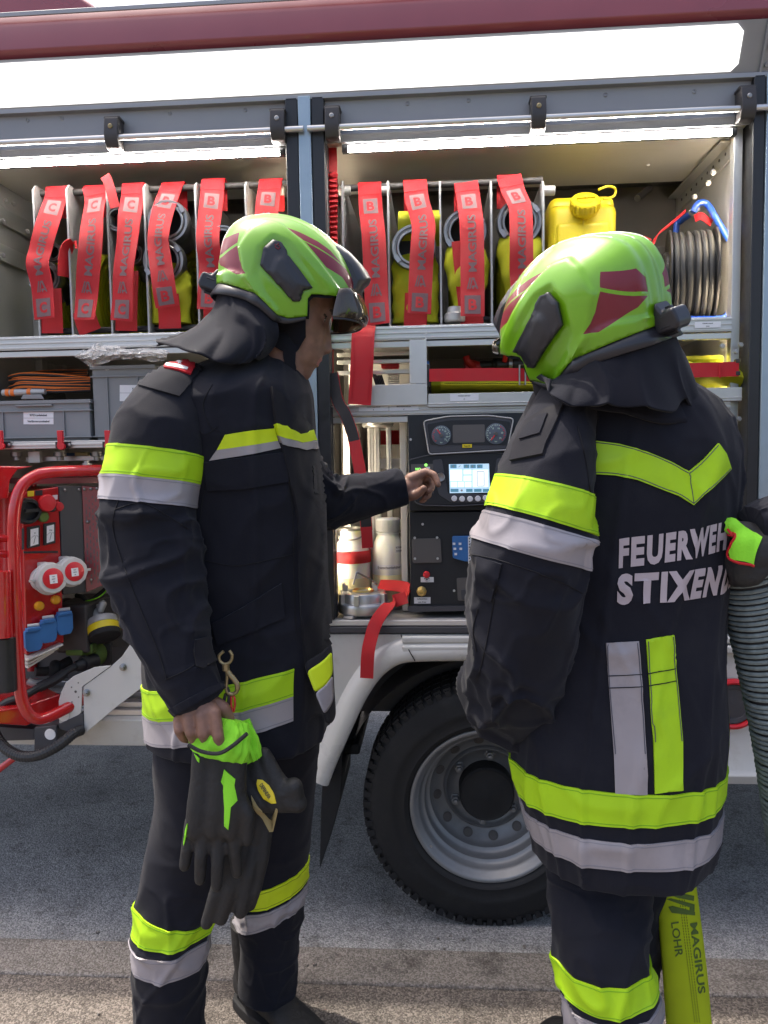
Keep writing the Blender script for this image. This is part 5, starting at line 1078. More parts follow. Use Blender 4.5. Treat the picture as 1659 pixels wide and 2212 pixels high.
for x, y, s in ((345, 868, 1.0), (486, 822, .95)):
    c_ = gp(x-60*s, y+10, 0); ax_g = (gn+gz*.12).normalized()
    mb = MB(); mb.lathe(c_, ax_g, [(.04*s, 0), (.041*s, .03), (.043*s, .045)], 36); mb.obox(c_+gz*.046*s+gn*.03, gd*.014, gz*.010, gn*.03); mb.build('power_socket', 'grey_plastic', gpan, bevel=.003)
    e = c_+ax_g*.045
    mb = MB(); mb.lathe(e, ax_g, [(.040*s, 0), (.049*s, .002), (.050*s, .034), (.047*s, .042), (.034*s, .043)], 12); mb.lathe(e+ax_g*.010, ax_g, [(.050*s, 0), (.0525*s, .002), (.0525*s, .007), (.050*s, .009)], 36)
    mb.obox(e+ax_g*.02+gd*.055*s, gd*.008, gz*.004, ax_g*.01); mb.obox(e+ax_g*.02-gd*.055*s, gd*.008, gz*.004, ax_g*.01); cap_ = mb.build('socket_cap', 'grey_plastic', gpan, bevel=.001)
    mb = MB(); mb.lathe(e+ax_g*.042, ax_g, [(.033*s, 0), (.033*s, .003), (.031*s, .004), (0, .004)], 30); mb.build('socket_disc', 'red_plastic', cap_) if False else mb.build('socket_disc', 'red_plastic', gpan)
    mb = MB(); q = e+ax_g*.0468-gz*.002; u_ = gd; v_ = ax_g.cross(gd)*-1; v_ = v_ if v_.z > 0 else -v_
    mb.obox(q, u_*.012*s, v_*.014*s, ax_g*.0004); mb.build('socket_label', 'label_white', gpan)
    mb = MB(); put_text(mb, '16A', q+v_*.008*s+ax_g*.0008, u_, v_, .004); put_text(mb, '400V', q+ax_g*.0008, u_, v_, .004); put_text(mb, '6h', q-v_*.008*s+ax_g*.0008, u_, v_, .004); mb.build('lettering', 'ink', gpan)
for x, y in ((262, 1060), (374, 1018)): disc(x, y, [(.015, 0), (.016, .004), (.0145, .012), (.010, .016), (0, .017)], 'orange_lens', 'indicator_lamp', 24)
for x, y in ((218, 1285), (318, 1228), (428, 1175)):
    c_ = gp(x-14, y, .002)
    mb = MB(); mb.lathe(c_, gn, [(.032, 0), (.032, .012), (.028, .02)], 28)
    mb.prism([c_+gn*.018+gd*a+gz*b for a, b in rrect([(-.027, .034), (.027, .034), (.027, -.02), (.018, -.036), (-.018, -.036), (-.027, -.02)], .006)], gn*.016); mb.obox(c_+gn*.03+gz*.036, gd*.022, gz*.006, gn*.012); so_ = mb.build('household_socket', 'blue_plastic', gpan, bevel=.003)
    mb = MB(); mb.cyl(c_+gz*.045+gn*.012-gd*.01, c_+gz*.047+gn*.03+gd*.02, .006, 12); mb.build('socket_hinge', 'grey_plastic', gpan, bevel=.001)
# base plates, engine parts
mb = MB()
for k in range(3): mb.prism([gp(185+k*2, 1425+k*24, .03-.01*k), gp(432-k*30, 1318+k*22, .03-.01*k), gp(432-k*30, 1332+k*22, .03-.01*k), gp(185+k*2, 1442+k*24, .03-.01*k)], -gn*.12)
build_each(mb, 'base_plate', 'alu_plate', gen, bevel=.002)
Pe = gp(640, 1150, -.10); ne = Vector((.3, -.95, 0)).normalized(); pe = lambda x, y, o=0: gp(x, y, o, Pe, ne)
mb = MB(); mb.lathe(pe(455, 1120, -.06), (gn+gz*.1).normalized(), [(.0, -.06), (.055, -.06), (.06, 0), (.05, .02), (.02, .024), (0, .024)], 28); mb.box(*[v for p in ((pe(470, 1230, 0)[0], pe(720, 1230, 0)[0]), (2.5, 2.72), (pe(560, 1330, 0)[2], pe(560, 1010, 0)[2])) for v in p]) ; mb.build('engine_block', 'dark_metal', gen, bevel=.01)
mb = MB(); af = (Vector((.35, -.45, -.82))).normalized(); fc_ = pe(690, 1140, .09)
mb.lathe(fc_, af, [(0, 0), (.03, 0), (.048, .006), (.052, .012), (.053, .03), (.050, .032)], 36, 0); mb.lathe(fc_+af*.032, af, [(.0525, 0), (.053, .002), (.053, .022), (.0525, .024)], 36, 1); mb.lathe(fc_+af*.056, af, [(.0525, 0), (.052, .018), (.045, .022), (0, .022)], 24, 2); build_each(mb, 'oil_filter', ['alu_grey', 'can_yellow', 'rubber'], gen)
mb = MB(); mb.tube(spline([pe(560, 1110, .02), pe(620, 1090, .05), pe(660, 1130, .08), pe(680, 1170, .10)], 12), .017, 14); mb.tube([pe(680, 1100, .08), pe(700, 1045, .08), pe(715, 1030, .08)], [.012, .014, .009], 12); mb.tube([pe(545, 1060, .03), pe(600, 1050, .03)], .012); mb.tube([pe(575, 1160, .02), pe(600, 1300, 0)], .022, 12); mb.obox(pe(660, 1060, .05), (.02, 0, 0), (0, .012, 0), (0, 0, .006)); build_each(mb, 'engine_fitting', 'alu_grey', gen, bevel=.002)
mb = MB(); mb.tube(spline([pe(520, 990, .03), pe(560, 1000, .05), pe(600, 1030, .04), pe(640, 1010, .02), pe(750, 920, .02)], 20), .008, 8); mb.build('engine_hose', 'rubber', gen)
mb = MB(); mb.tube(spline([pe(580, 1030, .06), pe(640, 1015, .06), pe(690, 990, .05), pe(750, 930, .04)], 16), .0022, 6); mb.build('earth_wire', 'glove_lime', gen)
mb = MB(); mb.prism([pe(x, y, .02) for x, y in ((690, 1330), (745, 1318), (755, 1335), (752, 1470), (690, 1475))], -ne*.05); mb.build('connector_flange', 'dark_metal', gen, bevel=.003)
mb = MB(); dr = (pe(480, 1360, .13)-pe(690, 1370, .05)); 
mb.lathe(pe(640, 1390, .05), (-.2, -.95, .1), [(0, -.02), (.042, -.02), (.044, .0), (.040, .02), (.03, .03), (0, .03)], 20); mb.obox(pe(560, 1345, .09), (.045, 0, 0), (0, .02, 0), (0, 0, .016)); mb.obox(pe(520, 1372, .10), (.03, 0, 0), (0, .02, 0), (0, 0, .010)); mb.build('connector_cap', 'print_green', gen, bevel=.005)
mb = MB()
kp = spline([pe(650, 1430, .08), pe(560, 1460, .12), pe(480, 1490, .14), pe(380, 1560, .16), pe(280, 1610, .17), pe(150, 1680, .19), pe(40, 1720, .20), pe(-60, 1800, .2)], 60); mb.tube(kp[:14], [.026-.0006*i for i in range(14)], 16); mb.tube(kp[6:9], .029, 16); mb.tube(kp[10:], .0125, 10)
mb.tube(kp[20:36], .0165, 10); mb.build('power_cable', 'cable_black', gen)
mb = MB(); mb.tube(spline([pe(240, 1510, .12), pe(340, 1500, .1), pe(480, 1430, .06)], 20), .016, 12); mb.tube(spline([pe(350, 1530, .1), pe(370, 1490, .1), pe(380, 1460, .08)], 8), .02, 14); mb.build('exhaust_hose', 'rubber', gen)
mb = MB(); mb.tube(spline([pe(190, 1570, .12), pe(240, 1590, .12), pe(300, 1585, .1)], 8), .013, 10); mb.build('drain_fitting', 'alu_grey', gen)
# red base pan
mb = MB(); mb.prism([gp(x, y, -.02) for x, y in ((-120, 1790), (180, 1740), (415, 1660), (415, 1700), (400, 1790), (180, 1880), (-120, 1860))], -gn*.30); mb.build('base_pan', 'red_paint', gen, bevel=.006)
# swing arm under the generator
arm = empty('swing_arm', av(190, 1600, 2.45), 'white sheet metal swing arm carrying the generator out of the truck', 'swing arm')
mb = MB(); ya = 2.36
mb.prism([av(*cb(*q), 2.375) for q in ((566, 1610), (760, 1470), (830, 1405), (880, 1330), (905, 1280), (960, 1340), (1005, 1430), (1060, 1520), (1000, 1592), (780, 1760), (572, 1938))], (0, .006, 0)); mb.build('arm_plate', 'truck_white', arm, bevel=.002)
mb = MB(); mb.prism([av(*cb(*q), 2.372) for q in ((402, 1862), (398, 1710), (418, 1640), (450, 1580), (500, 1540), (640, 1480), (720, 1470), (755, 1470), (560, 1612), (552, 1790), (480, 1850))], (0, .006, 0)); mb.build('end_plate', 'truck_white', arm, bevel=.002)
mb = MB(); mb.prism([av(*cb(*q), 2.369) for q in ((395, 1868), (552, 1795), (566, 1800), (566, 1935), (520, 1940), (400, 1900))], (0, .05, 0)); mb.prism([av(*cb(*q), 2.36) for q in ((232, 1890), (385, 1875), (388, 1990), (300, 2030), (232, 2045))], (0, .08, 0)); mb.prism([av(*cb(*q), 2.40) for q in ((-80, 1880), (232, 1900), (232, 1975), (-80, 1985))], (0, .2, 0)); build_each(mb, 'arm_foot', 'console_grey', arm, bevel=.003)
for x, y, r in ((342, 1935, 43), (433, 1806, 46)):
    mb = MB(); mb.lathe(av(*cb(x, y), 2.3585 if x < 400 else 2.3705), (0, -1, 0), [(r/3.151*pxm(2.36)*.95, 0), (r/3.151*pxm(2.36)*.93, .002), (0, .0024)], 30); mb.build('reflector', 'blob', arm)
mb = MB()
for x, y in ((838, 1478), (590, 1652)): mb.lathe(av(*cb(x, y), 2.3745), (.3, -1, .05), [(.012, 0), (.012, .003), (.008, .004), (.008, .014), (.004, .015), (.004, .024), (0, .024)], 12)
build_each(mb, 'arm_bolt', 'steel', arm)
mb = MB()
for x, y, r in ((515, 1645, 9), (533, 1585, 5), (487, 1615, 5), (535, 1682, 5), (490, 1715, 5)): mb.lathe(av(*cb(x, y), 2.3718), (0, -1, 0), [(r/3.151*pxm(2.37), 0), (r/3.151*pxm(2.37), .0008), (0, .0008)], 14)
build_each(mb, 'arm_hole', 'interior_dark', arm)
mb = MB(); mb.tube(spline([av(*cb(555, 1905), 2.37), av(*cb(500, 1930), 2.34), av(*cb(400, 2010), 2.31), av(*cb(270, 2075), 2.29), av(*cb(150, 2085), 2.29), av(*cb(50, 2040), 2.30), av(*cb(-20, 1960), 2.32), av(*cb(-70, 1850), 2.34)], 90), [.0165+.0013*(k % 2) for k in range(90)], 12); tag(mb.build('corrugated_conduit', 'cable_black', ang=20), 'thick black corrugated conduit looping below the swing arm', 'conduit')
mb = MB(); mb.tube([av(*cb(95, 2098), 2.36), av(*cb(-60, 2215), 2.34)], .011, 12); tag(mb.build('support_rod', 'red_paint'), 'thin red rod at the lower left edge below the conduit', 'rod')
# ================================================================== PEOPLE: tools
_pm = np.random.RandomState(42).permutation(256); _pm = np.concatenate([_pm, _pm, _pm])
def vnoise(P):
    P = np.asarray(P, float); i = np.floor(P).astype(int); f = P-i; f = f*f*f*(f*(f*6-15)+10); out = 0
    for dx in (0, 1):
        for dy in (0, 1):
            for dz in (0, 1):
                h = _pm[(_pm[(_pm[(i[..., 0]+dx) % 256]+i[..., 1]+dy) % 256]+i[..., 2]+dz) % 256]/127.5-1
                out = out+h*(f[..., 0] if dx else 1-f[..., 0])*(f[..., 1] if dy else 1-f[..., 1])*(f[..., 2] if dz else 1-f[..., 2])
    return out
def ridge(P): return 1-2*np.abs(vnoise(P))
def crest(P): return np.clip(1-np.abs(vnoise(P))*3.2, 0, 1)**1.6
class Loft:
    """cloth tube through oriented rings; u in ring numbers, v = angle, v = pi/2 faces the camera side"""
    def __init__(s, rings, fold=None, ex=2.0):
        s.c = np.array([r[0] for r in rings]); s.a = np.array([r[1] for r in rings]); s.b = np.array([r[2] for r in rings]); s.n = len(rings); s.fold = fold; s.ex = ex
        s.L = np.concatenate([[0], np.cumsum(np.linalg.norm(np.diff(s.c, axis=0), axis=1))])
    def _cr(s, A, u):
        u = np.clip(u, 0, s.n-1); i = np.minimum(u.astype(int), s.n-2); t = (u-i)[..., None]; g = lambda k: A[np.clip(k, 0, s.n-1)]
        p0, p1, p2, p3 = g(i-1), g(i), g(i+1), g(i+2); return .5*(2*p1+(-p0+p2)*t+(2*p0-5*p1+4*p2-p3)*t*t+(-p0+3*p1-3*p2+p3)*t**3)
    def base(s, u, v):
        c, a, b = s._cr(s.c, u), s._cr(s.a, u), s._cr(s.b, u); e = 2/s.ex
        cv, sv = np.cos(v), np.sin(v); cx = np.sign(cv)*np.abs(cv)**e; sx = np.sign(sv)*np.abs(sv)**e
        return c+a*cx[..., None]+b*sx[..., None], c
    def ev(s, u, v, off=0.0):
        u = np.asarray(u, float); v = np.asarray(v, float); P, c = s.base(u, v)
        if s.fold is not None:
            r = P-c; r /= np.maximum(1e-6, np.linalg.norm(r, axis=-1))[..., None]; ul = np.interp(u, np.arange(s.n), s.L); P = P+r*s.fold(ul, v, P)[..., None]
        if off:
            h = .02; d1 = s.ev(np.clip(u+h, 0, s.n-1), v)-s.ev(np.clip(u-h, 0, s.n-1), v); d2 = s.ev(u, v+h)-s.ev(u, v-h); n = np.cross(d1, d2); n /= np.maximum(1e-9, np.linalg.norm(n, axis=-1))[..., None]
            r = P-c; sg = np.where((n*r).sum(-1) < 0, -1, 1)[..., None]; P = P+n*sg*off
        return P
    def mesh(s, mb, nu=120, nv=120, u0=0, u1=None, mi=0, caps=True, off=0.0):
        u1 = s.n-1 if u1 is None else u1; U, V = np.meshgrid(np.linspace(u0, u1, nu), np.linspace(0, 2*np.pi, nv, endpoint=False), indexing='ij')
        G = s.ev(U, V, off); base = len(mb.v); mb.grid(G, mi, wrap=True)
        if caps:
            for row, e in ((0, u0), (nu-1, u1)):
                k = len(mb.v); mb.v.append(tuple(s._cr(s.c, np.array([float(e)]))[0])); 
                for j in range(nv): mb.f.append((base+row*nv+j, base+row*nv+(j+1) % nv, k)); mb.m.append(mi)
    def band(s, mb, top, bot, mi=0, off=.0034, nv=260, rows=12, urange=None, k=0.0, vr=None):
        """a tape round the tube between two cutting planes, each given by two points of the photo (left, right) at the tube's depth"""
        lo, hi = urange or (0, s.n-1); us = np.linspace(lo, hi, 320); vs = np.linspace(0, 2*np.pi, nv, endpoint=False) if vr is None else np.linspace(vr[0], vr[1], nv)
        U, V = np.meshgrid(us, vs, indexing='ij'); P = s.base(U, V)[0]; res = []
        for (A, B) in (top, bot):
            A, B = np.array(A), np.array(B); n = np.cross(B-A, np.array([0, -1.0, k])); n /= np.linalg.norm(n); d = (P-A) @ n
            if d[0].mean() > d[-1].mean(): d = -d
            uu = []
            for j in range(nv):
                col = d[:, j]; q = np.where((col[:-1] <= 0) & (col[1:] > 0))[0]
                if len(q): i = q[0]; t = -col[i]/(col[i+1]-col[i]); uu.append(us[i]+t*(us[i+1]-us[i]))
                else: uu.append(lo if col[0] > 0 else hi)
            res.append(np.array(uu))
        T = np.linspace(0, 1, rows)[:, None]; UU = res[0][None]*(1-T)+res[1][None]*T; VV = np.broadcast_to(vs[None], UU.shape)
        G = s.ev(UU, VV, off); G0 = s.ev(UU[:1], VV[:1], -.002); G1 = s.ev(UU[-1:], VV[-1:], -.002)
        mb.grid(np.concatenate([G0, G, G1]), mi, wrap=vr is None); return res
def limb(pts, bdir=(0, -1, 0), fold=None, ex=2.0):
    """pts: (px, py, Y, half width in px, half depth in m)"""
    c = np.array([at(p[0], p[1], p[2]) for p in pts]); T = np.gradient(c, axis=0); T /= np.linalg.norm(T, axis=1)[:, None]; R_ = []
    for i, p in enumerate(pts):
        b = np.array(bdir, float); b = b-T[i]*(b @ T[i]); b /= np.linalg.norm(b); a = np.cross(b, T[i]); a /= np.linalg.norm(a)
        if a[0] < 0 and abs(a[0]) > .2: a = -a
        R_.append((c[i], a*p[3]*pxm(p[2]), b*p[4]))
    return Loft(R_, fold, ex)
def torso(pts, fold=None, ex=2.2, tilt=0):
    R_ = []
    for p in pts:
        c = at(p[0], p[1], p[2]); R_.append((c, np.array([p[3]*pxm(p[2]), 0, p[5] if len(p) > 5 else 0.0]), np.array([0, -p[4], p[6] if len(p) > 6 else 0.0])))
    return Loft(R_, fold, ex)
def bvh_of(mb): return BVHTree.FromPolygons([Vector(v) for v in mb.v], mb.f, epsilon=0)
def inpoly(P, poly):
    P = np.asarray(P); x, y = P[:, 0], P[:, 1]; r = np.zeros(len(P), bool); n = len(poly)
    for i in range(n):
        x0, y0 = poly[i]; x1, y1 = poly[(i+1) % n]
        c = ((y0 > y) != (y1 > y)) & (x < (x1-x0)*(y-y0)/((y1-y0) if y1 != y0 else 1e-12)+x0); r ^= c
    return r
def pdist(P, poly):
    P = np.asarray(P, float); d = np.full(len(P), 1e9)
    for i in range(len(poly)):
        a = np.array(poly[i], float); b = np.array(poly[(i+1) % len(poly)], float); t = np.clip(((P-a) @ (b-a))/max(1e-9, (b-a) @ (b-a)), 0, 1); d = np.minimum(d, np.linalg.norm(P-(a+t[:, None]*(b-a)), axis=1))
    return d
def dens(poly, step):
    out = []
    for i in range(len(poly)):
        a = np.array(poly[i], float); b = np.array(poly[(i+1) % len(poly)], float); n = max(1, int(np.linalg.norm(b-a)/step)); out += [tuple(a+(b-a)*k/n) for k in range(n)]
    return out
def cdt(poly, step, inner=()):
    """triangulate a polygon with inner points; returns points, triangles"""
    B = dens(poly, step); B = [np.array(b) for b in B]; lo = np.min(B, 0); hi = np.max(B, 0)
    g = np.array([(x+(step/2 if j % 2 else 0), y) for i, x in enumerate(np.arange(lo[0], hi[0], step)) for j, y in enumerate(np.arange(lo[1], hi[1], step*.87))])
    if len(g): g = g[inpoly(g, poly) & (pdist(g, poly) > step*.4)]
    pts = [Vector(b) for b in B]; edges = [(i, (i+1) % len(B)) for i in range(len(B))]; faces = [list(range(len(B)))]
    for q in inner:
        Q = q; k = len(pts); pts += [Vector(b) for b in Q]; edges += [(k+i, k+(i+1) % len(Q)) for i in range(len(Q))]
    pts += [Vector(p) for p in g]
    V, E, F, _, _, _ = delaunay_2d_cdt(pts, edges, [], 0, 1e-5)
    V = np.array([tuple(v) for v in V]); cen = np.array([V[list(f)].mean(0) for f in F]); ok = inpoly(cen, poly)
    return V, [tuple(f) for f, k in zip(F, ok) if k]
def cast(bvh, px, py, hint):
    d = Vector(Rn @ np.array([(px-829.5)/FPX, -(py-1106)/FPX, -1.0])).normalized(); h = bvh.ray_cast(Vector(CAM), d)
    if h[0] is None:
        q = Vector(CAM)+d*(hint/d.y); h = bvh.find_nearest(q)
        return h[0], h[1] if h[1].dot(d) < 0 else -h[1]
    return h[0], (h[1] if h[1].dot(d) < 0 else -h[1])
def patch(bvh, poly, hint, off=.0035, step=6, mb=None, mi=0, holes=None):
    """a piece of cloth or tape sewn on a garment: outline given in the photo, laid on the garment's surface with its own thickness"""
    V, F = cdt(poly, step); mb = mb or MB(); used = sorted({i for f in F for i in f}); H = {i: cast(bvh, V[i][0], V[i][1], hint) for i in used}; base = len(mb.v); idx = {}
    for i in used: idx[i] = len(mb.v); mb.v.append(tuple(H[i][0]+H[i][1]*off))
    from collections import Counter
    ec = Counter(); 
    for f in F:
        mb.f.append(tuple(idx[i] for i in f)); mb.m.append(mi)
        for k in range(len(f)): ec[tuple(sorted((f[k], f[(k+1) % len(f)])))] += 1
    low = {}
    for (a, b), n in ec.items():
        if n == 1:
            for q in (a, b):
                if q not in low: low[q] = len(mb.v); mb.v.append(tuple(H[q][0]-H[q][1]*.0015))
            mb.f.append((idx[a], idx[b], low[b], low[a])); mb.m.append(mi)
    return mb
def text_patch(bvh, txt, quad, hint, off=.0022, mb=None, mi=0, bold=.04, step=.2):
    """lettering laid on a garment: quad = photo positions of lower-left, lower-right, upper-right, upper-left of the word"""
    V, F = text2d(txt, bold, step); lo, hi = V.min(0), V.max(0); q = (V-lo)/(hi-lo); A, B, C_, D = [np.array(p, float) for p in quad]; mb = mb or MB()
    pts = []
    for s_, t in q:
        p = (A*(1-s_)+B*s_)*(1-t)+(D*(1-s_)+C_*s_)*t; h, n = cast(bvh, p[0], p[1], hint); pts.append(h+n*off)
    mb.add(pts, F, mi); return mb
def capsule(mb, p0, p1, r0, r1, n=14):
    p0, p1 = Vector(p0), Vector(p1); mb.sphere(p0, r0, n); mb.sphere(p1, r1, n); mb.tube([p0, p1], [r0, r1], n)
def chain(mb, pts, rs):
    for i in range(len(pts)-1): capsule(mb, pts[i], pts[i+1], rs[i], rs[i+1])
def remesh(mb, name, voxel, mats, parent, smooth=4, paint=None):
    me = bpy.data.meshes.new(name+'_src'); me.from_pydata([tuple(v) for v in mb.v], [], mb.f); bm = bmesh.new(); bm.from_mesh(me); bmesh.ops.recalc_face_normals(bm, faces=bm.faces); bm.to_mesh(me); bm.free()
    o = bpy.data.objects.new(name+'_src', me); C.objects.link(o); m = o.modifiers.new('r', 'REMESH'); m.mode = 'VOXEL'; m.voxel_size = voxel
    if smooth: sm = o.modifiers.new('s', 'SMOOTH'); sm.factor = .5; sm.iterations = smooth
    me2 = bpy.data.meshes.new_from_object(o.evaluated_get(bpy.context.evaluated_depsgraph_get())); bpy.data.objects.remove(o); bpy.data.meshes.remove(me)
    me2.name = name; me2.materials.clear()
    for q in mats: me2.materials.append(MATS[q])
    off = wloc(parent); me2.transform(Matrix.Translation(-off)); me2.polygons.foreach_set('use_smooth', [True]*len(me2.polygons))
    if paint is not None:
        cen = np.zeros(len(me2.polygons)*3); me2.polygons.foreach_get('center', cen); me2.polygons.foreach_set('material_index', paint(cen.reshape(-1, 3)+np.array(off)).astype(np.int32))
    r = bpy.data.objects.new(name, me2); C.objects.link(r); r.parent = parent; return r
# ------------------------------------------------------------------ helmet, drawn in a side view and given its width; local x forward, y left, z up
HS = 2867.0; HC = (900.0, 810.0)
def hl(x, y): return ((x-HC[0])/HS, -(y-HC[1])/HS)
DOME = [(1370, 975), (1372, 930), (1340, 828), (1300, 740), (1230, 650), (1150, 580), (1080, 535), (1010, 500), (930, 475), (850, 465), (740, 467), (640, 487), (580, 522), (522, 600), (496, 670), (484, 730), (470, 830), (462, 895), (475, 1000), (540, 1130), (690, 1270), (900, 1330), (1100, 1300), (1260, 1200), (1345, 1080)]
DC = np.array([905.0, 880.0])
_da = np.array([math.atan2(-(y-DC[1]), x-DC[0]) for x, y in DOME]); _dr = np.array([math.hypot(x-DC[0], y-DC[1]) for x, y in DOME])
_o = np.argsort(_da); _da, _dr = _da[_o], _dr[_o]; _da3 = np.concatenate([_da-2*np.pi, _da, _da+2*np.pi]); _dr3 = np.concatenate([_dr]*3)
_gr = np.linspace(-np.pi, np.pi, 361); _gR = np.interp(_gr, _da3, _dr3); 
_k = np.exp(-np.linspace(-2, 2, 13)**2); _k /= _k.sum(); _gR = np.convolve(np.concatenate([_gR[-13:-1], _gR, _gR[1:13]]), _k, 'same')[12:-12]
def Rdome(a): return np.interp((a+np.pi) % (2*np.pi)-np.pi, _gr, _gR)
def to_disc(P):
    P = np.asarray(P, float); d = P-DC; a = np.arctan2(-d[:, 1], d[:, 0]); t = np.clip(np.hypot(d[:, 0], d[:, 1])/Rdome(a), 0, 1); r = np.arcsin(t)/(np.pi/2); return np.stack([r*np.cos(a), r*np.sin(a)], 1)
def from_disc(D):
    r = np.clip(np.hypot(D[:, 0], D[:, 1]), 0, 1); a = np.arctan2(D[:, 1], D[:, 0]); t = np.sin(r*np.pi/2); R_ = t*Rdome(a); return np.stack([DC[0]+R_*np.cos(a), DC[1]-R_*np.sin(a)], 1), r, a, t
HW = .124
LOWER = [(1370, 975), (1340, 988), (1240, 985), (1275, 1028), (1170, 1021), (1060, 1022), (1037, 1048), (1028, 1145), (1000, 1150), (905, 1158), (860, 1130), (750, 1022), (600, 955), (462, 895)]
INSERT = [(845, 705), (890, 720), (915, 760), (922, 792), (1065, 985), (1012, 1000), (985, 1060), (945, 1060), (765, 850), (788, 752)]
ARCH = [(655, 900), (632, 720), (720, 600), (800, 555), (885, 578), (1000, 690), (1115, 830), (1240, 990), (1280, 1060), (1060, 1060), (1040, 1200), (880, 1200), (750, 1040), (690, 960)]
ARCH2 = [(725, 900), (760, 760), (850, 675), (935, 720), (1080, 900), (1150, 1000), (1100, 1060), (1040, 1080), (1030, 1180), (900, 1180), (790, 1030)]
ARCH3 = [(420, 900), (430, 845), (560, 850), (680, 905), (760, 1010), (860, 1110), (900, 1200), (700, 1200), (480, 1050)]
HRED = [[(905, 598), (1010, 637), (1120, 690), (1190, 737), (1240, 790), (1268, 822), (1195, 775), (1110, 728), (1030, 692)],
        [(1035, 700), (1120, 742), (1210, 792), (1288, 842), (1330, 900), (1345, 978), (1310, 972), (1260, 905), (1160, 855), (1108, 790)],
        [(530, 630), (632, 622), (620, 690), (488, 738), (502, 672)], [(486, 756), (617, 708), (630, 800), (648, 850), (678, 894), (615, 890), (548, 842), (500, 800)]]
def sstep(d, w): t = np.clip(.5+d/(2*w), 0, 1); return t*t*(3-2*t)
def hpoint(D, extra=0.0):
    P, r, a, t = from_disc(D); y = HW*np.power(np.clip(1-t**2.5, 0, 1), 1/2.1)
    s1 = np.where(inpoly(P, ARCH), 1, -1)*pdist(P, ARCH); s2 = np.where(inpoly(P, ARCH2), 1, -1)*pdist(P, ARCH2); s3 = np.where(inpoly(P, INSERT), 1, -1)*pdist(P, INSERT)
    s4 = np.where(inpoly(P, ARCH3), 1, -1)*pdist(P, ARCH3); off = .0075*sstep(s1, 13)-.0045*sstep(s2, 11)-.003*sstep(s3, 8)+.005*sstep(s4, 11)+.0035*np.exp(-((y-.040)/.011)**2)*(P[:, 1] < 860)-.0025*np.exp(-((y-.017)/.008)**2)*(P[:, 1] < 900)+extra
    off = off*np.where(r > .985, .25, 1)
    n = np.stack([np.cos(a)*np.sin(r*np.pi/2), np.cos(r*np.pi/2), np.sin(a)*np.sin(r*np.pi/2)], 1)
    X = np.stack([(P[:, 0]-HC[0])/HS, y, -(P[:, 1]-HC[1])/HS], 1)+n*off[:, None]
    X[r > .9995, 1] = 0
    return X, P
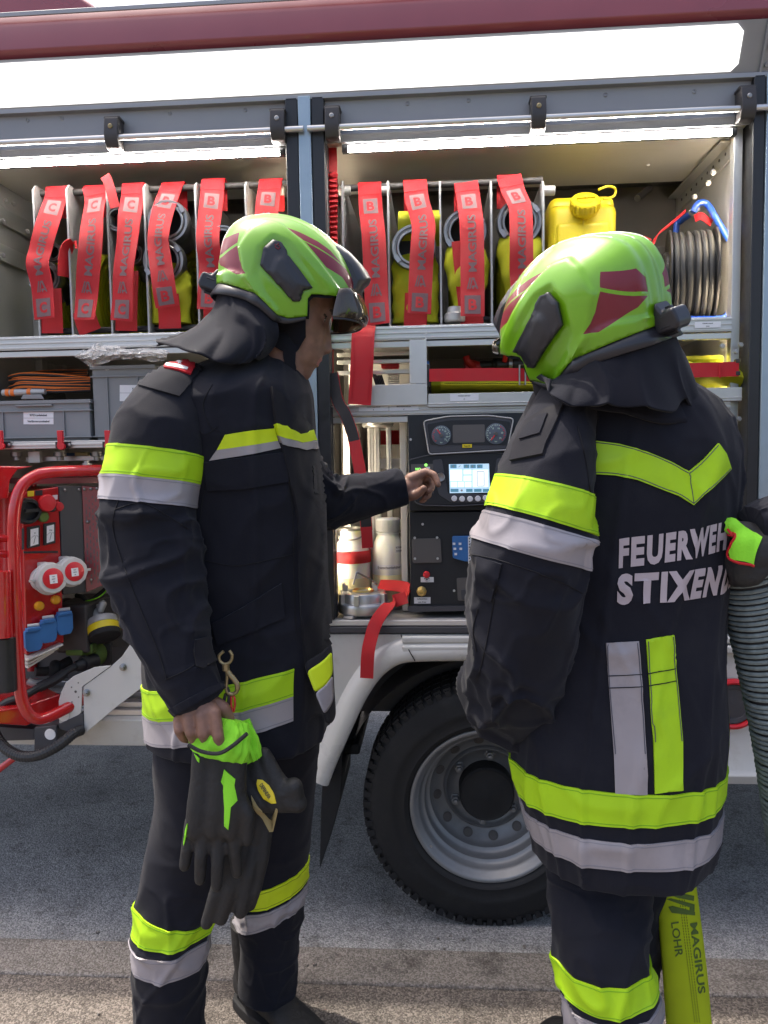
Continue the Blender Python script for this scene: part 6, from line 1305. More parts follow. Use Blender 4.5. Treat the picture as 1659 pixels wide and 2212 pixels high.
def helmet(parent, Mx, detail=True, visor=True):
    """Mx: local -> world"""
    def W_(X): X = np.asarray(X, float); return (X @ np.array(Mx.to_3x3()).T)+np.array(Mx.translation)
    lowd = [tuple(q) for q in to_disc(dens(LOWER, 12)[:-1])][:0]
    L = []
    for i in range(len(LOWER)-1):
        A, B = np.array(LOWER[i], float), np.array(LOWER[i+1], float); n = max(1, int(np.linalg.norm(B-A)/14)); L += [A+(B-A)*k/n for k in range(n)]
    L.append(np.array(LOWER[-1], float)); LD = to_disc(L); LD[0] /= np.linalg.norm(LD[0]); LD[-1] /= np.linalg.norm(LD[-1])
    a0 = math.atan2(LD[-1][1], LD[-1][0]) % (2*np.pi); a1 = math.atan2(LD[0][1], LD[0][0]) % (2*np.pi)
    if a1 > a0: a1 -= 2*np.pi
    TD = [(math.cos(a), math.sin(a)) for a in np.linspace(a0, a1, 90)[1:-1]]
    poly = [tuple(q) for q in LD]+TD
    V, F = cdt(poly, .026, inner=[[tuple(q) for q in to_disc(dens(h, 14))] for h in HRED])
    X, P = hpoint(V); cen = np.array([P[list(f)].mean(0) for f in F]); mi = np.zeros(len(F), int)
    for h in HRED: mi[inpoly(cen, h)] = 1
    mb = MB()
    for sg in (1, -1): mb.add(W_(X*np.array([1, sg, 1])), F); mb.m[-len(F):] = mi.tolist()
    root = mb.build('helmet', ['helmet_lime', 'helmet_red'], parent, ang=50, weld=True)
    s_ = root.modifiers.new('solid', 'SOLIDIFY'); s_.thickness = .005; s_.offset = -1
    # side inserts
    ID = [tuple(q) for q in to_disc(dens(INSERT, 12))]; V, F = cdt(ID, .03); X, P = hpoint(V, .0062)
    inn = np.array(INSERT); mid = inn.mean(0); pad = [tuple(mid+(q-mid)*np.array([.62, .62])+np.array([12, 40])) for q in inn]; X[:, 1] += .004*sstep(np.where(inpoly(P, pad), 1, -1)*pdist(P, pad), 10)
    for sg in (1, -1):
        mb = MB(); mb.add(W_(X*np.array([1, sg, 1])), F); q = mb.build('side_insert', 'helmet_black', root, ang=40); s_ = q.modifiers.new('solid', 'SOLIDIFY'); s_.thickness = .007; s_.offset = -1
        if detail:
            mb = MB(); c_ = np.array([[870, 745]]); xx, _ = hpoint(to_disc(c_), .0075); xx = xx[0]*np.array([1, sg, 1]); pts = [W_(xx+np.array([dx/HS, .0006*sg, dz/HS])) for dx, dz in ((-14, 12), (-12, -8), (4, -20), (16, -8), (6, 2), (-2, 6), (8, 16))]
            mb.tube(pts, .0011, 6); mb.build('emblem', 'helmet_red', q)
    # dark lining just inside
    LI = [(1360, 980), (1240, 1010), (1170, 1040), (1075, 1042), (1048, 1068), (1040, 1165), (900, 1180), (840, 1150), (735, 1050), (590, 985), (466, 930)]
    mb = MB(); G = []
    for sg in (1, -1):
        D = to_disc(dens(LI, 16)[:-20]); 
        a_, _ = hpoint(D, -.004); b_, _ = hpoint(D*.80, -.010); G = np.stack([a_, b_, b_*np.array([1, .55, 1])], 1)*np.array([1, sg, 1]); mb.grid([W_(r) for r in G])
    mb.build('lining', 'navy_dark', root)
    # lamp housing / sun visor over the brow
    fr = [(1222, 640), (1262, 648), (1330, 700), (1400, 775), (1440, 830), (1462, 872), (1452, 892), (1416, 922), (1402, 962), (1385, 990), (1362, 960), (1368, 925), (1335, 825), (1292, 735)]
    mb = MB(); rows = []
    for yv, sh in ((-.058, .0), (-.052, .45), (-.036, .8), (-.016, 1), (.016, 1), (.036, .8), (.052, .45), (.058, 0)):
        r = []
        for k, (x, y) in enumerate(fr):
            if k < 10: q = np.array(fr[min(13, 10+(9-k)//3)] if k >= 1 else fr[13], float); px = q+(np.array((x, y))-q)*(.35+.65*sh)
            else: px = np.array((x, y), float)
            lx, lz = hl(*px); r.append((lx-(abs(yv)/.058)**2*.012, yv, lz))
        rows.append(W_(np.array(r)))
    mb.grid(rows, wrap=True); mb.add(rows[0], [tuple(range(len(fr)))]); mb.add(rows[-1], [tuple(range(len(fr)))]); mb.build('brow_housing', 'helmet_black', root, ang=30)
    # visor
    cprof = [(1372, 968), (1402, 1010), (1428, 1070), (1437, 1125), (1425, 1160), (1390, 1176)]; sprof = [(1236, 985), (1220, 1030), (1205, 1080), (1195, 1120), (1190, 1150), (1188, 1168)]
    if not visor: cprof = [(1372, 968), (1376, 985), (1378, 1000), (1374, 1012), (1362, 1018)]; sprof = [(1236, 985), (1238, 996), (1238, 1008), (1236, 1018), (1230, 1024)]
    rows = []
    for s_v in np.linspace(-1, 1, 41):
        kf = math.sqrt(max(0, 1-abs(s_v)**2.4)); rows.append(W_(np.array([(hl(*(np.array(sp)+(np.array(cp_)-np.array(sp))*kf))[0], s_v*.108, hl(*(np.array(sp)+(np.array(cp_)-np.array(sp))*kf))[1]) for cp_, sp in zip(cprof, sprof)])))
    mb = MB(); mb.grid(rows); q = mb.build('visor', 'visor', root, ang=60); s_ = q.modifiers.new('solid', 'SOLIDIFY'); s_.thickness = .003
    mb = MB(); mb.tube([r[-1] for r in rows], .0022, 8); mb.build('visor_edge', 'helmet_black', q)
    # rear wheel and nape guard
    kb = np.array([hl(388, 872)[0], 0, hl(388, 872)[1]]); mb = MB(); ax_l = np.array([-.93, 0, .36]); lx = Vector(W_(kb)); axw = (Vector(W_(kb+ax_l))-lx).normalized()
    mb.lathe(lx-axw*.02, axw, [(.012, -.02), (.020, 0), (.021, .004), (.021, .018), (.018, .022), (0, .023)], 24)
    xd = axw.cross(Vector((0, 1, 0))).normalized(); yd = axw.cross(xd)
    for k in range(6): an = k*math.pi/3; r_ = xd*math.cos(an)+yd*math.sin(an); mb.obox(lx-axw*.009+r_*.020, r_*.004, axw*.010, axw.cross(r_)*.005)
    mb.build('adjuster_wheel', 'helmet_black', root, bevel=.002)
    ng = [(470, 850), (440, 880), (425, 930), (455, 950), (600, 1010), (745, 1075), (850, 1165), (905, 1180), (905, 1150), (860, 1120), (750, 1010), (600, 945), (470, 890)]
    mb = MB(); A = [(462, 885), (600, 948), (750, 1012), (862, 1122), (925, 1150), (1025, 1142)]; B = [(405, 962), (560, 1010), (720, 1075), (835, 1172), (905, 1190), (1020, 1168)]
    A = spline([(x, 0, y) for x, y in A], 30)[:, [0, 2]]; B = spline([(x, 0, y) for x, y in B], 30)[:, [0, 2]]
    for sg in (1, -1):
        xa, _ = hpoint(to_disc(A), -.004); xb2, _ = hpoint(to_disc(A), -.001); xb2[:, 0] += (B[:, 0]-A[:, 0])/HS; xb2[:, 2] -= (B[:, 1]-A[:, 1])/HS
        G = np.stack([xa, (xa+xb2)/2, xb2], 1)*np.array([1, sg, 1]); mb.grid([W_(r) for r in G])
    q = mb.build('nape_guard', 'helmet_black', root, ang=60); s_ = q.modifiers.new('solid', 'SOLIDIFY'); s_.thickness = .004
    lobe = [(350, 845), (372, 808), (425, 832), (470, 790), (476, 880), (455, 950), (415, 935), (345, 912), (334, 880)]
    mb = MB(); mb.prism([Vector(W_(np.array([hl(x, y)[0], -.022, hl(x, y)[1]]))) for x, y in lobe], Vector(W_(np.array([0, .044, 0])))-Vector(W_(np.zeros(3)))); mb.build('nape_lobe', 'helmet_black', root, bevel=.006, segs=3)
    return root
def text_loft(lf, txt, v0, v1, z0a, z0b, z1a, z1b, off=.0022, bold=.05, step=.2):
    """lettering printed round an upright garment between two angles, heights given at both ends"""
    V, F = text2d(txt, bold, step); lo, hi = V.min(0), V.max(0); q = (V-lo)/(hi-lo); v = v0+(v1-v0)*q[:, 0]
    z = (z0a+(z0b-z0a)*q[:, 0])*(1-q[:, 1])+(z1a+(z1b-z1a)*q[:, 0])*q[:, 1]; us = np.linspace(0, lf.n-1, 400); zc = lf._cr(lf.c, us)[:, 2]; u = np.interp(-z, -zc, us)
    mb = MB(); mb.add(lf.ev(u, v, off), F); return mb
def skirt(mb, top, bot, rows=10, wob=.006, seed=0, mi=0, mid=None):
    """cloth curtain between two point rows"""
    top, bot = np.array(top), np.array(bot); G = []; n = len(top)
    for r in range(rows):
        t = r/(rows-1); P = top*(1-t)+bot*t
        if mid is not None: P = P+np.array(mid)*4*t*(1-t)*.25
        ph = np.arange(n)[:, None]; w_ = (vnoise(np.concatenate([P*7+seed, ], 1))[:, None]*.6+ridge(np.stack([np.arange(n)/n*11+seed+t*.8, np.full(n, t*1.3), np.full(n, seed)], 1))[:, None])[:, 0]*wob*(t+.12); P = P+np.stack([w_*.3, -np.abs(w_), w_*.4], 1); G.append(P)
    mb.grid(G, mi)
def crease(P, w=.11): return -np.exp(-(vnoise(P)/w)**2)
def fold_sleeve(seed, elbows=(), amp=.006):
    def f(ul, v, P):
        cv, sv = np.cos(v), np.sin(v); w_ = np.full(ul.shape, .35)
        for e, wd in elbows: w_ = w_+np.exp(-((ul-e)/wd)**2)
        a = vnoise(np.stack([cv*1.2+seed, sv*1.2, ul*4], -1)); r = crest(np.stack([cv*.8+ul*3.4+seed, sv*.9-ul*2.2, ul*9], -1)); r2 = crest(np.stack([cv*1.1-ul*5, sv*1.0+seed, ul*12], -1)); r3 = crest(np.stack([cv*1.6+ul*3+seed*2, sv*1.4+seed, ul*22], -1))
        return amp*(1.0*a+(1.5*r+1.2*r2+.55*r3)*w_-.5)
    return f
def fold_body(seed, amp=.006, zs=1.8):
    def f(ul, v, P):
        cv, sv = np.cos(v), np.sin(v)
        return amp*(1.2*vnoise(np.stack([cv*1.5+seed, sv*1.5, ul*1.8], -1))+1.1*crest(np.stack([cv*2.2+ul*1.4+seed, sv*2.2, ul*zs*.7], -1))+.9*crest(np.stack([cv*1.6+seed, sv*1.6-ul*4, ul*4], -1))+.6*crest(np.stack([cv*2.6-ul*6, sv*2.4+seed, ul*8], -1))-.5)
    return f
def seam(bv, pts, hint, m, n=40, r=.0011, off=.001):
    P = spline([(x, 0, y) for x, y in pts], n); m.tube([(lambda h: h[0]+h[1]*off)(cast(bv, p[0], p[2], hint)) for p in P], r, 5)
FACE_B = [(1222, 990), (1212, 1060), (1190, 1105), (1168, 1150), (1152, 1200), (1144, 1250), (1134, 1310), (1124, 1352), (1116, 1376), (1111, 1393), (1094, 1408), (1089, 1424), (1066, 1441), (1052, 1465), (1034, 1500), (1000, 1526)]
FACE_N = [(1168, 1128), (1176, 1160), (1184, 1220), (1191, 1285), (1194, 1316), (1186, 1336), (1165, 1348), (1122, 1356)]
FR = rad(20.8); _c, _s = math.cos(FR), math.sin(FR)
def frot(x, z): return x*_c-z*_s, x*_s+z*_c
def funrot(x, z): return x*_c+z*_s, -x*_s+z*_c
def head_mesh(mb, W_, neck=True):
    fb = np.array([frot(*hl(*p)) for p in FACE_B]); fn = np.array([frot(*hl(*p)) for p in FACE_N]); h1, h0 = fb[:, 1].max(), fb[:, 1].min(); nh = 90; nt_ = 72; rows = []
    ib = np.argsort(fb[:, 1]); inn = np.argsort(fn[:, 1]); ey = frot(*hl(1165, 1140)); bw = frot(*hl(1206, 1085)); mo = frot(*hl(1100, 1403))
    for h in np.linspace(h0+.0005, h1, nh):
        t = (h-h0)/(h1-h0); xf_ = np.interp(h, fb[ib, 1], fb[ib, 0]); xn = np.interp(h, fn[inn, 1], fn[inn, 0]) if fn[:, 1].min() <= h <= fn[:, 1].max() else xf_
        w_ = np.interp(t, [0, .06, .2, .4, .55, .75, 1], [.020, .032, .047, .059, .067, .068, .070]); xb = np.interp(t, [0, .1, .3, .6, 1], [xf_-.055, xf_-.075, xf_-.10, xf_-.13, xf_-.15])
        xm, a = (xf_+xb)/2, (xf_-xb)/2; th = np.linspace(-np.pi, np.pi, nt_, endpoint=False); cx, sx = np.cos(th), np.sin(th)
        x = xm+a*np.sign(cx)*np.abs(cx)**.9; y = w_*np.sign(sx)*np.abs(sx)**.85
        fr_ = (cx > .1)
        sg = .0085+.006*math.exp(-((h-frot(*hl(1170, 1335))[1])/.009)**2)
        x = x+np.where(fr_, max(0, xn-xf_)*np.exp(-(y/sg)**2), 0)
        for s_ in (-1, 1):
            x = x-np.where(fr_, .010*np.exp(-((y-s_*.031)/.015)**2-((h-ey[1])/.012)**2), 0)+np.where(fr_, .004*np.exp(-((y-s_*.030)/.02)**2-((h-bw[1])/.007)**2), 0)+np.where(fr_, .003*np.exp(-((y-s_*.045)/.02)**2-((h-ey[1]+.03)/.018)**2), 0)
        x = x-np.where(fr_, .003*np.exp(-((h-mo[1])/.0022)**2-(y/.024)**2), 0)+np.where(fr_, .0025*np.exp(-((h-mo[1]-.006)/.005)**2-(y/.02)**2)+.0025*np.exp(-((h-mo[1]+.007)/.005)**2-(y/.017)**2), 0)
        X, Z = funrot(x, np.full_like(x, h)); rows.append(W_(np.stack([X, y, Z], 1)))
    mb.grid(rows, wrap=True); mb.add(rows[0], [tuple(range(nt_))]); mb.add(rows[-1], [tuple(range(nt_))])
    def P_(x, y, z=0): q = hl(x, y); return W_(np.array([q[0], z, q[1]]))
    for s_ in (-1, 1):
        e = W_(np.array([funrot(ey[0]-.0155, ey[1])[0], s_*.031, funrot(ey[0]-.0155, ey[1])[1]])); mb.sphere(e, .0115, 16)
    mb.sphere(P_(870, 930), .083, 22, sc=(1.1, .9, 1.05)); chain(mb, [P_(960, 1300), P_(880, 1330)]+([P_(820, 1500), P_(780, 1680)] if neck else [P_(860, 1360)]), [.045, .062, .062, .066][:4 if neck else 3])
    return P_
def head_paint(W_):
    ey = frot(*hl(1165, 1140)); bw = frot(*hl(1206, 1085)); mo = frot(*hl(1100, 1403))
    def g(h2, y): X, Z = funrot(*h2); return W_(np.array([X, y, Z]))
    lip = [g((mo[0], mo[1]+d), y) for d in (-.005, .004) for y in np.linspace(-.02, .02, 9)]; br = [g((bw[0]-.004-abs(y-.032)*.1, bw[1]-.001-abs(y-.030)*.15), s_*y) for s_ in (-1, 1) for y in np.linspace(.012, .052, 10)]; ee = [g((ey[0]-.006, ey[1]), s_*.032) for s_ in (-1, 1)]
    lash = [g((ey[0]-.006-abs(y-.031)*.3, ey[1]+.006), s_*y) for s_ in (-1, 1) for y in np.linspace(.02, .044, 8)]
    def f(Cn):
        m = np.zeros(len(Cn), int); near = np.linalg.norm(Cn-g((mo[0]-.03, ey[1]), 0), axis=1) < .2
        for L, r, k in ((lip, .0055, 1), (br, .0048, 2), (lash, .0028, 2), (ee, .0075, 3)):
            for q in L: m[near & (np.linalg.norm(Cn-q, axis=1) < r)] = k
        return m
    return f
def add_tape(loft, parent, t, b, m, Y, k=0.0, ur=None, vr=None, off=.0034, name='reflective_tape'):
    """t / b: ((xl, yl), (xr, yr)) photo positions of upper and lower edge at the tube's depth"""
    mb = MB(); loft.band(mb, tuple(at(*q, Y) for q in t), tuple(at(*q, Y) for q in b), off=off, k=k, urange=ur, vr=vr); o = mb.build(name, m, parent, ang=70); sh = lambda e, d: tuple((x, y+d) for x, y in e); st = MB()
    for e, d in ((t, 4.2), (b, -6)): loft.band(st, tuple(at(*q, Y) for q in sh(e, d)), tuple(at(*q, Y) for q in sh(e, d+1.5)), off=off+.0006, rows=6, k=k, urange=ur, vr=vr)
    st.build('stitching', m+'_stitch', parent, ang=70); return o
mat('lime_tape_stitch', (.2, .42, .01), .8); mat('yellow_tape_stitch', (.3, .4, .01), .8); mat('silver_tape_stitch', (.24, .23, .25), .7)
def boot(parent, ankle, toe_dir, L=.30, z0=.1, name='boot'):
    a = Vector(ankle); d = Vector(toe_dir).normalized(); s_ = Vector((-d.y, d.x, 0)); R_ = []
    prof = [(-.085, .02, .055, .10), (-.075, .034, .05, .115), (-.04, .042, .055, .13), (.0, .045, .06, .125), (.05, .044, .05, .10), (.09, .047, .045, .082), (.14, .050, .04, .068), (.18, .048, .035, .058), (.205, .036, .03, .048), (.215, .012, .022, .034)]
    mb = MB(); rows = []
    for x, w_, _, h in prof:
        r = []
        for k in range(24):
            th = 2*math.pi*k/24; cz = math.sin(th); zz = z0+.028+(h-.02)*(.5+.5*cz)*1.0 if cz > -.99 else z0+.028; r.append(tuple(a+d*(x*L/.3)+s_*(w_*(math.copysign(abs(math.cos(th))**.7, math.cos(th))))+Vector((0, 0, zz-a.z))))
        rows.append(r)
    mb.grid(rows, wrap=True); mb.add(rows[0], [tuple(range(24))]); mb.add(rows[-1], [tuple(range(24))])
    chain_ = [a+Vector((0, 0, q-a.z)) for q in (z0+.1, z0+.18, z0+.26)]; mb.tube([chain_[0]-d*.02, chain_[1]-d*.025, chain_[2]-d*.02], [.056, .06, .066], 24)
    b = mb.build(name, 'leather_black', parent, ang=60)
    mb = MB(); rows = []
    for x, w_, _, h in prof: rows.append([tuple(a+d*(x*L/.3)*1.03+s_*(w_*1.07*(-1+2*j/5))+Vector((0, 0, z-a.z))) for z in (z0, z0+.03) for j in ((0, 5) if z == z0 else (5, 0))])
    mb.grid(rows, wrap=True); mb.add(rows[0], [(0, 1, 2, 3)]); mb.add(rows[-1], [(0, 1, 2, 3)]); mb.build('sole', 'rubber', b, bevel=.006)
    mb = MB(); c_ = a+d*.055+Vector((0, 0, z0+.135-a.z)); up = (Vector((0, 0, 1))*.62-d*.5).normalized(); nn = s_.cross(up); nn = nn if nn.dot(d) > 0 else -nn
    pts = rrect([(-.03, -.05), (.03, -.05), (.036, .045), (-.036, .045)], .012); mb.prism([c_+s_*x+up*y+nn*.012 for x, y in pts], -nn*.012); fl = mb.build('zip_flap', 'leather_black', b, bevel=.003)
    for q in (-.017, .017):
        mb = MB(); mb.prism([c_+s_*(q+x)+up*y+nn*.0135 for x, y in rrect([(-.005, -.03), (.005, -.03), (.005, .032), (-.005, .032)], .004)], -nn*.002); mb.tube([c_+s_*(q+x)+up*y+nn*.0135 for x, y in rrect([(-.006, -.032), (.006, -.032), (.006, .034), (-.006, .034)], .004)], .0013, 6, closed=True); mb.build('lace_slot', 'alu_grey', fl) if False else mb.build('lace_slot', 'console_grey', b)
    return b
# ================================================================== LEFT FIREFIGHTER
YB1 = 1.78
lm = empty('person', at(560, 2200, 1.85)*np.array([1, 1, 0])+np.array([0, 0, .1]), 'firefighter on the left in navy turnout gear seen from the side, pointing and holding gloves', 'person')
HM = Matrix.Translation(av(*c4(*HC), YB1)) @ Matrix.Rotation(rad(9), 4, 'Z') @ Matrix.Rotation(rad(-.9), 4, 'Y')
def W1(X): X = np.asarray(X, float); return (X @ np.array(HM.to_3x3()).T)+np.array(HM.translation)
# clothes first, so that the body can follow them
tl = torso([(545, 775, 1.80, 78, .085), (525, 805, 1.79, 128, .15), (508, 845, 1.78, 162, .21), (503, 900, 1.78, 174, .225, .01), (504, 970, 1.78, 178, .215), (508, 1060, 1.78, 188, .20), (511, 1160, 1.78, 196, .19), (513, 1260, 1.78, 200, .185), (515, 1360, 1.78, 201, .185), (516, 1450, 1.78, 202, .19), (518, 1530, 1.78, 202, .195), (519, 1578, 1.78, 201, .197), (519, 1584, 1.78, 188, .185)], fold_body(3.1, .0065), 2.25)
al = limb([(470, 835, 1.72, 40, .05), (425, 848, 1.68, 62, .075), (380, 880, 1.63, 84, .095), (347, 940, 1.585, 99, .105), (335, 1010, 1.57, 101, .105), (326, 1090, 1.56, 98, .10), (329, 1170, 1.55, 101, .10), (341, 1260, 1.535, 99, .098), (362, 1350, 1.52, 90, .09), (392, 1430, 1.505, 76, .078), (417, 1490, 1.495, 67, .068), (431, 1516, 1.49, 63, .062), (433, 1520, 1.49, 52, .05)], fold=fold_sleeve(1.7, ((.40, .09), (.56, .09)), .0062))
ar = limb([(600, 930, 1.9, 70, .08), (640, 1030, 1.95, 66, .075), (697, 1085, 1.99, 59, .066), (750, 1078, 2.03, 53, .06), (800, 1069, 2.07, 48, .055), (850, 1058, 2.10, 44, .052), (868, 1054, 2.11, 42, .05), (869, 1054, 2.11, 33, .04)], fold=fold_sleeve(5.2, ((.2, .1),), .006))
mb = MB(); tl.mesh(mb, 200, 170); al.mesh(mb, 190, 130); ar.mesh(mb, 110, 90)
bj1 = bvh_of(mb); tb1 = MB(); tl.mesh(tb1, 160, 140); bt1 = bvh_of(tb1)
jk1 = mb.build('jacket', 'navy', lm, ang=80)
Ys = 1.565
add_tape(al, jk1, ((246, 965), (433, 985)), ((234, 1028), (431, 1046)), 'lime_tape', Ys, .12); add_tape(al, jk1, ((234, 1028), (431, 1046)), ((226, 1080), (424, 1098)), 'silver_tape', Ys, .12, off=.003)
add_tape(tl, jk1, ((318, 1463), (718, 1398)), ((318, 1522), (718, 1452)), 'lime_tape', YB1, 0, ur=(7, 11.6), vr=(rad(46), rad(330))); add_tape(tl, jk1, ((318, 1522), (718, 1452)), ((318, 1575), (718, 1500)), 'silver_tape', YB1, 0, ur=(7, 11.7), off=.003, vr=(rad(46), rad(330)))
patch(bt1, [cm(760, 607), cm(900, 585), cm(1030, 572), cm(1050, 640), cm(900, 665), cm(715, 690)], 1.6).build('reflective_tape', 'yellow_tape', jk1, ang=70)
patch(bt1, [cm(715, 690), cm(900, 665), cm(1050, 640), cm(1066, 680), cm(900, 715), cm(672, 750)], 1.6, .0032).build('reflective_tape', 'silver_tape', jk1, ang=70)
pk = patch(bt1, [cm(1010, 345), cm(1085, 400), cm(1165, 500), cm(1222, 560), cm(1245, 640), cm(1270, 720), cm(1300, 830), cm(1303, 1100), cm(1312, 1400), cm(1328, 1550), cm(1340, 1780), cm(1352, 1900), cm(1250, 1985), cm(1196, 1880), cm(1178, 1650), cm(1165, 1400), cm(1162, 1100), cm(1110, 850), cm(1065, 660), cm(1030, 540)], 1.7, .009).build('front_placket', 'navy_dark', jk1, ang=60)
patch(bt1, [cm(1028, 551), cm(1090, 562), cm(1155, 602), cm(1226, 585), cm(1242, 636), cm(1165, 650), cm(1046, 611)], 1.7, .0125).build('reflective_tape', 'yellow_tape', jk1, ang=70)
patch(bt1, [cm(1046, 611), cm(1165, 651), cm(1242, 637), cm(1254, 682), cm(1190, 693), cm(1066, 660)], 1.7, .012).build('reflective_tape', 'silver_tape', jk1, ang=70)
for pl, of in (([(cm(645, 760)), cm(870, 730), cm(1095, 702), cm(1108, 868), cm(870, 905), cm(660, 915)], .0055), ([cm(690, 1650), cm(850, 1565), cm(1000, 1470), cm(1070, 1428), cm(1088, 1618), cm(920, 1690), cm(720, 1772)], .006)):
    patch(bt1, pl, 1.6, of).build('pocket_flap', 'navy', jk1, ang=60)
# lower right corner of the open front
def sheet(rows, mbx=None, mi=0): mb_ = mbx or MB(); mb_.grid([[at(*p) for p in r] for r in rows], mi); return mb_
def sheet_obj(name, m, rows, parent, th=.004, sub=2):
    mb_ = sheet(rows); o = mb_.build(name, m, parent, ang=80); 
    if sub: q = o.modifiers.new('sub', 'SUBSURF'); q.levels = sub; q.render_levels = sub
    q = o.modifiers.new('solid', 'SOLIDIFY'); q.thickness = th; q.offset = 0; return o
fl_rows = [[(*cm(1195, 1870), 1.64), (*cm(1250, 1840), 1.655), (*cm(1310, 1800), 1.675), (*cm(1345, 1760), 1.70)], [(*cm(1212, 1912), 1.63), (*cm(1262, 1885), 1.645), (*cm(1315, 1850), 1.665), (*cm(1350, 1800), 1.69)], [(*cm(1258, 2035), 1.625), (*cm(1290, 2012), 1.635), (*cm(1325, 1985), 1.65), (*cm(1356, 1930), 1.675)], [(*cm(1308, 2150), 1.62), (*cm(1322, 2140), 1.63), (*cm(1340, 2115), 1.64), (*cm(1362, 2070), 1.66)], [(*cm(1318, 2195), 1.62), (*cm(1332, 2205), 1.63), (*cm(1348, 2200), 1.64), (*cm(1372, 2160), 1.66)]]
f_o = sheet_obj('front_flap', 'navy_dark', fl_rows, jk1, .006)
def lerp_rows(R_, a, b, n=5, off=-.0045):
    R_ = np.array(R_, float); out = []
    for t in np.linspace(a, b, n):
        i = min(int(t), len(R_)-2); f = t-i; r = R_[i]*(1-f)+R_[i+1]*f; r = r.copy(); r[:, 2] += off; out.append([tuple(q) for q in r])
    return out
sheet_obj('reflective_tape', 'yellow_tape', lerp_rows(fl_rows, 1, 2), jk1, .0015, 1); sheet_obj('reflective_tape', 'silver_tape', lerp_rows(fl_rows, 2, 3), jk1, .0015, 1)
sm = MB()
for pl in ([cm(470, 300), cm(560, 470), cm(640, 600), cm(720, 560)], [cm(690, 330), cm(640, 440), cm(680, 560), cm(735, 590)], [cm(690, 760), cm(640, 950), cm(620, 1100)], [cm(640, 1300), cm(820, 1330), cm(1040, 1290), cm(1150, 1260)], [cm(1040, 400), cm(1075, 700), cm(1130, 1000), cm(1140, 1400), cm(1150, 1700)]): seam(bt1, pl, 1.65, sm)
for pl in ([cm(330, 700), cm(250, 900)][0:0] or [cm(180, 940), cm(140, 1100), cm(190, 1300), cm(290, 1560), cm(390, 1800), cm(440, 1960)], [cm(150, 1020), cm(300, 985), cm(450, 1060), cm(560, 1130)], [cm(430, 1960), cm(560, 1900), cm(700, 1800)]): seam(bj1, pl, 1.5, sm)
sm.build('seam', 'seam', jk1)
# rank patch on the shoulder
patch(bj1, [c4(-60, 1330), c4(45, 1300), c4(330, 1375), c4(320, 1490), c4(190, 1640), c4(-95, 1560)], 1.6, .005, 8).build('shoulder_strap', 'navy', jk1, ang=60)
rk = patch(bj1, [c4(145, 1368), c4(235, 1372), c4(315, 1400), c4(262, 1505), c4(180, 1478), c4(97, 1462)], 1.6, .009, 6).build('rank_badge', 'red_web_dark', jk1, ang=60)
patch(bj1, [c4(115, 1442), c4(180, 1450), c4(245, 1466), c4(238, 1482), c4(175, 1470), c4(106, 1458)], 1.6, .0105, 5).build('badge_bar', 'label_white', jk1)
sb = MB(); cx, cy = c4(195, 1432)
st6 = [(cx+math.cos(rad(a*30))*(6.5 if a % 2 == 0 else 2.6), cy+math.sin(rad(a*30))*(6.5 if a % 2 == 0 else 2.6)) for a in range(12)]; patch(bj1, st6, 1.6, .0105, 3, sb); sb.build('badge_star', 'label_white', jk1)
# cuff tab
patch(bj1, [cm(590, 1740), cm(650, 1725), cm(705, 1860), cm(640, 1895), cm(600, 1890), cm(582, 1800)], 1.5, .006, 7).build('cuff_tab', 'navy_dark', jk1, ang=60)
mb = MB(); al.mesh(mb, 14, 120, 10.35, 11.02, off=.0035, caps=False); q = mb.build('cuff', 'navy', jk1, ang=70); s_ = q.modifiers.new('solid', 'SOLIDIFY'); s_.thickness = .003
# collar
def ringpts(cx, cy, Y, hw, d, a0, a1, n=40, dyf=lambda a: 0): 
    c0 = at(cx, cy, Y); return [c0+np.array([math.cos(a)*hw*pxm(Y), -math.sin(a)*d, dyf(a)]) for a in np.linspace(a0, a1, n)]
top = ringpts(592, 815, 1.78, 66, .085, rad(-10), rad(350), 60, lambda a: .014*math.cos(a)); bot = ringpts(570, 890, 1.78, 105, .13, rad(-10), rad(350), 60, lambda a: .02*math.cos(a)-.0)
mb = MB(); skirt(mb, top, bot, 12, .004, 2.2); q = mb.build('collar', 'navy', jk1, ang=80); s_ = q.modifiers.new('solid', 'SOLIDIFY'); s_.thickness = .004
# trousers
l1 = limb([(470, 1480, 1.76, 130, .13), (462, 1570, 1.75, 126, .13), (447, 1660, 1.745, 122, .122), (443, 1740, 1.74, 116, .116), (428, 1820, 1.73, 114, .112), (402, 1900, 1.72, 106, .106), (378, 1985, 1.71, 87, .098), (368, 2060, 1.71, 84, .096), (364, 2140, 1.72, 82, .095), (366, 2230, 1.73, 81, .095), (368, 2330, 1.74, 84, .098), (368, 2350, 1.74, 78, .09)], fold=fold_sleeve(8.3, ((.62, .14), (1.0, .1)), .0042))
l2 = limb([(590, 1500, 1.86, 105, .12), (606, 1590, 1.87, 88, .115), (604, 1690, 1.88, 84, .11), (597, 1790, 1.885, 79, .104), (591, 1880, 1.89, 75, .098), (584, 1960, 1.90, 70, .094), (581, 2040, 1.91, 66, .09), (578, 2100, 1.92, 67, .092), (577, 2132, 1.92, 66, .09), (577, 2138, 1.92, 58, .08)], fold=fold_sleeve(4.4, ((.6, .14), (.95, .12)), .0042))
mb = MB(); l1.mesh(mb, 190, 120); l2.mesh(mb, 170, 110); bl1 = bvh_of(mb); tr1 = mb.build('trousers', 'navy', lm, ang=80)
add_tape(l1, tr1, ((300, 1932), (470, 1975)), ((292, 1995), (462, 2003)), 'lime_tape', 1.71, .0, ur=(4.3, 8)); add_tape(l1, tr1, ((288, 2010), (460, 2016)), ((280, 2064), (453, 2068)), 'silver_tape', 1.71, 0, ur=(4.6, 8.6))
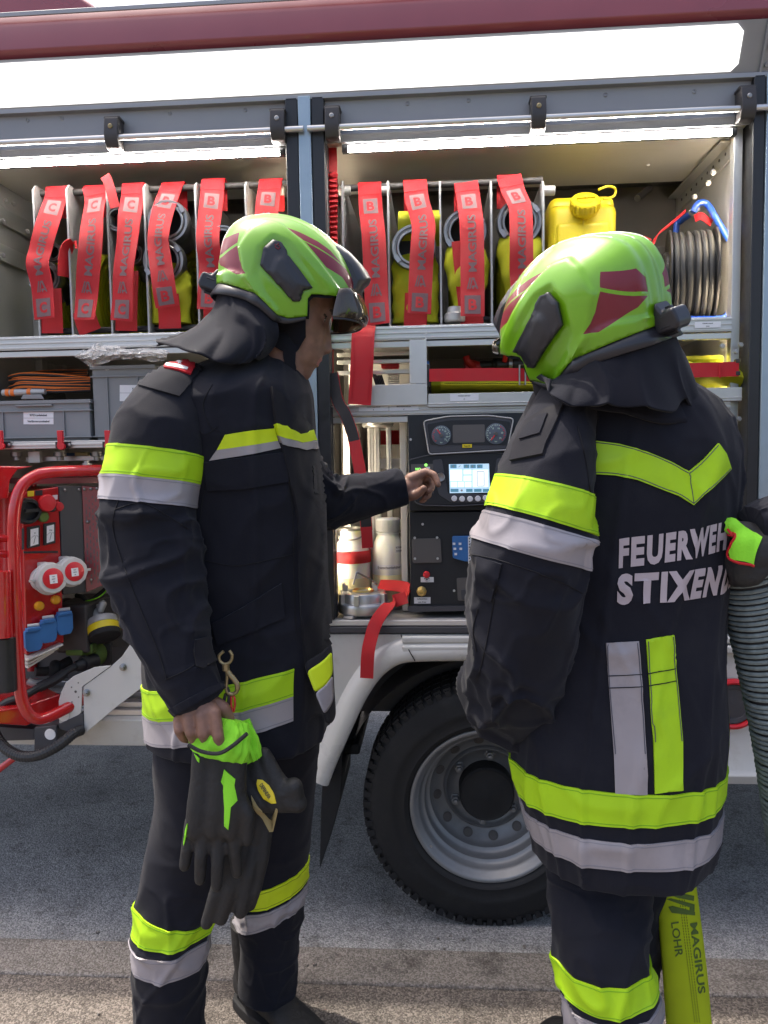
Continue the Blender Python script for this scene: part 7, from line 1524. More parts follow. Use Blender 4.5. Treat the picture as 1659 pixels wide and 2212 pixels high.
add_tape(l2, tr1, ((535, 1890), (662, 1860)), ((532, 1934), (654, 1906)), 'yellow_tape', 1.89, 0, ur=(3, 6.5)); add_tape(l2, tr1, ((530, 1942), (653, 1914)), ((526, 1986), (648, 1948)), 'silver_tape', 1.89, 0, ur=(3.2, 7))
fa = at(577, 2190, 1.94); boot(lm, (fa[0]-.01, 1.93, .1), (.78, -.62, 0), .33); fa = at(366, 2330, 1.74); boot(lm, (fa[0], 1.75, .1), (.85, -.5, 0), .33)
# body, one continuous surface
bm_ = MB(); P1 = head_mesh(bm_, W1)
def inner(mb, loft, us, k, rmin=.03):
    us = np.array(us, float); c_ = loft._cr(loft.c, us); b_ = np.linalg.norm(loft._cr(loft.b, us), axis=1); chain(mb, list(c_), [max(rmin, q*k) for q in b_])
def P3(x, y, Y): return av(x, y, Y)
chain(bm_, [P1(780, 1680), P3(530, 900, 1.79), P3(512, 1050, 1.78), P3(512, 1250, 1.78), P3(515, 1450, 1.78), P3(520, 1540, 1.80)], [.07, .12, .13, .125, .13, .13])
inner(bm_, al, [0, 2, 4, 6, 8, 10, 11.2], .5, .028); inner(bm_, ar, [0, 1, 2, 3, 4, 5, 6.5], .55, .026); inner(bm_, l1, [0.5, 2, 4, 6, 8, 10], .6); inner(bm_, l2, [.5, 2, 4, 6, 8, 9], .6)
Q = lambda x, y, Y: av(x, y, Y)
# near hand, knuckles up, fingers closed on the gloves
yk = 1.455
chain(bm_, [Q(424, 1500, 1.49), Q(432, 1520, 1.48)], [.033, .034])
K = dict(p=((386, 1556, yk+.01), (386, 1577, yk), (396, 1594, yk+.02), (406, 1598, yk+.045)), r=((408, 1551, yk), (411, 1582, yk-.008), (421, 1602, yk+.012), (432, 1606, yk+.04)), m=((435, 1547, yk-.004), (440, 1585, yk-.012), (448, 1607, yk+.010), (456, 1612, yk+.04)), i=((463, 1541, yk+.0), (471, 1590, yk-.010), (477, 1617, yk+.0), (480, 1630, yk+.012)))
for kk, r0 in (('p', .0098), ('r', .0108), ('m', .0114), ('i', .0116)):
    p_ = [Q(*q) for q in K[kk]]; chain(bm_, p_, [r0*1.16, r0*1.04, r0*.95, r0*.82]); chain(bm_, [Q(424, 1512, 1.475), Q(430+(K[kk][0][0]-430)*.6, 1532, yk+.01), p_[0]], [.022, .0175, r0*1.2])
chain(bm_, [Q(452, 1516, 1.49), Q(482, 1530, 1.49), Q(494, 1552, 1.495), Q(489, 1578, 1.50)], [.019, .0145, .0125, .0105])
# far hand pointing at the panel
cpQ = lambda x, y, Y: av(*cp(x, y), Y)
chain(bm_, [cpQ(660, 700, 2.11), cpQ(720, 690, 2.12), cpQ(790, 655, 2.13)], [.032, .030, .026])
for pts, r0 in (([(770, 620, 2.12), (885, 560, 2.13), (948, 585, 2.12), (968, 625, 2.115), (982, 662, 2.11)], .0098), ([(770, 650, 2.13), (880, 595, 2.15), (935, 635, 2.15), (930, 690, 2.14), (905, 715, 2.13)], .0098), ([(770, 680, 2.14), (860, 640, 2.165), (915, 690, 2.17), (905, 745, 2.15), (880, 765, 2.14)], .0093), ([(765, 710, 2.15), (835, 690, 2.175), (880, 735, 2.18), (872, 780, 2.16), (850, 790, 2.15)], .0085)):
    chain(bm_, [cpQ(*q) for q in pts], [.019, r0*1.2, r0*1.05, r0, r0*.85])
chain(bm_, [cpQ(740, 740, 2.11), cpQ(800, 745, 2.10), cpQ(845, 715, 2.095), cpQ(868, 690, 2.09)], [.02, .0135, .012, .0098])
remesh(bm_, 'body', .0034, ['skin', 'lips', 'brow', 'eye_dark'], lm, 4, head_paint(W1))
helmet(lm, HM)
# chin strap and hood
hb = MB(); head_mesh(hb, W1); bh = bvh_of(hb)
patch(bh, [c4(1030, 1120), c4(1032, 1240), c4(1000, 1300), c4(962, 1345), c4(955, 1510), c4(900, 1540), c4(885, 1340), c4(800, 1290), c4(700, 1230), c4(690, 1120), c4(850, 1110)], 1.7, .007, 7).build('chin_strap', 'navy_dark', lm, ang=60)
tp_ = [W1(np.array([hl(x, y)[0], s*1.0, hl(x, y)[1]])) for x, y, s in ((790, 1075, -.106), (720, 1045, -.109), (640, 1010, -.102), (560, 975, -.085), (500, 950, -.055), (455, 935, 0), (500, 950, .055), (580, 985, .09), (690, 1030, .108), (800, 1080, .112), (900, 1110, .105))]
bt_ = [at(*c4(x, y), Y) for x, y, Y in ((745, 1390, 1.685), (640, 1425, 1.62), (480, 1405, 1.575), (260, 1350, 1.575), (95, 1322, 1.66), (48, 1296, 1.76), (120, 1270, 1.87), (260, 1290, 1.95), (420, 1330, 1.99), (600, 1380, 2.0), (740, 1400, 1.96))]
mb = MB(); skirt(mb, spline(tp_, 120), spline(bt_, 120), 40, .024, 6.1, mid=(.11, .03, -.05)); q = mb.build('neck_curtain', 'navy', lm, ang=80); s_ = q.modifiers.new('solid', 'SOLIDIFY'); s_.thickness = .004
# snap hook on the jacket
hk = empty('snap_hook', av(495, 1500, 1.5), 'tarnished brass snap hook hanging from the left jacket above the gloves', 'snap hook')
Yh_ = 1.50; hq = lambda x, y, Y=Yh_: av(*cm(x, y), Y)
mb = MB(); mb.tube(spline([hq(752, 1805), hq(728, 1830), hq(735, 1862), hq(762, 1875), hq(790, 1862), hq(800, 1830), hq(785, 1800)], 28), .0032, 8); mb.build('swivel_ring', 'brass_dark', hk)
mb = MB(); mb.tube(spline([hq(762, 1872), hq(768, 1895), hq(785, 1930), hq(810, 1960), hq(828, 1990), hq(825, 2025), hq(800, 2042), hq(775, 2030), hq(768, 2005)], 34), [.0048]*8+[.0055]*12+[.0042]*14, 10); mb.tube(spline([hq(765, 1900), hq(772, 1940), hq(768, 1985), hq(770, 2008)], 12), .0035, 8); mb.lathe(hq(765, 1893), (0, 0, 1), [(0, -.008), (.0075, -.006), (.0075, .006), (0, .008)], 14); mb.build('hook', 'brass_dark', hk)
mb = MB(); mb.tube(spline([hq(800, 2035), hq(812, 2060), hq(815, 2100), hq(806, 2140), hq(795, 2100), hq(796, 2050), hq(800, 2035)], 26), .0024, 8); mb.build('red_link', 'red_paint', hk)
mb = MB(); mb.tube(spline([hq(735, 1985), hq(775, 2010), hq(782, 2070), hq(770, 2130), hq(745, 2160), hq(752, 2090), hq(765, 2040)], 26), .0035, 8); mb.build('cord_loop', 'web_black', hk)
# ---- gloves held in the hand
def glove(name, label, cuff, palm, fingers, thumb, patches, Ym):
    g = empty(name, av(*palm[0][:2], Ym), label, 'glove', 'work gloves held together in one hand')
    mb = MB()
    for i in range(len(palm)-1):
        for off in (-1, 0, 1):
            p0, p1 = palm[i], palm[i+1]; capsule(mb, av(p0[0]+off*p0[3]*.62, p0[1], p0[2]), av(p1[0]+off*p1[3]*.62, p1[1], p1[2]), p0[3]*.45*pxm(Ym), p1[3]*.45*pxm(Ym))
    for f in fingers+[thumb]: chain(mb, [av(*q[:3]) for q in f], [q[3] for q in f])
    rs_ = remesh(mb, 'glove_shell', .0042, ['leather_black', 'glove_lime'], g, 5, None)
    mb = MB()
    lo = limb(cuff, fold=lambda ul, v, P: .004*ridge(np.stack([np.cos(v)*5, np.sin(v)*5, ul*6], -1))+.003*vnoise(P*60)); lo.mesh(mb, 40, 70, caps=True); mb.build('cuff', 'glove_lime', g, ang=70)
    b_ = BVHTree.FromPolygons([v.co+wloc(rs_) for v in rs_.data.vertices], [tuple(p.vertices) for p in rs_.data.polygons])
    for pl, m in patches: patch(b_, pl, Ym-.03, .0025, 5).build('hand_patch' if m != 'can_yellow' else 'round_label', m, g, ang=70)
    return g, b_
yg = 1.47
g1, gb = glove('work_glove', 'black work glove with lime back stripe hanging straight down from the hand', [(452, 1598, yg+.01, 48, .03), (478, 1592, yg, 55, .034), (500, 1584, yg, 50, .034), (478, 1618, yg, 66, .036), (470, 1632, yg, 66, .034)][0:0]+[(505, 1555, yg+.02, 30, .022), (500, 1575, yg+.015, 46, .03), (482, 1600, yg+.005, 66, .036), (472, 1618, yg+.005, 66, .035), (470, 1628, yg+.005, 58, .03)],
    [(475, 1625, yg+.01, 58), (472, 1680, yg+.005, 58), (468, 1740, yg, 62), (462, 1790, yg, 60)],
    [[(415, 1775, yg+.01, .016), (405, 1830, yg, .013), (399, 1870, yg, .012)], [(440, 1790, yg, .016), (434, 1850, yg-.01, .0135), (432, 1900, yg-.005, .012)], [(470, 1795, yg, .016), (470, 1865, yg-.012, .0135), (468, 1915, yg-.01, .012)], [(502, 1785, yg, .016), (508, 1840, yg-.005, .0135), (512, 1885, yg, .012)]],
    [(515, 1720, yg+.0, .017), (535, 1760, yg-.005, .0145), (534, 1815, yg-.005, .0125)],
    [([cl(735, 705), cl(800, 762), cl(795, 800), cl(812, 888), cl(775, 930), cl(768, 1000), cl(760, 1062), cl(738, 1040), cl(738, 930), cl(728, 800), cl(715, 780)], 'glove_lime'), ([cl(560, 612), cl(590, 640), cl(588, 665), cl(578, 655)], 'glove_lime'), ([cl(520, 1025), cl(512, 1100), cl(497, 1155), cl(497, 1130), cl(510, 1060)], 'glove_lime')], yg)
mb = MB(); mb.tube(spline([av(*cl(x, y), yg-.05) for x, y in ((520, 560), (600, 600), (700, 612), (780, 570), (870, 495))], 30), .004, 8); mb.build('cuff_piping', 'leather_black', g1)
g2, gb2 = glove('work_glove', 'black work glove with round yellow label, folded behind the other glove', [(520, 1560, yg+.06, 22, .02), (530, 1590, yg+.055, 24, .024), (540, 1625, yg+.05, 24, .024), (546, 1640, yg+.05, 20, .02)],
    [(545, 1630, yg+.07, 40), (560, 1680, yg+.06, 52), (590, 1730, yg+.05, 58), (612, 1735, yg+.05, 50)],
    [[(560, 1740, yg+.07, .02), (548, 1820, yg+.06, .018), (535, 1890, yg+.04, .016), (520, 1970, yg+.035, .014)], [(540, 1760, yg+.075, .02), (520, 1850, yg+.05, .018), (498, 1920, yg+.035, .016), (478, 1985, yg+.035, .014)], [(520, 1760, yg+.07, .02), (490, 1860, yg+.045, .017), (466, 1930, yg+.035, .015), (446, 1995, yg+.035, .013)], [(575, 1745, yg+.08, .02), (565, 1850, yg+.06, .017), (550, 1920, yg+.05, .015), (540, 1955, yg+.05, .013)]],
    [(610, 1715, yg+.05, .022), (634, 1700, yg+.05, .02), (640, 1725, yg+.05, .018)],
    [([cl(932, 765), cl(960, 768), cl(1000, 800), cl(1030, 850), cl(1043, 905), cl(1015, 908), cl(970, 880), cl(938, 830), cl(928, 790)], 'can_yellow'), ([cl(895, 860), cl(930, 920), cl(1000, 1000), cl(1042, 1020), cl(1035, 1072), cl(1000, 1075), cl(960, 1000), cl(905, 930)], 'glove_tan')], yg+.02)
text_patch(gb2, 'DEFENDER', [cl(945, 800), cl(1000, 885), cl(1012, 868), cl(960, 785)], yg+.02, .004).build('lettering', 'ink', g2)
# ================================================================== RIGHT FIREFIGHTER
YR = 1.52
rm = empty('person', at(1320, 2100, 1.5)*np.array([1, 1, 0])+np.array([0, 0, .1]), 'firefighter on the right in navy turnout coat seen from behind with large back lettering', 'person')
HM2 = Matrix.Translation(av(1262, 658, 1.44)) @ Matrix.Rotation(rad(135), 4, 'Z') @ Matrix.Rotation(rad(-9), 4, 'Y') @ Matrix.Rotation(rad(-15), 4, 'X')
def W2(X): X = np.asarray(X, float); return (X @ np.array(HM2.to_3x3()).T)+np.array(HM2.translation)
tr_ = torso([(1310, 790, 1.50, 85, .09), (1325, 830, 1.51, 150, .13), (1340, 872, 1.52, 190, .155), (1344, 930, 1.52, 218, .17), (1342, 1000, 1.52, 234, .178), (1340, 1080, 1.52, 237, .178), (1339, 1170, 1.52, 232, .172), (1336, 1260, 1.52, 222, .168), (1334, 1360, 1.52, 218, .166), (1334, 1460, 1.52, 222, .168), (1334, 1560, 1.52, 227, .17), (1332, 1650, 1.52, 222, .172), (1337, 1740, 1.52, 206, .17), (1341, 1800, 1.52, 195, .166), (1340, 1836, 1.52, 186, .16), (1340, 1840, 1.52, 172, .148)], fold_body(7.4, .006, 1.5), 2.25)
la = limb([(1262, 858, 1.47, 42, .06), (1226, 885, 1.44, 64, .08), (1196, 950, 1.40, 80, .095), (1180, 1030, 1.375, 98, .106), (1164, 1110, 1.365, 110, .11), (1150, 1190, 1.37, 121, .114), (1141, 1275, 1.38, 120, .112), (1130, 1360, 1.40, 116, .11), (1123, 1430, 1.435, 111, .106), (1118, 1490, 1.49, 104, .10), (1120, 1535, 1.57, 90, .085), (1130, 1550, 1.67, 74, .07), (1145, 1545, 1.75, 62, .06), (1147, 1544, 1.76, 48, .045)], bdir=(0, -1, -.25), fold=fold_sleeve(2.9, ((.36, .10), (.55, .10), (.68, .12)), .0068))
mb = MB(); tr_.mesh(mb, 230, 190); la.mesh(mb, 200, 140); bj2 = bvh_of(mb); tb2 = MB(); tr_.mesh(tb2, 180, 160); bt2 = bvh_of(tb2)
jk2 = mb.build('jacket', 'navy', rm, ang=80)
add_tape(la, jk2, ((1094, 1030), (1276, 1074)), ((1068, 1096), (1278, 1158)), 'lime_tape', 1.365, .10); add_tape(la, jk2, ((1064, 1106), (1276, 1170)), ((1040, 1166), (1270, 1232)), 'silver_tape', 1.36, .10)
add_tape(tr_, jk2, ((1110, 1628), (1552, 1640)), ((1121, 1700), (1550, 1696)), 'lime_tape', YR, 0, ur=(9, 14.5)); add_tape(tr_, jk2, ((1126, 1728), (1545, 1730)), ((1136, 1784), (1539, 1786)), 'silver_tape', YR, 0, ur=(10, 14.6))
patch(bt2, [cr(722, 358), cr(850, 375), cr(1000, 415), cr(1120, 465), cr(1228, 523), cr(1310, 455), cr(1385, 372), cr(1425, 430), cr(1452, 512), cr(1350, 615), cr(1252, 705), cr(1170, 655), cr(1080, 620), cr(950, 570), cr(830, 545), cr(685, 537), cr(700, 440)], 1.36).build('reflective_tape', 'lime_tape', jk2, ang=70)
patch(bt2, [cr(778, 1455), cr(958, 1445), cr(1002, 2080), (1398, 1716), (1329, 1716), cr(822, 2060)], 1.36, .003).build('reflective_tape', 'silver_tape', jk2, ang=70)
patch(bt2, [cr(996, 1437), cr(1144, 1411), cr(1194, 1990), (1474, 1706), (1414, 1714), cr(1036, 2000)], 1.36, .003).build('reflective_tape', 'lime_tape', jk2, ang=70)
sm = MB()
for pl in ([cr(790, 1630), cr(972, 1622), cr(972, 1626), cr(790, 1635)], [cr(795, 1695), cr(978, 1689), cr(978, 1693), cr(795, 1700)], [cr(1004, 1618), cr(1157, 1590), cr(1157, 1594), cr(1004, 1623)], [cr(1012, 1684), cr(1160, 1656), cr(1160, 1660), cr(1012, 1689)]): patch(bt2, pl, 1.36, .0042, 5, sm)
sm.build('stitching', 'seam', jk2)
sm = MB()
for pl in ([cr(722, 368), cr(850, 385), cr(1000, 425), cr(1120, 475), cr(1226, 533)], [cr(1232, 531), cr(1310, 465), cr(1383, 384)], [cr(692, 527), cr(830, 535), cr(950, 560), cr(1080, 610), cr(1170, 645), cr(1250, 695)], [cr(1254, 694), cr(1350, 605), cr(1445, 510)], [cr(1230, 530), cr(1240, 610), cr(1251, 698)], [cr(786, 1462), cr(800, 1700), cr(830, 2055)], [cr(950, 1455), cr(968, 1700), cr(994, 2055)], [cr(1005, 1445), cr(1020, 1700), cr(1043, 1990)], [cr(1137, 1420), cr(1158, 1650), cr(1187, 1985)]):
    sm = MB(); seam(bt2, pl, 1.36, sm, 36, .0008, .0036); sm.build('stitching', 'thread', jk2)
zt_ = lambda x, y, Y: float(at(x, y, Y)[2])
def v_at(px, z):
    vs = np.linspace(rad(150), rad(-20), 300); us = np.linspace(0, tr_.n-1, 400); u = np.interp(-z, -tr_._cr(tr_.c, us)[:, 2], us); P = tr_.ev(np.full(300, u), vs); q = (P-CAM) @ Rn; X = 829.5+FPX*q[:, 0]/-q[:, 2]
    k = int(np.argmax(X)); return float(np.interp(px, X[:k+1], vs[:k+1]))
def back_text(t, p0, s1, p1, y0b, y0t, y1b, y1t):
    z0b, z0t = zt_(p0, y0b, 1.36), zt_(p0, y0t, 1.36); z1b, z1t = zt_(p1, y1b, 1.47), zt_(p1, y1t, 1.47); va, vb = v_at(p0, z0b), v_at(p1, z1b); v1 = va+(vb-va)/s1
    text_loft(tr_, t, va, v1, z0b, z0b+(z1b-z0b)/s1, z0t, z0t+(z1t-z0t)/s1, bold=.08).build('back_lettering', 'print_pink', jk2, ang=70)
back_text('FEUERWEHR', 1335, .70, 1533, 1227, 1162, 1182, 1122); back_text('STIXENDORF', 1332, .555, 1548, 1306, 1238, 1268, 1205)
# shoulder piece, pocket and seams of the sleeve
patch(bj2, [cr(350, 255), cr(450, 195), cr(548, 165), cr(510, 260), cr(455, 380), cr(440, 436), cr(265, 470), cr(285, 380)], 1.36, .006, 8).build('shoulder_strap', 'navy_dark', jk2, ang=60)
patch(bj2, [cr(345, 300), cr(420, 240), cr(470, 225), cr(430, 330), cr(325, 360)], 1.36, .0095, 8).build('shoulder_strap', 'navy', jk2, ang=60)
patch(bj2, [cr(88, 990), cr(215, 1025), cr(165, 1220), cr(150, 1222), cr(85, 1195), cr(78, 1080)], 1.34, .005, 8).build('sleeve_pocket', 'navy', jk2, ang=60)
sm = MB()
seam(bj2, [cr(50, 975), cr(200, 1005), cr(400, 1070), cr(550, 1130), cr(660, 1190)], 1.3, sm); seam(bj2, [cr(215, 1025), cr(180, 1180), cr(150, 1350), cr(110, 1550), cr(75, 1655)], 1.3, sm); seam(bj2, [cr(85, 1270), cr(60, 1380), cr(75, 1500)], 1.3, sm); seam(bj2, [cr(625, 280), cr(665, 450), cr(690, 620), cr(690, 680)], 1.33, sm); seam(bj2, [cr(730, 180), cr(735, 270), cr(722, 355)], 1.36, sm)
sm.build('seam', 'seam', jk2)
# side stripe at the right edge
add_tape(tr_, jk2, ((1100, 1290), (1575, 1290)), ((1100, 1660), (1575, 1660)), 'lime_tape', YR, 0, ur=(6, 13), vr=(rad(-14), rad(7)))
# trousers
rl1 = limb([(1300, 1780, 1.54, 122, .105), (1297, 1880, 1.53, 115, .10), (1294, 1960, 1.50, 111, .10), (1299, 2050, 1.46, 103, .10), (1312, 2120, 1.45, 100, .098), (1320, 2190, 1.455, 102, .098), (1326, 2300, 1.46, 104, .098), (1330, 2480, 1.47, 104, .096), (1330, 2520, 1.47, 96, .09)], fold=fold_sleeve(6.6, ((.25, .12), (.42, .1)), .0042))
rl2 = limb([(1375, 1760, 1.66, 105, .11), (1370, 1860, 1.67, 92, .10), (1350, 1980, 1.69, 82, .095), (1335, 2120, 1.70, 78, .09), (1330, 2300, 1.71, 76, .09), (1330, 2320, 1.71, 70, .08)], fold=fold_sleeve(9.1, ((.3, .1),), .006))
mb = MB(); rl1.mesh(mb, 170, 120); rl2.mesh(mb, 80, 80); trs = mb.build('trousers', 'navy', rm, ang=80)
add_tape(rl1, trs, ((1200, 2062), (1402, 2062)), ((1214, 2124), (1412, 2118)), 'lime_tape', 1.45, 0, ur=(1.5, 6.5)); add_tape(rl1, trs, ((1216, 2136), (1416, 2132)), ((1222, 2200), (1420, 2188)), 'silver_tape', 1.455, 0, ur=(2, 6.6))
pa = rl1.c[7]; boot(rm, (pa[0]-.01, pa[1]+.01, .1), (-.75, .66, 0), .32); pa = rl2.c[-1]; boot(rm, (pa[0], pa[1], .1), (-.6, .8, 0), .32)
bm_ = MB(); P2 = head_mesh(bm_, W2, False)
chain(bm_, [P2(860, 1360), av(1322, 840, 1.50), av(1335, 930, 1.53), av(1340, 1050, 1.53), av(1338, 1250, 1.53), av(1336, 1500, 1.53), av(1340, 1700, 1.54)], [.06, .06, .10, .12, .12, .12, .12])
inner(bm_, la, [0, 2, 4, 6, 8, 10, 12], .5, .028); inner(bm_, rl1, [.3, 2, 4, 6, 7], .6); inner(bm_, rl2, [.3, 2, 3, 4], .6)
ra = [av(1440, 900, 1.62), av(1470, 1100, 1.70), av(1440, 1330, 1.80), av(1330, 1400, 1.92)]; chain(bm_, ra, [.05, .045, .04, .03])
hp = la.c[-1]; hv = Vector(hp)
for hb_, dirv in ((hv, Vector((.5, .75, -.1))), (ra[-1], Vector((-.9, .3, -.2)))):
    dirv.normalize(); sd = dirv.cross(Vector((0, 0, 1))).normalized(); chain(bm_, [hb_, hb_+dirv*.09], [.03, .034])
    for k in range(4): o_ = hb_+dirv*.09+sd*(.03-.02*k); chain(bm_, [o_, o_+dirv*.04, o_+dirv*.06-Vector((0, 0, .02)), o_+dirv*.055-Vector((0, 0, .04))], [.0105, .0098, .009, .0078])
    chain(bm_, [hb_+dirv*.03, hb_+dirv*.05+Vector((0, 0, .035))+sd*.02, hb_+dirv*.085+Vector((0, 0, .045))+sd*.02], [.014, .0115, .0095])
remesh(bm_, 'body', .005, ['skin', 'lips', 'brow', 'eye_dark'], rm, 3, head_paint(W2))
ra_l = limb([(1455, 880, 1.60, 60, .07), (1480, 960, 1.65, 80, .09), (1478, 1100, 1.70, 78, .09), (1465, 1250, 1.76, 70, .085), (1440, 1340, 1.80, 62, .075), (1390, 1380, 1.86, 55, .06), (1340, 1400, 1.91, 48, .05)], fold=fold_sleeve(3.3, ((.4, .1),), .005))
mb = MB(); ra_l.mesh(mb, 90, 80); mb.build('far_sleeve', 'navy', jk2, ang=80)
helmet(rm, HM2, True, False)
# neck curtain and collar
hp2 = lambda x, y, s: W2(np.array([hl(x, y)[0], s, hl(x, y)[1]]))
top = [hp2(1010, 1140, .100), hp2(905, 1140, .108), hp2(820, 1090, .112), hp2(690, 1020, .108), hp2(580, 975, .09), hp2(500, 940, .055), hp2(455, 930, 0), hp2(500, 940, -.055), hp2(580, 975, -.09), hp2(700, 1030, -.108), hp2(850, 1110, -.11)]
bot = [at(*c6(320, 1420), 1.34), at(*c6(318, 1520), 1.315), at(*c6(430, 1580), 1.30), at(*c6(640, 1585), 1.295), at(*c6(850, 1602), 1.30), at(*c6(1050, 1637), 1.325), at(*c6(1120, 1560), 1.37), at(*c6(1180, 1640), 1.40), at(*c6(1284, 1745), 1.43), at(*c6(1262, 1610), 1.53), at(*c6(1100, 1540), 1.60), at(*c6(700, 1500), 1.64)]
mb = MB(); skirt(mb, spline(top, 140), spline(bot, 140), 40, .011, 3.7, mid=(.0, -.03, .02)); q = mb.build('neck_curtain', 'navy', rm, ang=80); s_ = q.modifiers.new('solid', 'SOLIDIFY'); s_.thickness = .004
mb = MB(); mb.tube([hp2(930, 1080, 0), hp2(920, 1220, 0), hp2(860, 1400, 0)+np.array([.0, .0, .0]), av(1268, 900, 1.46)], [.095, .092, .088, .10], 30, caps=False); mb.build('hood', 'navy_dark', rm, ang=80)
top = ringpts(1300, 772, 1.50, 95, .105, rad(-30), rad(330), 70); bot = [at(*c6(x, y), Y) for x, y, Y in ((1230, 1480, 1.55), (1260, 1600, 1.48), (1285, 1745, 1.41), (1180, 1690, 1.37), (1000, 1680, 1.355), (700, 1620, 1.345), (400, 1580, 1.355), (170, 1660, 1.40), (145, 1690, 1.47), (260, 1560, 1.58), (700, 1500, 1.66), (1100, 1480, 1.64))]
mb = MB(); skirt(mb, top, spline(bot, 70), 16, .007, 1.1, mid=(.0, -.02, .03)); q = mb.build('collar', 'navy', jk2, ang=80); s_ = q.modifiers.new('solid', 'SOLIDIFY'); s_.thickness = .005
# ================================================================== SUCTION HOSE AND THIRD PERSON AT THE RIGHT EDGE
sp = spline([av(x, y, 1.46+.04*i/6) for i, (x, y) in enumerate(((1612, 1205), (1624, 1262), (1640, 1345), (1672, 1490), (1700, 1640), (1722, 1800), (1756, 2000), (1790, 2250), (1800, 2440)))], 260)
sh = empty('suction_hose', (sp[-1][0], sp[-1][1], .1), 'thick ribbed grey green suction hose hanging at the right edge', 'hose')
mb = MB(); mb.tube(sp, .051, 28); mb.build('hose', 'suction_dark', sh)
L_ = np.concatenate([[0], np.cumsum(np.linalg.norm(np.diff(sp, axis=0), axis=1))]); turns = int(L_[-1]/.0108); S_ = np.linspace(0, L_[-1], turns*22); pc_ = np.stack([np.interp(S_, L_, sp[:, k]) for k in range(3)], 1); T_ = np.gradient(pc_, axis=0); T_ /= np.linalg.norm(T_, axis=1)[:, None]
u_ = np.cross(T_, np.array([0, 1.0, 0])); u_ /= np.linalg.norm(u_, axis=1)[:, None]; v_ = np.cross(T_, u_); an = np.arange(len(S_))*2*np.pi/22
jit = .0016*vnoise(np.stack([S_*40, an*.3, S_*0], 1)); hel = pc_+(u_*np.cos(an)[:, None]+v_*np.sin(an)[:, None])*(.054+jit[:, None]*.5)+T_*jit[:, None]
mb = MB(); mb.tube(hel, .0041, 7); mb.build('rope_rib', 'suction_rib', sh)
tm = empty('person', at(1900, 2100, 1.6)*np.array([1, 1, 0])+np.array([0, 0, .1]), 'person at the right edge with dark sleeve and lime cuffed glove holding the suction hose', 'person')
tx, ty = float(at(2030, 1000, 1.65)[0]), 1.66
def ringw(x, y, z, a, b): return (np.array([x, y, z]), np.array([a, 0, 0.]), np.array([0, -b, 0.]))
t3 = Loft([ringw(tx, ty, 1.58, .07, .07), ringw(tx, ty, 1.53, .12, .16), ringw(tx, ty, 1.45, .15, .21), ringw(tx, ty, 1.25, .17, .22), ringw(tx, ty, 1.0, .17, .21), ringw(tx, ty, .86, .18, .21), ringw(tx, ty, .855, .16, .19)], fold_body(1.3, .006))
s3 = limb([(1880, 900, 1.5, 70, .07), (1860, 1000, 1.46, 90, .09), (1800, 1110, 1.42, 86, .085), (1720, 1134, 1.41, 76, .072), (1655, 1134, 1.40, 58, .056), (1622, 1138, 1.395, 46, .045)], fold=fold_sleeve(4.8, ((.25, .1),), .006))
s3b = Loft([ringw(tx, ty+.2, 1.47, .06, .06), ringw(tx+.02, ty+.26, 1.3, .075, .075), ringw(tx-.02, ty+.27, 1.1, .065, .065), ringw(tx-.06, ty+.25, .95, .05, .05)], fold_sleeve(2.2))
mb = MB(); t3.mesh(mb, 90, 90); s3.mesh(mb, 90, 90); s3b.mesh(mb, 50, 50); jk3 = mb.build('jacket', 'navy', tm, ang=80)
add_tape(t3, jk3, ((1500, 0), (1501, 0)), ((1500, 1), (1501, 1)), 'lime_tape', 1.6) if False else None
for z0_, z1_, m in ((1.0, .95, 'lime_tape'), (.945, .90, 'silver_tape')): mb = MB(); t3.band(mb, ((tx-.2, ty, z0_), (tx+.2, ty, z0_)), ((tx-.2, ty, z1_), (tx+.2, ty, z1_))); mb.build('reflective_tape', m, jk3, ang=70)
mb = MB()
for q in (-.1, .1): Loft([ringw(tx, ty+q, .9, .1, .1), ringw(tx, ty+q, .5, .085, .09), ringw(tx, ty+q, .2, .09, .09)], fold_sleeve(q*30)).mesh(mb, 60, 60)
mb.build('trousers', 'navy', tm, ang=80)
for q in (-.1, .1): boot(tm, (tx, ty+q, .1), (-1, 0, 0), .31)
HM3 = Matrix.Translation((tx-.03, ty, 1.86)) @ Matrix.Rotation(rad(180), 4, 'Z')
def W3(X): X = np.asarray(X, float); return (X @ np.array(HM3.to_3x3()).T)+np.array(HM3.translation)
bm_ = MB(); P3_ = head_mesh(bm_, W3, False); chain(bm_, [P3_(860, 1360), Vector((tx, ty, 1.4)), Vector((tx, ty, 1.1)), Vector((tx, ty, .9))], [.07, .12, .12, .12]); inner(bm_, s3, [0, 1, 2, 3], .5)
for q in (-.1, .1): chain(bm_, [Vector((tx, ty+q, .9)), Vector((tx, ty+q, .5)), Vector((tx, ty+q, .2))], [.08, .055, .045])
chain(bm_, [Vector((tx, ty+.2, 1.45)), Vector((tx, ty+.26, 1.2)), Vector((tx-.06, ty+.25, .93)), Vector((tx-.07, ty+.25, .85))], [.05, .045, .03, .034])
for k in range(4): o_ = Vector((tx-.04-.02*k, ty+.25, .83)); chain(bm_, [o_, o_-Vector((0, 0, .04)), o_-Vector((.01, .0, .075))], [.0105, .0095, .0078])
chain(bm_, [Vector((tx-.09, ty+.24, .88)), Vector((tx-.115, ty+.22, .84)), Vector((tx-.115, ty+.21, .80))], [.014, .011, .009])
chain(bm_, [av(1720, 1152, 1.40), av(1700, 1156, 1.395)], [.022, .022])
remesh(bm_, 'body', .006, ['skin', 'lips', 'brow', 'eye_dark'], tm, 3, head_paint(W3)); helmet(tm, HM3, False)
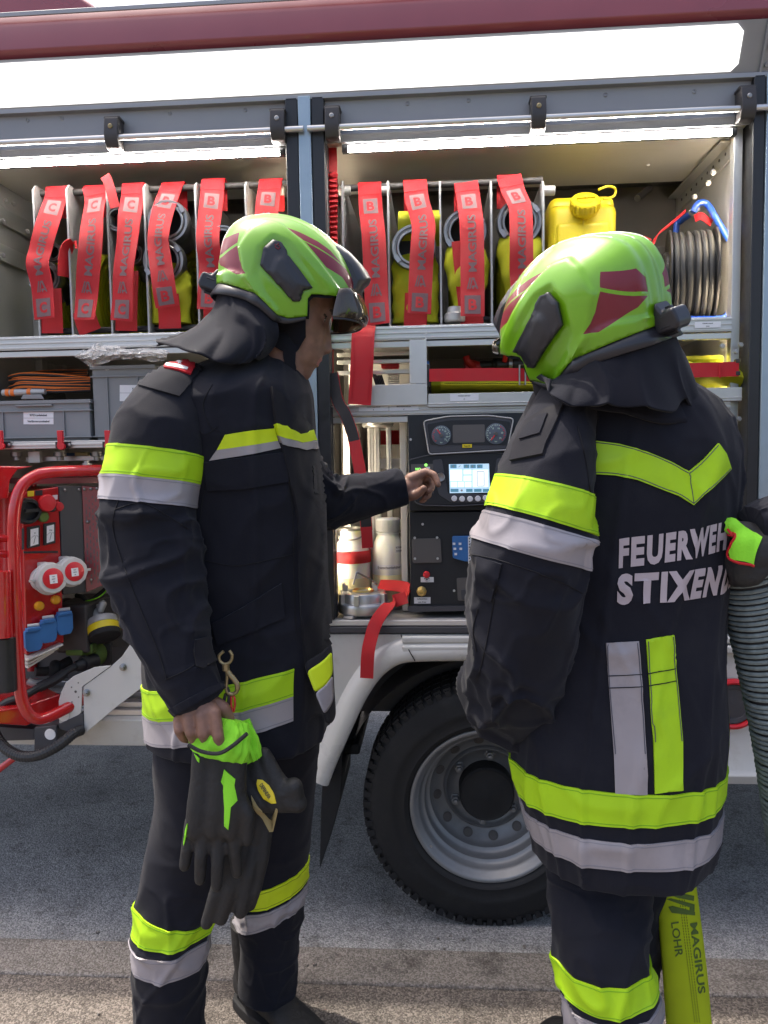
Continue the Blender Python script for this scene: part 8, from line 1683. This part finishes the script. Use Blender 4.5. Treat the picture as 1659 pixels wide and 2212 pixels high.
tq = [W3(np.array([hl(x, y)[0], s, hl(x, y)[1]])) for x, y, s in ((905, 1140, .108), (690, 1020, .108), (500, 940, .055), (455, 930, 0), (500, 940, -.055), (690, 1020, -.108), (905, 1140, -.108))]; bq = [np.array([tx+math.cos(a)*.17, ty+math.sin(a)*.2, 1.54]) for a in np.linspace(rad(-130), rad(130), 7)]
mb = MB(); skirt(mb, spline(tq, 50), spline(bq, 50), 14, .01, 5.5); q = mb.build('neck_curtain', 'navy', tm, ang=80); s_ = q.modifiers.new('solid', 'SOLIDIFY'); s_.thickness = .004
# glove on the hose: black hand wrapped round, lime knitted cuff with red piping
mb = MB(); Yg = 1.385
chain(mb, [av(1668, 1172, Yg), av(1634, 1194, Yg-.005), av(1608, 1214, Yg)], [.036, .040, .036])
chain(mb, [av(1580, 1136, Yg), av(1612, 1152, Yg), av(1650, 1178, Yg)], [.012, .022, .032])
for k, (x, y) in enumerate(((1590, 1182), (1586, 1206), (1587, 1228), (1592, 1246))): chain(mb, [av(1605, 1190+12*k-14, Yg-.02), av(x+10, y, Yg-.015), av(x-4, y+4, Yg+.03), av(x+6, y+8, Yg+.08), av(x+30, y+12, Yg+.115)], [.02, .0165, .0155, .015, .013])
chain(mb, [av(1636, 1230, Yg-.02), av(1628, 1246, Yg-.02), av(1604, 1252, Yg-.01), av(1590, 1248, Yg+.02)], [.02, .0165, .015, .0125])
gl = remesh(mb, 'glove', .0045, ['leather_black'], tm, 4)
gb3 = BVHTree.FromPolygons([v.co+wloc(gl) for v in gl.data.vertices], [tuple(p.vertices) for p in gl.data.polygons]); s3m = MB(); s3.mesh(s3m, 60, 60); o3 = len(s3m.v); s3m.add([tuple(v.co+wloc(gl)) for v in gl.data.vertices], [tuple(p.vertices) for p in gl.data.polygons]); gb3 = bvh_of(s3m)
patch(gb3, [cr(1425, 780), cr(1480, 795), cr(1560, 850), cr(1625, 890), cr(1600, 950), cr(1578, 1025), cr(1530, 1010), cr(1470, 1000), cr(1462, 960), cr(1490, 880), cr(1420, 845)], 1.36, .006, 6).build('glove_cuff', 'glove_lime', tm, ang=70)
mb = MB(); seam(gb3, [cr(1425, 845), cr(1490, 875), cr(1470, 930), cr(1458, 985), cr(1500, 1015), cr(1575, 1030)], 1.36, mb, 40, .0024, .006); mb.build('cuff_piping', 'red_web', tm)
# ================================================================== LIME FLAT HOSE AT THE LOWER RIGHT
hl_ = [(1440, 1800, 1.62, 40, .022), (1456, 1880, 1.62, 42, .024), (1470, 2010, 1.61, 46, .026), (1480, 2110, 1.605, 48, .027), (1488, 2210, 1.60, 49, .028), (1500, 2350, 1.60, 50, .028), (1510, 2520, 1.60, 50, .028)]
hz_ = limb(hl_); fhz = empty('flat_hose', (hz_.c[-1][0], hz_.c[-1][1], .1), 'lime yellow flat fire hose running down beside the right man\'s leg', 'hose')
mb = MB(); hz_.mesh(mb, 120, 60); mb.build('hose', 'hose_lime', fhz, ang=80); hb_ = bvh_of(mb)
text_patch(hb_, 'MAGIRUS', [cq(1195, 1172), cq(1245, 1590), cq(1288, 1582), cq(1238, 1165)], 1.59, .0015, bold=.03).build('lettering', 'print_green', fhz)
text_patch(hb_, 'LOHR', [cq(1085, 1168), cq(1112, 1372), cq(1158, 1366), cq(1130, 1160)], 1.59, .0015, bold=.02).build('lettering', 'print_green', fhz)
lg = MB()
for pl in ([cq(1040, 985), cq(1065, 980), cq(1220, 1010), cq(1218, 1040), cq(1120, 1020)], [cq(1060, 1030), cq(1085, 1025), cq(1222, 1060), cq(1222, 1110), cq(1195, 1100), cq(1195, 1078)], [cq(1070, 1075), cq(1095, 1070), cq(1180, 1092), cq(1225, 1105), cq(1225, 1125), cq(1090, 1110)]): patch(hb_, pl, 1.59, .0015, 6, lg)
lg.build('hose_logo', 'print_green', fhz)
sm = MB()
for k in range(46):
    for q in range(3):
        x, y = 1132+q*14+k*2.05, 1000+k*16.6; a_, n_ = cast(hb_, *cq(x, y), 1.59); b_, n2 = cast(hb_, *cq(x+1.2, y+9), 1.59); sm.tube([a_+n_*.0008, b_+n2*.0008], .0007, 5)
sm.build('stitching', 'hose_stitch', fhz)
